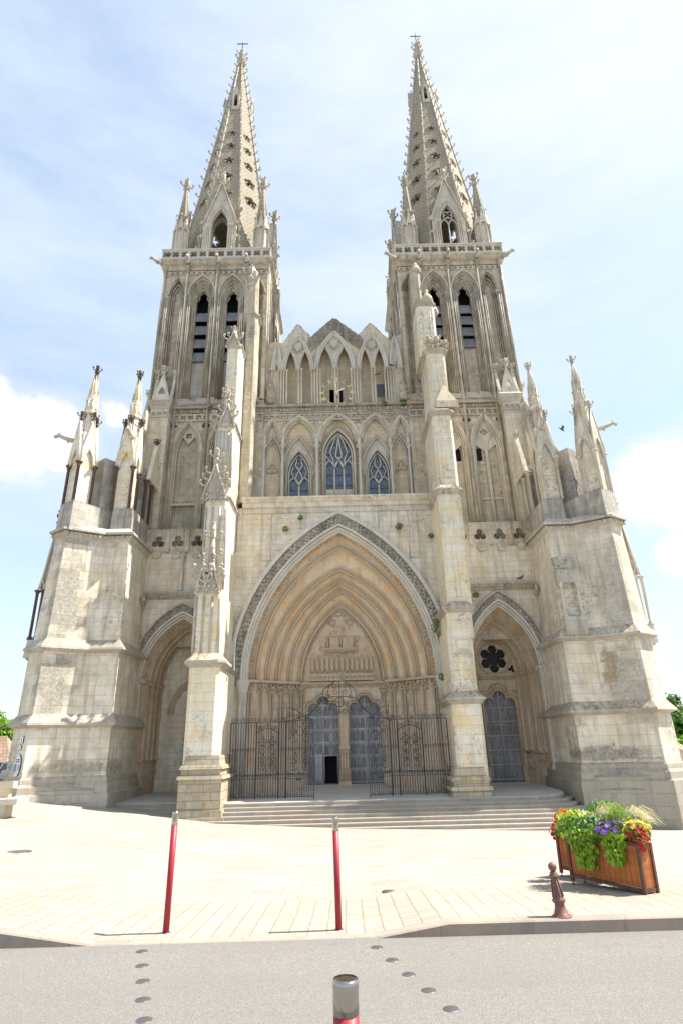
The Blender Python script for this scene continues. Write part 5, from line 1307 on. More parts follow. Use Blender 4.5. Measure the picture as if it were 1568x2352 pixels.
        for k in range(8):
            a = k * math.pi / 4 + math.pi / 8; m.tube([(W * .57 * math.cos(a), W * .57 * math.sin(a), zg + .8), (W * .57 * math.cos(a), W * .57 * math.sin(a), zg + 1.55)], .05, 5); m.lump((W * .6 * math.cos(a), W * .6 * math.sin(a), zg + 1.6), .08)
            a = k * math.pi / 4; c_ = Vector((math.cos(a), math.sin(a), 0)); t_ = Vector((-c_.y, c_.x, 0)); r = W * .56
            P3 = [c_ * r + t_ * r * .42 + Vector((0, 0, zg + 1.55)), c_ * r * .95 + Vector((0, 0, zg + 2.55)), c_ * r - t_ * r * .42 + Vector((0, 0, zg + 1.55)), c_ * r * .5 + Vector((0, 0, zg + 1.7))]
            m.add([tuple(v) for v in P3], [(0, 1, 2), (0, 3, 1), (1, 3, 2)])
        m.lathe(0, 0, [(W * .50, zg + 2.0), (.07, ztip - .6)], 8, math.pi / 8, False)
        for k in range(8):
            a = k * math.pi / 4 + math.pi / 8; m.tube([(W * .5 * math.cos(a), W * .5 * math.sin(a), zg + 2.0), (.07 * math.cos(a), .07 * math.sin(a), ztip - .6)], .03, 4)
        sub('spirelet', m, M['shaft'] if s > 0 else M['pier'], tb)
        m = MB(T); 
        if s < 0: m.lathe(0, 0, [(.15, ztip - 1.1), (.10, ztip - .5), (.16, ztip - .45), (.08, ztip - .35)], 8)
        finial(m, 0, 0, ztip - .65, .66); sub('spirelet_finial', m, colm if s < 0 else M['carved'], tb)
        return tb
    tA = tabernacle(13.1 if s > 0 else 13.2, 33.1, 0, zp, .56, 18.3, 21.5, 25.85, 'a')
    bx, by = B_at(0, .55)
    tB = tabernacle(bx, by, ang, zp, .56, 18.0, 21.1, 25.4, 'b')
    m = MB(S(s)); m.split = True     # extra columns and arcade behind
    for (x, y) in ((12.38, 34.3), (12.38, 35.3)):
        column(m, x, y, zp, 18.2, .1, .19, 8, False)
    sub('column', m, colm, o)
    m = MB(S(s)); gargoyle(m, (12.95, 32.55, 20.4), (.15, -1, .15), .85, .15); sub('gargoyle', m, M['carved'], o)
    bx2, by2 = B_at(.55, .3); m = MB(S(s)); gargoyle(m, (bx2, by2, 19.9), (1, -.2, .12), 1.35, .15); sub('gargoyle', m, M['carved'], o)
    m = MB(S(s)); m.plate([(-.5, 0), (.5, 0), (.42, .8), (0, 3.0), (-.42, .8)], [], 0, .2) if False else None
    m.frus([(12.2, 34.3), (12.45, 34.3), (12.45, 36.4), (12.2, 36.4)], 18.3, [(12.2, 35.3), (12.45, 35.3), (12.45, 35.4), (12.2, 35.4)], 21.4); sub('side_gable', m, M['pier'] if s < 0 else M['ashlar'], o)
    m = MB(S(s)); finial(m, 12.33, 35.35, 21.2, .62); sub('gable_finial', m, colm if s < 0 else M['carved'], o)
    # far gabled outer niche
    m = MB(S(s)); y0 = 33.4
    m.plate([(15.9, 6.8), (17.72, 6.8), (17.72, 7.7), (17.15, 8.1), (17.1, 10.6), (17.62, 10.9), (17.15, 14.3), (16.1, 14.3)], [], y0, y0 + 2.2)
    on = sub('outer_niche', m, M['pedestal'], o)
    m = MB(S(s)); m.tube([(17.62, y0 - .02, 10.9), (17.22, y0 - .02, 14.5)], .08, 5); m.tube([(16.98, y0 - .04, 10.9), (17.2, y0 - .04, 14.5)], .07, 5)
    for q in (0, 1): atube(m, 17.2 + q * .34, y0 - .05, None, 10.75, .16, .75, .045)
    m.frus([(16.8, y0-.25), (17.8, y0-.25), (17.85, y0+.5), (16.8, y0+.5)], 6.9, [(16.9, y0-.2), (17.72, y0-.2), (17.72, y0+.5), (16.9, y0+.5)], 7.9)
    sub('gable_moulding', m, M['shaft'], on)
    m = MB(S(s)); m.split = True
    for x in (17.03, 17.36, 17.68): column(m, x, y0 - .1, 7.9, 10.78, .085, .17, 7)
    sub('column', m, colm, on)
    m = MB(S(s)); m.lathe(17.2, y0, [(.09, 14.3), (.07, 15.0), (.15, 15.05), (.07, 15.15), (.07, 15.35)], 8); m.ball((17.2, y0, 15.5), .17, 8, 6); m.ball((17.2, y0, 15.8), .12, 8, 6)
    sub('finial', m, colm, on)
    if s > 0:   # remains of a canopied niche on the front face
        m = MB(S(s)); y = 32.1
        xl, zt2 = at(1283, 1310, y); xr, zb2 = at(1333, 1465, y)
        xl = 12.25; xr = 13.45; z_a = at(1300, 1278, y)[1]; z_b = at(1300, 1310, y)[1]; z_c = at(1300, 1340, y)[1]; z_d = at(1305, 1418, y)[1]; z_e = at(1310, 1458, y)[1]
        m.frus([(xl, y-.15), (xr, y-.15), (xr, y+.3), (xl, y+.3)], z_b, [(xl, y+.12), (xr, y+.12), (xr, y+.4), (xl, y+.4)], z_a); m.box(xl - .03, xr + .03, y - .22, y + .3, z_c, z_b)
        m.box(xl, xr, y - .22, y + .2, z_e + .1, z_d); m.frus([(xl+.05, y-.1), (xr-.05, y-.1), (xr-.05, y+.3), (xl+.05, y+.3)], z_e - .3, [(xl, y-.25), (xr, y-.25), (xr, y+.3), (xl, y+.3)], z_e + .12)
        sub('niche_canopy', m, M['dirty'], o); m = MB(S(s))
        for x in (xl + .14, xr - .14): column(m, x, y - .08, z_d, z_c, .07, .16, 8)
        sub('column', m, M['white'], o)
    # information board and small plaques on the left outer face
    if s < 0:
        return o
    return o
for s in (-1, 1): outer(s)
# ---------------------------------------------------------------- steps and porch floor
def steps():
    def outline(e):
        pts = [(-12.2, 33.0 - e), (-7.6, 33.0 - e), (-7.4, 31.75 - e * 1.0), (-4.8, 31.75 - e), (8.3, 31.75 - e)]
        for k in range(7):
            a = -math.pi / 2 + k * math.pi / 12; pts.append((9.25 + (2.1 + e) * math.cos(a), 33.85 + (2.1 + e) * math.sin(a)))
        return pts + [(11.35 + e, 38), (-12.2, 38)]
    m = MB(); rise = .155; 
    for k in range(9):
        P_ = outline(k * .37); z = -.60 - k * rise
        m.frus(P_, z - 1.2, P_, z - .05); m.frus(offp(P_, .025), z - .05, offp(P_, .02), z)
    o = m.build('steps', M['step']); tag(o, kind='structure')
    f = MB(); P_ = offp(outline(0), -.02); n = len(P_)
    f.add([(x, y, zfloor(y) + .006) for x, y in P_] + [(x, y, -1.0) for x, y in P_], [tuple(range(n))] + [(i, (i+1) % n, (i+1) % n + n, i + n) for i in range(n)])
    o = f.build('porch_floor', M['floor']); tag(o, kind='structure')
# ---------------------------------------------------------------- plaza, kerb, road
def ground():
    def grid(xs, ys, fz, name, mat):
        m = MB(); nx = len(xs)
        vs = [(x, y, fz(x, y)) for y in ys for x in xs]
        fs = [(j*nx+i, j*nx+i+1, (j+1)*nx+i+1, (j+1)*nx+i) for j in range(len(ys)-1) for i in range(nx-1)]
        m.add(vs, fs, True); o = m.build(name, mat); tag(o, kind='structure'); return o
    xs = sorted(set([-900, -400, -200, -100, -60, -40, -30, -24] + [round(-20 + i * .5, 2) for i in range(81)] + [-3.95, -2.9, .3, 1.15, 24, 30, 40, 60, 100, 200, 400, 900]))
    ys = [10.35] + [11 + i * .8 for i in range(25)] + [32, 36, 42, 50, 60, 80, 120, 200, 400, 1200]
    grid(xs, ys, plaza_z, 'plaza', M['paving'])
    grid(xs, [YK + .16, 8.6, 9.2, 9.8, 10.35], plaza_z, 'pavement', M['setts'])
    grid(xs, [-300, -50, -5, 0, 2, 4, 6, YK + .02], lambda x, y: road_z(max(y, -5)), 'road', M['road'])
    k = MB()
    xk = [x for x in xs if abs(x) <= 200]
    for a, b in zip(xk[:-1], xk[1:]):
        za, zb = plaza_z(a, 0), plaza_z(b, 0); r = -.35
        k.add([(a, YK, r), (b, YK, r), (b, YK, zb - .015), (a, YK, za - .015), (b, YK + .02, zb + .001), (a, YK + .02, za + .001), (b, YK + .165, zb + .003), (a, YK + .165, za + .003)], [(0, 1, 2, 3), (3, 2, 4, 5), (5, 4, 6, 7)])
    o = k.build('kerb', M['kerb']); tag(o, kind='structure')
def paving(name, bw, rh, swap, c1, c2, mort, jo, jc):
    m = newmat(name, .85); nt = m.node_tree; b = nt.nodes['Principled BSDF']; g = N(nt, 'ShaderNodeNewGeometry')
    sp = N(nt, 'ShaderNodeSeparateXYZ'); LK(nt, g.outputs['Position'], sp.inputs[0]); cb = N(nt, 'ShaderNodeCombineXYZ')
    w1 = math_(nt, 'MULTIPLY', noise_(nt, g.outputs['Position'], 1.1, 2), .05)
    LK(nt, math_(nt, 'ADD', sp.outputs[1 if swap else 0], w1), cb.inputs[0]); LK(nt, math_(nt, 'ADD', sp.outputs[0 if swap else 1], w1), cb.inputs[1])
    br = N(nt, 'ShaderNodeTexBrick'); LK(nt, cb.outputs[0], br.inputs['Vector']); br.inputs['Scale'].default_value = 1; br.inputs['Brick Width'].default_value = bw; br.inputs['Row Height'].default_value = rh
    br.inputs['Mortar Size'].default_value = mort; br.inputs['Mortar Smooth'].default_value = .4; br.inputs['Color1'].default_value = (0, 0, 0, 1); br.inputs['Color2'].default_value = (1, 1, 1, 1); br.inputs['Mortar'].default_value = (.5, .5, .5, 1); br.offset = .37
    base = mix_(nt, br.outputs['Color'], c1, c2)
    base = mix_(nt, math_(nt, 'MULTIPLY', ramp(nt, noise_(nt, g.outputs['Position'], .35, 6, .65), [(.45, 0.), (.7, 1.)]), .35), base, tuple(x * .72 for x in c1))
    base = mix_(nt, math_(nt, 'MULTIPLY', ramp(nt, noise_(nt, g.outputs['Position'], 14, 5, .7), [(.4, 0.), (.75, 1.)]), .18), base, tuple(x * .6 for x in c1))
    jn = math_(nt, 'MULTIPLY', br.outputs['Fac'], ramp(nt, noise_(nt, g.outputs['Position'], 2.2, 3), [(.3, .45), (.6, 1.)]))
    base = mix_(nt, math_(nt, 'MULTIPLY', jn, jo), base, jc); LK(nt, base, b.inputs['Base Color'])
    bp = N(nt, 'ShaderNodeBump'); bp.inputs['Strength'].default_value = .25; bp.inputs['Distance'].default_value = .01
    LK(nt, math_(nt, 'SUBTRACT', math_(nt, 'MULTIPLY', noise_(nt, g.outputs['Position'], 30, 4), .3), br.outputs['Fac']), bp.inputs['Height']); LK(nt, bp.outputs[0], b.inputs['Normal'])
    return m
M['paving'] = paving('pale limestone slabs', .75, .30, False, (.31, .28, .235), (.385, .355, .305), .010, .6, (.19, .165, .125))
M['setts'] = paving('limestone setts', .155, .225, True, (.325, .29, .235), (.39, .355, .30), .012, .75, (.19, .15, .085))
M['floor'] = paving('worn porch paving', .8, .5, False, (.42, .40, .37), (.50, .48, .44), .01, .5, (.25, .23, .2))
M['kerb'] = stone('granite kerb', (.26, .22, .185), (.33, .29, .245), 1.05, 2, .7, stain=.4, black=.0, warmc=(.42, .31, .24), mort=.012, bump=.5, seed=23)
def roadmat():
    m = newmat('light aggregate asphalt', .9); nt = m.node_tree; b = nt.nodes['Principled BSDF']; g = N(nt, 'ShaderNodeNewGeometry')
    v = N(nt, 'ShaderNodeTexVoronoi'); v.inputs['Scale'].default_value = 120; LK(nt, g.outputs['Position'], v.inputs['Vector'])
    sc_ = N(nt, 'ShaderNodeSeparateColor'); LK(nt, v.outputs['Color'], sc_.inputs[0])
    base = ramp(nt, sc_.outputs[0], [(0, (.15, .137, .12)), (.35, (.20, .185, .165)), (.7, (.24, .223, .20)), (1, (.29, .27, .245))])
    base = mix_(nt, ramp(nt, noise_(nt, g.outputs['Position'], 28, 3, .7), [(.38, .0), (.62, .45)]), base, (.15, .14, .128))
    base = mix_(nt, ramp(nt, noise_(nt, g.outputs['Position'], .8, 5, .6), [(.4, .0), (.7, .28)]), base, (.165, .158, .15))
    tk = N(nt, 'ShaderNodeMapping'); tk.inputs['Scale'].default_value = (.06, .9, 1); LK(nt, g.outputs['Position'], tk.inputs[0])
    base = mix_(nt, ramp(nt, noise_(nt, tk.outputs[0], 1.3, 4, .6), [(.42, .0), (.66, .35)]), base, (.165, .155, .145))
    LK(nt, base, b.inputs['Base Color']); bp = N(nt, 'ShaderNodeBump'); bp.inputs['Strength'].default_value = .6; bp.inputs['Distance'].default_value = .006; LK(nt, v.outputs['Distance'], bp.inputs['Height']); LK(nt, bp.outputs[0], b.inputs['Normal'])
    return m
M['road'] = roadmat()
steps(); ground()
# ================================================================ things round the cathedral
M['red'] = simple('dark red lacquer', (.34, .016, .028), .48, 0, .08, 9, 0, .5)
M['steel'] = simple('polished steel', (.42, .41, .39), .16, 1)
M['stud'] = simple('brushed steel stud', (.20, .20, .205), .42, .75, .25, 60)
M['castiron'] = simple('brown painted cast iron', (.20, .105, .085), .5, .2, .25, 30, .2)
def bollard(px, pyb, pyt, r, label, name='red_bollard', Y=None, lean=0.0):
    if Y is None: x, y, z = on_ground(px, pyb)
    else: y = Y; x = at(px, pyt, y)[0]; z = road_z(y)
    zt = at(px, pyt, y)[1]; h = zt - z
    e = empty(name, (x, y, z)); e.rotation_euler = (0, lean, 0); tag(e, label, 'bollard', 'red bollards with polished steel tops')
    cp = .085 if px == 793 else .155
    p = MB(); p.lathe(0, 0, [(r, -.02), (r, h - cp)], 20); p.build('pole', M['red'], e)
    p = MB(); p.lathe(0, 0, [(r * 1.5, .0), (r * 1.45, .006), (r, .008)], 20); p.build('base_ring', M['stud'], e)
    p = MB(); p.lathe(0, 0, [(r * 1.012, h - cp), (r * 1.02, h - .008), (r * .95, h), (r * .5, h - .001), (.0005, h - .001)], 28); p.build('steel_cap', M['steel'], e)
    return e
bollard(381, 2144, 1865, .038, 'slim red bollard on the paved kerb, leaning slightly, left of the others', lean=R_(.4))
bollard(778, 2137, 1877, .038, 'slim red bollard on the paved kerb in front of the great portal', lean=R_(-1.0))
bollard(793, 0, 2248, .038, 'nearest bollard at the bottom edge, only its steel cap showing over the road', Y=2.15)
def road_stud(px, py, lab, r=.062):
    x, y, z = on_ground(px, py); m = MB(); m.lathe(0, 0, [(r * 1.06, 0), (r * 1.04, .003), (r * .93, .0035), (r * .85, .005), (.0005, .0065)], 18)
    o = m.build('road_stud', M['stud']); o.location = (x, y, z + .001); tag(o, lab, 'road stud', 'round steel studs set in the road')
Ls = ['farthest stud of the straight left row, next to the kerb', 'second stud from the kerb in the straight left row', 'middle stud of the straight left row', 'fourth stud from the kerb in the straight left row', 'nearest stud of the straight left row, at the bottom edge of the photo']
for p, l in zip(((326, 2187), (326, 2220), (328, 2256), (328, 2298), (331, 2346)), Ls): road_stud(*p, 'round steel ' + l)
Ls = ['farthest stud of the slanting right row, next to the kerb', 'second stud from the kerb in the slanting right row', 'middle stud of the slanting right row', 'fourth stud from the kerb in the slanting right row', 'nearest stud of the slanting right row']
for p, l in zip(((865, 2178), (900, 2207), (938, 2240), (984, 2277), (1035, 2320)), Ls): road_stud(*p, 'round steel ' + l)
for px, py, r, l in ((40, 1958, .32, 'round grey manhole cover in the plaza near the left edge'), (891, 2049, .10, 'small round cover set in the paving right of the middle bollard')):
    x, y, z = on_ground(px, py); m = MB(); m.lathe(0, 0, [(r, -.01), (r, .006), (r * .97, .010), (.0005, .010)], 24); o = m.build('manhole_cover', M['stud']); o.location = (x, y, z); tag(o, l, 'manhole cover')
# cast iron bollard with a ball top
x, y, z = on_ground(1290, 2107); e = empty('cast_iron_bollard', (x, y, z)); e.rotation_euler = (R_(-2), R_(-3.2), 0)
tag(e, 'short fluted brown cast iron bollard with ball top near the planter', 'bollard')
H = at(1270, 1981, y)[1] - z
m = MB(); m.lathe(0, 0, [(.098, 0), (.098, .02), (.085, .03), (.062, .09), (.055, .13), (.075, .155), (.078, .17), (.062, .19), (.058, .2), (.038, H - .17), (.036, H - .16)], 20)
for k in range(8):
    a = k * math.pi / 4; m.tube([(.066 * math.cos(a), .066 * math.sin(a), .2), (.043 * math.cos(a), .043 * math.sin(a), H - .18)], .006, 4)
m.build('shaft', M['castiron'], e)
m = MB(); m.lathe(0, 0, [(.036, H - .165), (.055, H - .155), (.057, H - .13), (.04, H - .12), (.045, H - .105), (.03, H - .095)], 18); m.ball((0, 0, H - .05), .05, 18, 12); m.build('ball_top', M['castiron'], e)
m = MB(); m.lathe(0, 0, [(.115, -.003), (.115, .014), (.1, .02)], 20); m.build('base_plate', M['castiron'], e)
# ---------------------------------------------------------------- wrought iron gates
def spiral(mb, cx, cz, r, turns, r0, y, dirn=1, start=0, n=18):
    pts = []
    for i in range(n + 1):
        t = i / n; a = start + dirn * turns * 2 * math.pi * t; rr = r * (1 - .82 * t); pts.append((cx + rr * math.cos(a), y, cz + rr * math.sin(a)))
    mb.tube(pts, r0, 4)
def grille(parent, name, x0, x1, z0, z1, T, gap=.135, top='scroll', circles=None, arched=0, rails=(), lower=None, dense=False):
    m = MB(T); r = .0155
    n = max(2, round((x1 - x0) / gap)); w_ = (x1 - x0) / n
    for i in range(n + 1):
        x = x0 + i * w_; zt = z1 + (arched * math.sin(math.pi * i / n) if arched > 0 else (-arched) * (i / n) if arched < 0 else 0)
        rr = .032 if i in (0, n) else r
        m.tube([(x, 0, z0 - (.06 if i in (0, n) else 0)), (x, 0, zt)], rr, 4, False)
    for z in [z0 + .04] + list(rails): m.box(x0, x1, -.018, .018, z - .014, z + .014)
    if arched: m.tube([(x0 + (x1-x0)*k/12, 0, z1 + (arched * math.sin(math.pi*k/12) if arched > 0 else -arched * k / 12)) for k in range(13)], .02, 4)
    else: m.box(x0, x1, -.018, .018, z1 - .02, z1 + .02)
    if circles:
        for i in range(n): cx = x0 + (i + .5) * w_; m.tube([(cx + .052 * math.cos(k * math.pi / 4), 0, circles + .07 * math.sin(k * math.pi / 4)) for k in range(8)], .011, 4, True, True)
    if lower:   # scroll band under the middle rail and hooped bars at the foot
        q = max(1, round((x1 - x0) / .42)); ww = (x1 - x0) / q
        for i in range(q):
            cx = x0 + (i + .5) * ww
            for d in (-1, 1): spiral(m, cx + d * ww * .24, lower + .14, .12, 1.3, .013, 0, d, 0 if d > 0 else math.pi)
            for d in (-1, 1): spiral(m, cx + d * ww * .24, z0 + .12, .07, 1.2, .011, 0, d, math.pi / 2)
    if dense:
        cx = (x0 + x1) / 2; hw = (x1 - x0) / 2
        for zz in (z1 - .45, z1 - .85, lower + .6 if lower else z0 + 1.5, lower + .95 if lower else z0 + 1.8):
            for d in (-1, 1): spiral(m, cx + d * hw * .5, zz, hw * .38, 1.4, .014, -.01, d, math.pi / 2); spiral(m, cx + d * hw * .45, zz + hw * .35, hw * .2, 1.2, .012, -.01, -d, -math.pi / 2)
        m.tube([(cx + hw * .25 * math.cos(k * math.pi / 6), -.01, z1 - .55 + .22 * math.sin(k * math.pi / 6)) for k in range(12)], .013, 4, True, True)
    if top == 'scroll':
        q = max(1, round((x1 - x0) / .42)); ww = (x1 - x0) / q
        for i in range(q):
            cx = x0 + (i + .5) * ww; zt = z1 + (arched * math.sin(math.pi*(i+.5)/q) if arched > 0 else 0)
            for d in (-1, 1): spiral(m, cx + d * ww * .22, zt + .14, .12, 1.35, .014, 0, d, -math.pi / 2)
            m.tube([(cx, 0, zt), (cx, 0, zt + .30)], .012, 4)
    return m.build(name, M['iron'], parent)
def gates():
    for s in (-1, 1):
        YG = 33.45
        e = empty('iron_gate', (0, 0, 0)); tag(e, ('black wrought iron railing and open gate leaf left of the portal opening' if s < 0 else 'black wrought iron railing and open gate leaf right of the portal opening'), 'gate', 'wrought iron gates across the great portal')
        X = lambda px, py=1740, Y=YG: abs(at(px, py, Y)[0])
        if s < 0: xo, xb, xa, xi = X(528), X(588), X(640), X(656)
        else: xo, xb, xa, xi = X(1031), X(972), X(915), X(898)
        z0 = zfloor(YG) + .05; z1 = at(600, 1660, YG)[1]; zm = at(600, 1790, YG)[1]
        T = S(s) @ Matrix.Translation((0, YG, 0))
        ph = zm + .18; cz = at(600, 1722, YG)[1]
        grille(e, 'railing', xb, xo, z0, z1, T, circles=cz, rails=(zm, ph), lower=zm)
        grille(e, 'side_gate', xa, xb, z0, z1 - .55, T, rails=(zm, ph, z1 - 1.0), lower=zm, arched=.25, dense=True, top='scroll'); 
        m = MB(T); m.box(xa, xb, -.018, .018, z1 - .02, z1 + .02)
        q = 2
        for i in range(4):
            cx = xa + (i + .5) * (xb - xa) / 4; spiral(m, cx, z1 + .13, .12, 1.3, .014, 0, 1 if i % 2 else -1, -math.pi / 2)
        m.build('railing_top', M['iron'], e)
        grille(e, 'railing', xi, xa, z0, z1, T, circles=cz, rails=(zm, ph))
        # main leaf, swung forward on its hinge
        ye = 32.45; xe = abs(at(720 if s < 0 else 847, 1740, ye)[0]); dx = xe - xi; dy = ye - YG; L = math.hypot(dx, dy)
        T2 = S(s) @ Matrix.Translation((xi, YG, 0)) @ Matrix.Rotation(math.atan2(dy, dx), 4, 'Z')
        o = grille(e, 'gate_leaf', .05, L, z0 + .02, z1 + .05, T2, circles=cz, rails=(zm, ph), lower=zm, dense=True, top=None, gap=.15, arched=0)
        m = MB(T2); m.tube([(.05, 0, z1), (.05, 0, z1 + .75), (L * .35, 0, z1 + .62), (L * .7, 0, z1 + .2), (L, 0, z1 + .05)], .022, 4)
        for i in range(4): spiral(m, L * (.12 + .2 * i), z1 + .38 - .1 * i, .15 - .02 * i, 1.3, .013, 0, 1 if i % 2 else -1, 0)
        m.build('leaf_crest', M['iron'], e)
        m = MB(T2); m.box(L * .4, L * .55, -.04, .04, ph - .28, ph - .14); m.build('lock_box', M['iron'], e)
    # overthrow above the opening
    e = empty('gate_overthrow', (0, YG, 0)) if False else empty('gate_overthrow', (0, 33.45, 3.4)); tag(e, 'curled wrought iron arch spanning above the open gates', 'gate arch')
    m = MB(Matrix.Translation((0, 0, -3.4)))
    def q(px, py): x, z = at(px, py, 33.45); return (x, 0, z)
    for P_ in (((656, 1660), (680, 1652), (712, 1640), (731, 1622), (740, 1600), (742, 1585), (757, 1573), (770, 1565)), ((898, 1656), (875, 1645), (845, 1638), (826, 1620), (817, 1600), (815, 1583), (800, 1572), (787, 1565)),
               ((703, 1653), (722, 1628), (742, 1606), (765, 1600), (779, 1601), (795, 1600), (815, 1604), (835, 1625), (857, 1652)), ((757, 1573), (752, 1590), (757, 1602)), ((800, 1572), (806, 1590), (800, 1602)), ((779, 1565), (779, 1640))):
        m.tube([q(*p) for p in P_], .020, 4)
    m.build('arch_frame', M['iron'], e)
    m = MB(Matrix.Translation((0, 0, -3.4)))
    for (px, py, r, d) in ((748, 1612, .2, 1), (765, 1615, .16, -1), (795, 1615, .16, 1), (812, 1612, .2, -1), (770, 1590, .17, 1), (790, 1590, .17, -1), (735, 1632, .16, 1), (825, 1630, .16, -1), (706, 1650, .14, 1), (853, 1650, .14, -1), (752, 1600, .12, -1), (806, 1600, .12, 1), (768, 1575, .15, 1), (791, 1575, .15, -1), (760, 1628, .13, -1), (800, 1628, .13, 1), (687, 1645, .13, 1), (872, 1642, .13, -1)):
        x, _, z = q(px, py); spiral(m, x, z, r, 1.4, .014, 0, d, math.pi / 2)
    x, _, z = q(779, 1613); m.tube([(x + .22 * math.cos(k * math.pi / 8), 0, z + .26 * math.sin(k * math.pi / 8)) for k in range(16)], .016, 4, True, True)
    m.build('scrollwork', M['iron'], e)
gates()
# ---------------------------------------------------------------- planters
M['teak'] = stone('oiled hardwood board', (.38, .115, .035), (.56, .20, .06), 5, .1, 0, stain=.25, black=0, grey=(.30, .13, .06), rows=False, bump=.15, seed=31)
M['rust'] = simple('brown rusted steel', (.135, .075, .055), .6, .4, .4, 14, .3)
M['soil'] = simple('dark soil', (.03, .02, .015), .95)
dirn = Vector((.72, -.69)).normalized()
def planter(FL, ln, dp, h, label):
    z = plaza_z(*FL); e = empty('wooden_planter', (FL[0], FL[1], z)); e.rotation_euler = (0, R_(1.5), math.atan2(dirn.y, dirn.x)); tag(e, label, 'planter', 'wooden planters on the plaza')
    lg = .16; nb = 13
    for side, (x0, y0, x1, y1) in (('front', (0, 0, ln, 0)), ('end', (ln, 0, ln, dp)), ('end', (0, dp, 0, 0)), ('back', (ln, dp, 0, dp))):
        m = MB(); L = math.hypot(x1-x0, y1-y0); k = max(3, round(L / .088)); d = Vector((x1-x0, y1-y0)).normalized(); nn = Vector((d.y, -d.x))
        for i in range(k):
            a = L * i / k + .003; b = L * (i + 1) / k - .003; p = Vector((x0, y0)) + d * a; q = Vector((x0, y0)) + d * b; off = nn * -.02
            m.frus([tuple(p), tuple(q), tuple(q + off), tuple(p + off)], lg, [tuple(p), tuple(q), tuple(q + off), tuple(p + off)], h - .03)
        m.build('board_panel', M['teak'], e)
    for x, y in ((0, 0), (ln, 0), (ln, dp), (0, dp)):
        m = MB(); m.box(x - .022, x + .022, y - .022, y + .022, .055, h); m.lathe(x, y, [(.026, 0), (.022, .008), (.008, .012), (.008, .06)], 8); m.build('leg', M['rust'], e)
    m = MB()
    for z0 in (lg - .05, h - .03):
        m.box(0.022, ln - .022, -.012, .016, z0, z0 + .045); m.box(.022, ln - .022, dp - .016, dp + .012, z0, z0 + .045); m.box(-.012, .016, .022, dp - .022, z0, z0 + .045); m.box(ln - .016, ln + .012, .022, dp - .022, z0, z0 + .045)
    m.build('frame', M['rust'], e)
    m = MB(); m.box(.02, ln - .02, .02, dp - .02, h - .10, h - .06); m.build('soil', M['soil'], e)
    return e
p1 = Vector(on_ground(1316, 2033)[:2]); p2 = Vector(on_ground(1482, 2056)[:2]); dirn = (p2 - p1).normalized(); LN = (p2 - p1).length
perp = Vector((-dirn.y, dirn.x)); HP = .70
planter(tuple(p1), LN, .27, HP, 'square wooden box planter with slatted sides, nearest to the kerb')
p3 = Vector(on_ground(1290, 2014)[:2])
planter(tuple(p3), LN * .85, .34, HP, 'second wooden planter half hidden behind the front one')
PZ = plaza_z(*p1) + HP
def PW(u, v, w_=0): q = p1 + dirn * u + perp * v; return Vector((q.x, q.y, PZ + w_))
def leafmat(name, c, tr=.35):
    m = bpy.data.materials.new(name); m.use_nodes = True; nt = m.node_tree; b = nt.nodes['Principled BSDF']; b.inputs['Roughness'].default_value = .55
    g = N(nt, 'ShaderNodeNewGeometry'); f = g.outputs['Random Per Island']
    cc = mix_(nt, f, tuple(x * .7 for x in c), tuple(min(1, x * 1.35) for x in c)); LK(nt, cc, b.inputs['Base Color'])
    t = N(nt, 'ShaderNodeBsdfTranslucent'); LK(nt, cc, t.inputs[0]); mx = N(nt, 'ShaderNodeMixShader'); mx.inputs[0].default_value = tr
    LK(nt, b.outputs[0], mx.inputs[1]); LK(nt, t.outputs[0], mx.inputs[2]); LK(nt, mx.outputs[0], nt.nodes['Material Output'].inputs[0]); return m
LM = {'lime': leafmat('lime leaf', (.25, .40, .02), .35), 'green': leafmat('green leaf', (.10, .22, .025)), 'dgreen': leafmat('dark green leaf', (.045, .12, .02)), 'violet': leafmat('violet petal', (.33, .14, .62)), 'lilac': leafmat('pale violet petal', (.52, .38, .78)),
      'red': leafmat('red petal', (.50, .015, .025)), 'orange': leafmat('orange petal', (.80, .22, .02)), 'yellow': leafmat('yellow petal', (.82, .60, .08)), 'rust': leafmat('rust orange petal', (.55, .09, .015)), 'straw': leafmat('straw grass', (.74, .70, .42), .5), 'blue': leafmat('blue spike', (.20, .17, .48)), 'pink': leafmat('coral pink petal', (.75, .16, .14)), 'lilygreen': leafmat('yellow green leaf', (.42, .52, .04), .4)}
def leaf(mb, p, s, n=None, heart=True):
    p = Vector(p); n = Vector(n) if n else Vector((random.gauss(0, .5), random.gauss(-.6, .5), random.gauss(.6, .5))); n.normalize()
    a = n.orthogonal().normalized(); a = Matrix.Rotation(random.uniform(0, 6.28), 3, n) @ a; dn = Vector((0, 0, -1)); dn = (dn - n * dn.dot(n))
    if heart and dn.length > .2: a = (dn.normalized() + a * .4).normalized(); a = (a - n * a.dot(n)).normalized()
    b = n.cross(a); f = n * s * .15
    mb.add([tuple(v) for v in (p - a*s*.35, p - a*s*.42 + b*s*.35 + f, p + b*s*.52 + f, p + a*s*.35 + b*s*.32, p + a*s*.75 - f, p + a*s*.35 - b*s*.32, p - b*s*.52 + f, p - a*s*.42 - b*s*.35 + f)], [(0,1,2,3), (0,3,4,5), (0,5,6,7)])
def blossom(mb, p, s, n=None):
    p = Vector(p); n = Vector(n) if n else Vector((random.gauss(0, .4), random.gauss(-.7, .3), random.gauss(.6, .4))); n.normalize(); a = n.orthogonal().normalized(); b = n.cross(a)
    vs = [tuple(p - n * s * .25)]; k = 10
    for i in range(k): r = s * (1 if i % 2 else .78); t = 2*math.pi*i/k; vs.append(tuple(p + a*r*math.cos(t) + b*r*math.sin(t) + n*s*.1))
    mb.add(vs, [(0, 1 + i, 1 + (i + 1) % k) for i in range(k)])
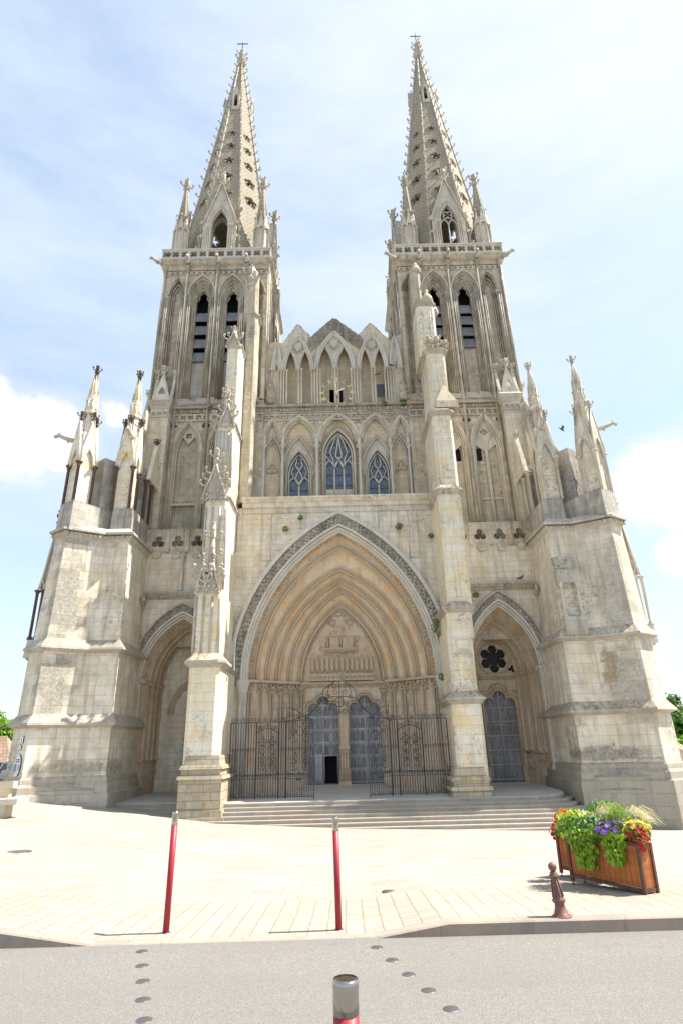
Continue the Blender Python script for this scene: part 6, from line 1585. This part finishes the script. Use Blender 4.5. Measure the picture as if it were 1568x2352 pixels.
def plant(name, label, cat, clumps, group=None):
    e = None
    for pname, kind, mat, gen in clumps:
        m = MB(); c = gen(m)
        if e is None: e = empty(name, tuple(c)); tag(e, label, cat, group)
        o = m.build(pname, mat, e); o.matrix_parent_inverse = Matrix.Translation(-Vector(c))
    return e
def cloud(c, r, n, fn, s0, s1, top=False):
    def g(m):
        c_ = Vector(c)
        for _ in range(n):
            v = Vector((random.gauss(0, 1), random.gauss(0, 1), random.gauss(0, 1))).normalized() * random.uniform(.65, 1.0)
            if v.y > .3 and random.random() < .6: v.y *= -1
            q = Vector((v.x * r[0], v.y * r[1], v.z * r[2])); nn = (v + Vector((0, -.2, .4))).normalized()
            nn = nn + Vector((random.gauss(0, .35), random.gauss(0, .35), random.gauss(0, .35))); fn(m, tuple(c_ + q), random.uniform(s0, s1), tuple(nn))
        return c_
    return g
def trail(c0, c1, wd, n, s0, s1):
    def g(m):
        a = Vector(c0); b = Vector(c1)
        for i in range(n):
            t = random.random(); q = a.lerp(b, t); w_ = wd * (1 - .55 * t); q += Vector((dirn.x, dirn.y, 0)) * random.uniform(-w_, w_); q -= Vector((perp.x, perp.y, 0)) * random.uniform(.0, .10); 
            leaf(m, q, random.uniform(s0, s1), (-perp.x + random.gauss(0, .35), -perp.y + random.gauss(0, .35), random.uniform(.1, .8)))
        return a
    return g
random.seed(21)
plant('trailing_vine', 'lime green trailing vine hanging over the left half of the planter front', 'plant', [('foliage', 0, LM['lime'], trail(PW(.32, -.03, .10), PW(.42, -.05, -.42), .30, 380, .032, .066))])
plant('trailing_vine', 'lime green trailing vine hanging over the right half of the planter front', 'plant', [('foliage', 0, LM['lime'], trail(PW(.88, -.03, .08), PW(.92, -.05, -.32), .22, 280, .032, .062))])
plant('yellow_green_plant', 'yellow green leafy plant at the left top of the planter behind the red flowers', 'plant', [('foliage', 0, LM['lilygreen'], cloud(PW(.18, .08, .16), (.34, .24, .18), 420, leaf, .035, .065))])
plant('petunia', 'large pale violet petunias in the middle of the planter', 'flower', [('foliage', 0, LM['green'], cloud(PW(.42, .12, .12), (.25, .16, .13), 200, leaf, .025, .045)), ('blossom', 0, LM['lilac'], cloud(PW(.45, .04, .20), (.32, .20, .15), 60, blossom, .034, .052))], 'violet petunias in the planters')
plant('petunia', 'violet petunias at the right of the planter above the second trailing vine', 'flower', [('foliage', 0, LM['green'], cloud(PW(.86, .1, .1), (.26, .16, .13), 200, leaf, .025, .045)), ('blossom', 0, LM['violet'], cloud(PW(.86, -.03, .16), (.32, .16, .15), 80, blossom, .032, .048))], 'violet petunias in the planters')
plant('petunia', 'violet petunias at the back left of the planters beside the shrub', 'flower', [('foliage', 0, LM['green'], cloud(PW(.12, .5, .2), (.25, .2, .12), 160, leaf, .025, .045)), ('blossom', 0, LM['lilac'], cloud(PW(.18, .5, .26), (.3, .2, .12), 60, blossom, .03, .045))], 'violet petunias in the planters')
plant('marigold', 'rust orange flowers at the far left end of the planters', 'flower', [('foliage', 0, LM['green'], cloud(PW(-.33, .45, .14), (.20, .2, .15), 180, leaf, .025, .045)), ('blossom', 0, LM['rust'], cloud(PW(-.33, .4, .18), (.22, .2, .16), 130, blossom, .024, .034)), ('blossom', 0, LM['orange'], cloud(PW(-.30, .4, .20), (.22, .2, .16), 90, blossom, .022, .034))])
plant('marigold', 'golden orange flowers at the right end of the planter', 'flower', [('foliage', 0, LM['green'], cloud(PW(1.08, .2, .12), (.22, .24, .15), 220, leaf, .025, .045)), ('blossom', 0, LM['yellow'], cloud(PW(1.08, .18, .18), (.24, .24, .16), 120, blossom, .024, .034)), ('blossom', 0, LM['orange'], cloud(PW(1.12, .22, .17), (.17, .2, .14), 50, blossom, .024, .034))])
plant('red_verbena', 'dark red flowers spilling over the left corner of the planters', 'flower', [('foliage', 0, LM['green'], cloud(PW(-.34, .25, -.02), (.16, .15, .13), 110, leaf, .025, .04)), ('blossom', 0, LM['red'], cloud(PW(-.32, .22, .0), (.20, .15, .14), 70, blossom, .022, .034))], 'red flowers at the planter corners')
plant('red_verbena', 'red and coral flowers at the front left corner of the planter', 'flower', [('foliage', 0, LM['green'], cloud(PW(.0, .0, .05), (.13, .12, .13), 90, leaf, .025, .04)), ('blossom', 0, LM['red'], cloud(PW(.0, -.03, .03), (.14, .12, .14), 46, blossom, .022, .034)), ('blossom', 0, LM['pink'], cloud(PW(.02, -.03, .08), (.14, .12, .1), 26, blossom, .022, .032))], 'red flowers at the planter corners')
plant('red_verbena', 'dark red flowers spilling over the right end of the planter', 'flower', [('foliage', 0, LM['green'], cloud(PW(1.18, .12, .02), (.13, .18, .13), 100, leaf, .025, .04)), ('blossom', 0, LM['red'], cloud(PW(1.16, .06, .03), (.17, .2, .16), 90, blossom, .022, .034)), ('blossom', 0, LM['pink'], cloud(PW(1.24, .15, -.04), (.10, .12, .08), 24, blossom, .02, .03))], 'red flowers at the planter corners')
plant('shrub', 'small leafed green shrub, tallest plant at the back of the planters', 'shrub', [('foliage', 0, LM['green'], cloud(PW(.30, .62, .24), (.34, .25, .22), 520, leaf, .025, .045)), ('foliage', 0, LM['lime'], cloud(PW(.30, .62, .26), (.33, .25, .21), 420, leaf, .02, .035))])
plant('filler_plant', 'dark green filler foliage in the middle of the planters', 'plant', [('foliage', 0, LM['green'], cloud(PW(.54, .22, .09), (.74, .34, .22), 1100, leaf, .03, .055)), ('foliage', 0, LM['green'], cloud(PW(.62, .1, .02), (.16, .12, .18), 240, leaf, .012, .03))])
plant('petunia', 'band of violet and green trailing along the front edge of the planter', 'flower', [('foliage', 0, LM['lime'], cloud(PW(.62, -.02, .04), (.58, .08, .09), 420, leaf, .03, .05)), ('foliage', 0, LM['green'], cloud(PW(.95, -.02, .02), (.25, .08, .10), 200, leaf, .025, .045)), ('blossom', 0, LM['violet'], cloud(PW(.60, -.06, .08), (.5, .06, .08), 36, blossom, .026, .04))], 'violet petunias in the planters')
plant('salvia', 'blue violet salvia spikes in the right half of the planter', 'flower', [('foliage', 0, LM['green'], cloud(PW(.8, .4, .2), (.2, .15, .14), 160, leaf, .02, .035)), ('flower_spike', 0, LM['blue'], cloud(PW(.78, .35, .30), (.25, .15, .12), 90, blossom, .012, .02))])
def grass(c, n, dx, h, L_):
    def g(m):
        c_ = Vector(c)
        for _ in range(n):
            a = random.uniform(-.5, .5); lx = dx * random.uniform(.4, 1.1) + random.gauss(0, .05); hh = h * random.uniform(.7, 1.1); ly = random.gauss(-.05, .08); b = c_ + Vector((random.gauss(0, .05), random.gauss(0, .05), 0)); hh *= random.uniform(.75, 1.2)
            pts = [b, b + Vector((lx * .2, ly * .3, hh * .7)), b + Vector((lx * .55, ly * .6, hh * .95)), b + Vector((lx * .9, ly * .9, hh * .78)), b + Vector((lx * 1.15, ly, hh * .45))]
            m.tube(pts, [.0014, .0014, .0018, .002, .0008], 3)
        return c_
    return g
plant('feather_grass', 'pale feather grass tuft arching to the right at the back of the planter', 'grass tuft', [('blades', 0, LM['straw'], grass(PW(.76, .50, .02), 170, .34, .34, 1))], 'feather grass tufts')
plant('feather_grass', 'pale feather grass tuft bending down in the middle of the planter', 'grass tuft', [('blades', 0, LM['straw'], grass(PW(.50, .2, .02), 150, .24, .36, 1))], 'feather grass tufts')
plant('feather_grass', 'short feather grass tuft between the violet petunias', 'grass tuft', [('blades', 0, LM['straw'], grass(PW(.80, .1, .05), 60, .18, .22, 1)), ('blades', 0, LM['lime'], grass(PW(.80, .62, .0), 90, .2, .4, 1))], 'feather grass tufts')
# weeds rooted in the masonry
def weed(px, py, Y, r, l):
    x, z = at(px, py, Y); plant('wall_weed', l, 'weed', [('foliage', 0, LM['green'], cloud((x, Y - .1, z), (r, .15, r), int(90 * r / .25), leaf, .05, .10))], 'weeds growing in the walls')
for a in ((657, 1216, 35.5, .22, 'green weed on the wall at the upper left of the great arch'), (690, 1190, 35.5, .18, 'small weed left of the great arch apex'), (915, 1210, 35.5, .26, 'green weed on the wall at the upper right of the great arch'),
          (988, 1232, 35.3, .2, 'small weed in the angle of the right pier'), (1006, 1440, 35.0, .5, 'tall weed growing between the great arch and the right pier'), (1013, 1555, 35.2, .22, 'weed beside the capital at the right foot of the great arch'), (1091, 1367, 35.3, .22, 'weed above the right porch arch'), (925, 925, 37.0, .35, 'weeds on the ledge at the right end of the clock arcade'), (882, 928, 36.9, .2, 'weeds on the ledge under the small window')): weed(*a)
# ---------------------------------------------------------------- plaques on the left corner buttress
M['white_panel'] = simple('white enamel panel', (.75, .76, .78), .4); M['black_edge'] = simple('black panel edge', (.02, .02, .022), .5); M['blue_print'] = simple('blue print', (.16, .20, .42), .5)
M['orange_print'] = simple('orange print', (.62, .30, .12), .5); M['text_grey'] = simple('grey print', (.30, .31, .34), .6); M['sepia'] = simple('engraving print', (.35, .33, .30), .6, 0, .4, 25); M['red_print'] = simple('red print', (.50, .05, .05), .5)
fd = Vector((-1.15, .8, 0)).normalized(); fn_ = Vector((-.8, -1.15, 0)).normalized(); fp0 = Vector((-15.55, 30.95, 0)) + fn_ * .13
def onface(px, py):
    d = ROT @ Vector((px - 784, 1176 - py, -FPX)); o = Vector((0, 0, EYE)); t = (fp0 - o).dot(fn_) / d.dot(fn_); return o + d * t
def board(px, py, name, label, outline, t=.03):
    p = onface(px, py); e = empty(name, tuple(p)); e.rotation_euler = (0, 0, math.atan2(-fd.y, -fd.x)); tag(e, label, 'sign')
    m = MB(); m.plate(outline, [], -t - .012, 0); m.build('backing', M['black_edge'], e)
    m = MB(); m.plate([(x * .965, z * .985) for x, z in outline], [], -t - .016, -t); m.build('face', M['white_panel'], e); return e
ov = [(.27 * math.cos(a), .50 * math.sin(a)) for a in [k * math.pi / 16 for k in range(32)]]
e = board(41.5, 1759, 'information_board', 'oval visitor information board low on the left corner buttress', ov)
for nm, mt, bx in (('title_print', 'blue_print', [(-.17, .17, .24, .30)]), ('picture_print', 'sepia', [(-.19, .19, .12, .22), (.10, .23, -.22, .04)]), ('blue_column', 'blue_print', [(-.24, -.05, -.26, .08)]), ('orange_block', 'orange_print', [(-.19, -.06, -.36, -.27), (-.02, .02, .37, .43)]),
                   ('text_line', 'text_grey', [(-.02, .08 if k < 9 else .12, .06 - k * .045, .072 - k * .045) for k in range(11)])):
    m = MB()
    for x0, x1, z0, z1 in bx: m.box(x0, x1, -.050, -.045, z0, z1)
    m.build(nm, M[mt], e)
e = board(51, 1700, 'plaque', 'upper white plaque with a red diamond emblem on the left corner buttress', [(-.14, -.17), (.14, -.17), (.14, .17), (-.14, .17)], .015)
m = MB(); m.plate([(0, -.08), (.05, 0), (0, .08), (-.05, 0)], [[(0, -.04), (.025, 0), (0, .04), (-.025, 0)]], -.036, -.031); m.plate([(0, -.02), (.012, 0), (0, .02), (-.012, 0)], [], -.036, -.031); m.build('emblem', M['red_print'], e)
m = MB(); m.box(-.09, .09, -.036, -.031, -.14, -.12); m.box(-.09, .09, -.036, -.031, .12, .14); m.build('text_line', M['text_grey'], e)
e = board(46.5, 1717.5, 'plaque', 'small white plaque with two lines of text above the oval information board', [(-.13, -.085), (.13, -.085), (.13, .085), (-.13, .085)], .015)
m = MB(); m.box(-.10, .10, -.036, -.031, .0, .018); m.box(-.06, .06, -.036, -.031, -.045, -.027); m.build('text_line', M['text_grey'], e)
# ---------------------------------------------------------------- stone bench at the left edge
x, y, z = on_ground(9, 1878); M['benchst'] = stone('bench limestone', (.60, .52, .38), (.68, .61, .48), 3, 1, 0, stain=.3, black=.2, rows=False, seed=41)
e = empty('stone_bench', (x, y, z)); tag(e, 'pale stone bench of stacked slabs at the left edge of the plaza', 'bench')
k_ = y / 29.
m = MB(); m.box(-2.2, .18 * k_, -.35, .25, 0, .46); m.build('base', M['benchst'], e)
m = MB(); m.box(-2.4, .75 * k_, -.5, .4, .46, .66); m.build('seat', M['benchst'], e)
m = MB(); m.box(-2.4, -.12, .3, .55, .66, 1.25); m.box(-2.4, .02, .25, .6, 1.0, 1.25); m.build('backrest', M['benchst'], e)
# ---------------------------------------------------------------- market hall, wall, cars, trees on the left
M['tile'] = stone('old clay roof tiles', (.36, .22, .15), (.50, .35, .26), .35, .30, .6, stain=.5, black=.1, grey=(.26, .18, .13), mort=.03, seed=42, bump=.6)
M['oldwood'] = simple('weathered oak post', (.22, .18, .145), .8, 0, .3, 8, .3)
Yh = 62.
xr, ze = at(24, 1757, Yh); zr = at(-10, 1688, Yh)[1]; gz = plaza_z(-30, Yh)
ex = at(24.5, 1745, Yh)[0]; ez = at(20, 1751, Yh)[1]; rx, rz_ = at(-6, 1690, Yh)
e = empty('market_hall', (ex - 8, Yh + 4, gz)); tag(e, 'open timber market hall with a clay tiled hip roof behind the cars', 'market hall'); HI = Matrix.Translation(e.location).inverted()
def hp(nm, m, mt): o = m.build(nm, mt, e); o.matrix_parent_inverse = HI; return o
H_ = rz_ - ez; run = (ex - rx)
m = MB(); x1 = ex; x0 = ex - 24; y0 = Yh; y1 = Yh + 2 * run
m.add([(x0, y0, ez), (x1, y0, ez), (x1, y1, ez), (x0, y1, ez), (x0 + run, y0 + run, rz_), (x1 - run, y0 + run, rz_)], [(0, 1, 5, 4), (1, 2, 5), (2, 3, 4, 5), (3, 0, 4), (0, 3, 2, 1)]); hp('roof', m, M['tile'])
m = MB()
m.box(x0 + .6, x1 - .6, y0 + .5, y0 + .75, ez - .5, ez - .15); hp('beam', m, M['oldwood'])
for i in range(6):
    x = x1 - 1.1 - i * 3.2 ; m = MB(); m.box(x - .16, x + .16, y0 + .5, y0 + .8, gz - .5, ez - .2); m.tube([(x, y0 + .65, ez - 1.5), (x - 1.0, y0 + .65, ez - .4)], .11, 4); m.tube([(x, y0 + .65, ez - 1.5), (x + 1.0, y0 + .65, ez - .4)], .11, 4); hp('post', m, M['oldwood'])
m = MB(); m.box(x0 + 2, x1 + 14, y1 + 6, y1 + 6.5, gz - 1, ez - 1.2); o = m.build('boundary_wall', M['portal']); tag(o, 'low rubble stone wall behind the market hall', 'wall')
def car(px, pyb, Yc, name, label, colr, rot=0, sc_=1.0):
    x = at(px, pyb, Yc)[0]; z = at(px, pyb, Yc)[1]
    e = empty(name, (x, Yc, z), rot); tag(e, label, 'car'); 
    pm = simple('car paint ' + name + str(px), colr, .3, .3, spec=.5)
    W = .88
    # side profile (y along the car, z up), seen from behind
    prof = [(0, .35), (-.04, .62), (.02, .9), (.12, .98), (.30, 1.45), (.55, 1.56), (1.9, 1.6), (2.6, 1.5), (3.35, 1.02), (4.15, .86), (4.3, .6), (4.25, .28), (.1, .25)]
    m = MB(); n = len(prof); vs = []
    for q, k in ((-W, 1), (W, 1)):
        for (yy, zz) in prof: t = max(0, (zz - .95)) * .22; vs.append((q * (1 - t * .9), yy, zz))
    m.add(vs, [tuple(range(n)), tuple(reversed(range(n, 2*n)))] + [(i, (i+1) % n, n + (i+1) % n, n + i) for i in range(n)])
    o = m.build('body', pm, e); bv = o.modifiers.new('b', 'BEVEL'); bv.width = .05; bv.segments = 2
    gm = M.setdefault('carglass', simple('car window glass', (.10, .13, .14), .08, 0, spec=.8))
    m = MB(); m.add([(-W*.80, .105, 1.02), (W*.80, .105, 1.02), (W*.72, .275, 1.42), (-W*.72, .275, 1.42), (-W*.80, .135, 1.02), (W*.80, .135, 1.02), (W*.72, .305, 1.42), (-W*.72, .305, 1.42)], [(0,1,2,3),(4,7,6,5),(0,4,5,1),(3,2,6,7),(0,3,7,4),(1,5,6,2)]); m.build('rear_window', gm, e)
    for q in (-1, 1):
        m = MB(S(q)); m.add([(W*.985, .6, 1.0), (W*.985, 3.0, 1.05), (W*.90, 2.5, 1.45), (W*.90, .7, 1.45)], [(0,1,2,3)]); m.build('side_window', gm, e)
        m = MB(S(q)); m.box(W*.72, W*1.0, -.04, .15, .68, 1.05); m.build('tail_light', M.setdefault('taillamp', simple('red lamp', (.55, .02, .03), .2, spec=.6)), e)
        for yy in (.8, 3.4):
            m = MB(S(q)); m.tube([(W*.78, yy, .32), (W*1.02, yy, .32)], .32, 18, False); w_ = m.build('wheel', M.setdefault('tyre', simple('tyre', (.02, .02, .02), .8)), e)
            m = MB(S(q)); m.tube([(W*1.0, yy, .32), (W*1.03, yy, .32)], .2, 14, False); m.build('rim', M['stud'], w_)
    m = MB(); m.box(-W*.96, W*.96, -.10, .1, .38, .58); m.build('bumper', pm, e)
    m = MB(); m.box(-.26, .26, -.115, -.10, .60, .71); m.build('number_plate', M['white_panel'], e)
    return e
car(17, 1803, 46, 'parked_car', 'silver beige estate car parked at the left edge, seen from behind', (.55, .52, .47), R_(4))
car(27, 1789, 53, 'parked_car', 'white car parked behind the silver beige one, only its roof showing', (.7, .7, .72), R_(4))
def tree(px, pyt, Y, rad, label, mat, hfac=1.0, n=2600, name='broadleaf_tree', seed=1, sz=.28):
    random.seed(seed); x, zt = at(px, pyt, Y); gz = plaza_z(x, Y); H = zt - gz
    e = empty(name, (x, Y, gz)); tag(e, label, 'tree', None)
    m = MB(); m.tube([(0, 0, -.2), (.1, 0, H * .25), (-.05, .1, H * .5), (0, 0, H * .85)], [rad * .10, rad * .075, rad * .05, rad * .015], 8)
    for i in range(14):
        a = random.uniform(0, 6.28); z0 = H * random.uniform(.22, .7); r = rad * random.uniform(.5, .85); m.tube([(0, 0, z0), (r * .5 * math.cos(a), r * .5 * math.sin(a), z0 + H * .08), (r * math.cos(a), r * math.sin(a), z0 + H * .18)], [rad * .03, rad * .02, rad * .006], 5)
    m.build('trunk', M['oldwood'], e)
    m = MB(); cl = []
    for i in range(46):
        a = random.uniform(0, 6.28); h = random.uniform(.12, 1); rr = rad * math.sqrt(max(.05, 1 - ((h - .42) / .62) ** 2)) * random.uniform(.55, 1) if hfac == 1 else rad * (1.08 - h) * random.uniform(.6, 1.1)
        cl.append((Vector((rr * math.cos(a) * .8, rr * math.sin(a) * .8, H * h * .93)), rad * random.uniform(.18, .34)))
    for i in range(n):
        c, r = random.choice(cl); v = Vector((random.gauss(0, 1), random.gauss(0, 1), random.gauss(0, .8))).normalized() * r * random.uniform(.6, 1.05); leaf(m, c + v, sz * random.uniform(.6, 1.3), tuple(v.normalized() + Vector((random.gauss(0, .4), random.gauss(0, .4), .4))), False)
    m.build('crown', mat, e); return e
LM['tree1'] = leafmat('bright tree leaf', (.15, .30, .015), .45); LM['tree2'] = leafmat('tree leaf', (.07, .16, .02), .4)
tree(-25, 1648, 84, 6.0, 'bright green tree behind the market hall roof, cut by the left edge', LM['tree1'], n=4200, seed=2, sz=.42)
tree(22, 1668, 86, 4.5, 'yellow green tree between the market hall roof and the left corner buttress', LM['tree1'], n=3200, seed=3, sz=.40)
tree(1520, 1588, 62, 3.2, 'tall green tree just right of the right corner buttress', LM['tree2'], hfac=1, n=3600, seed=4, sz=.28)
tree(1548, 1632, 60, 3.6, 'broad leafy tree at the right edge, in front of the taller one', LM['tree2'], n=4200, seed=5, sz=.30)
tree(1585, 1690, 56, 3.2, 'lower bright green bush at the right edge behind the stone pillar', LM['tree1'], n=3200, seed=6, sz=.26)
# stone gate pillar at the right edge
x, z = at(1561, 1765, 44); gz = plaza_z(x, 44); zt = at(1561, 1722, 44)[1]
e = empty('gate_pillar', (x, 44, gz)); tag(e, 'weathered stone gate pillar with a pointed cap at the right edge', 'pillar')
m = MB(); m.box(-.45, .6, -.4, .4, -1, zt - gz); m.build('shaft', M['portal'], e); m = MB(); m.frus([(-.6, -.5), (.75, -.5), (.75, .5), (-.6, .5)], zt - gz, [(-.1, -.1), (.2, -.1), (.2, .1), (-.1, .1)], zt - gz + .45); m.build('cap', M['dirty'], e)
# ---------------------------------------------------------------- pigeons and the flying bird
M['pigeon'] = simple('grey pigeon feathers', (.10, .10, .12), .7, 0, .3, 20)
def pigeon(px, py, Y, rz, label):
    x, z = at(px, py, Y); m = MB(Matrix.Translation((x, Y, z)) @ Matrix.Rotation(rz, 4, 'Z'))
    m.tube([(-.26, 0, .06), (-.12, 0, .09), (.02, 0, .13), (.12, 0, .17), (.16, 0, .25), (.20, 0, .28), (.25, 0, .26)], [.015, .055, .085, .075, .045, .04, .01], 8)
    m.tube([(.0, .02, .05), (.01, .02, 0)], .01, 4); m.tube([(.0, -.02, .05), (.01, -.02, 0)], .01, 4)
    o = m.build('pigeon', M['pigeon']); tag(o, label, 'bird', 'pigeons perched on the masonry')
for a in ((600, 920, 36.6, 3, 'pigeon on the string course at the foot of the left tower shaft'), (586, 930, 36.6, 0, 'pigeon on the ledge left of the one at the tower shaft'), (483, 938, 36.5, 0, 'pigeon on the sill of the left tower'),
          (387, 587, 36.6, 0, 'pigeon on the corner of the left tower balustrade'), (866, 862, 36.7, 0, 'pigeon on the capital above the small blue window'), (898, 841, 36.8, 3, 'pigeon on the capital at the right end of the arcade'),
          (1194, 1332, 35.2, 0, 'pigeon on the ledge above the right porch arch'), (1240, 1345, 35.2, 0, 'pigeon on the gargoyle beside the right corner buttress')): pigeon(*a)
x, z = at(1289.5, 986, 34); e = empty('flying_bird', (x, 34, z)); tag(e, 'dark bird flying beside the right corner spirelets', 'bird')
m = MB(); m.tube([(-.20, 0, .16), (-.05, 0, .02), (.10, 0, -.10), (.16, 0, -.16)], [.012, .055, .045, .01], 7); m.build('body', M['pigeon'], e)
m = MB(); m.add([(-.08, 0, .05), (.06, 0, -.05), (.06, .14, .16), (-.12, .2, .26), (-.08, 0, .07), (.06, 0, -.03), (.06, .15, .18), (-.12, .21, .28)], [(0,1,2,3), (4,7,6,5), (0,3,7,4), (1,5,6,2), (3,2,6,7), (0,4,5,1)]); m.build('wing', M['pigeon'], e)
m = MB(); m.add([(-.06, 0, .03), (.07, 0, -.06), (.14, -.16, .08), (.0, -.22, .2), (-.06, 0, .05), (.07, 0, -.04), (.14, -.16, .10), (.0, -.22, .22)], [(0,1,2,3), (4,7,6,5), (0,3,7,4), (1,5,6,2), (3,2,6,7), (0,4,5,1)]); m.build('wing', M['pigeon'], e)
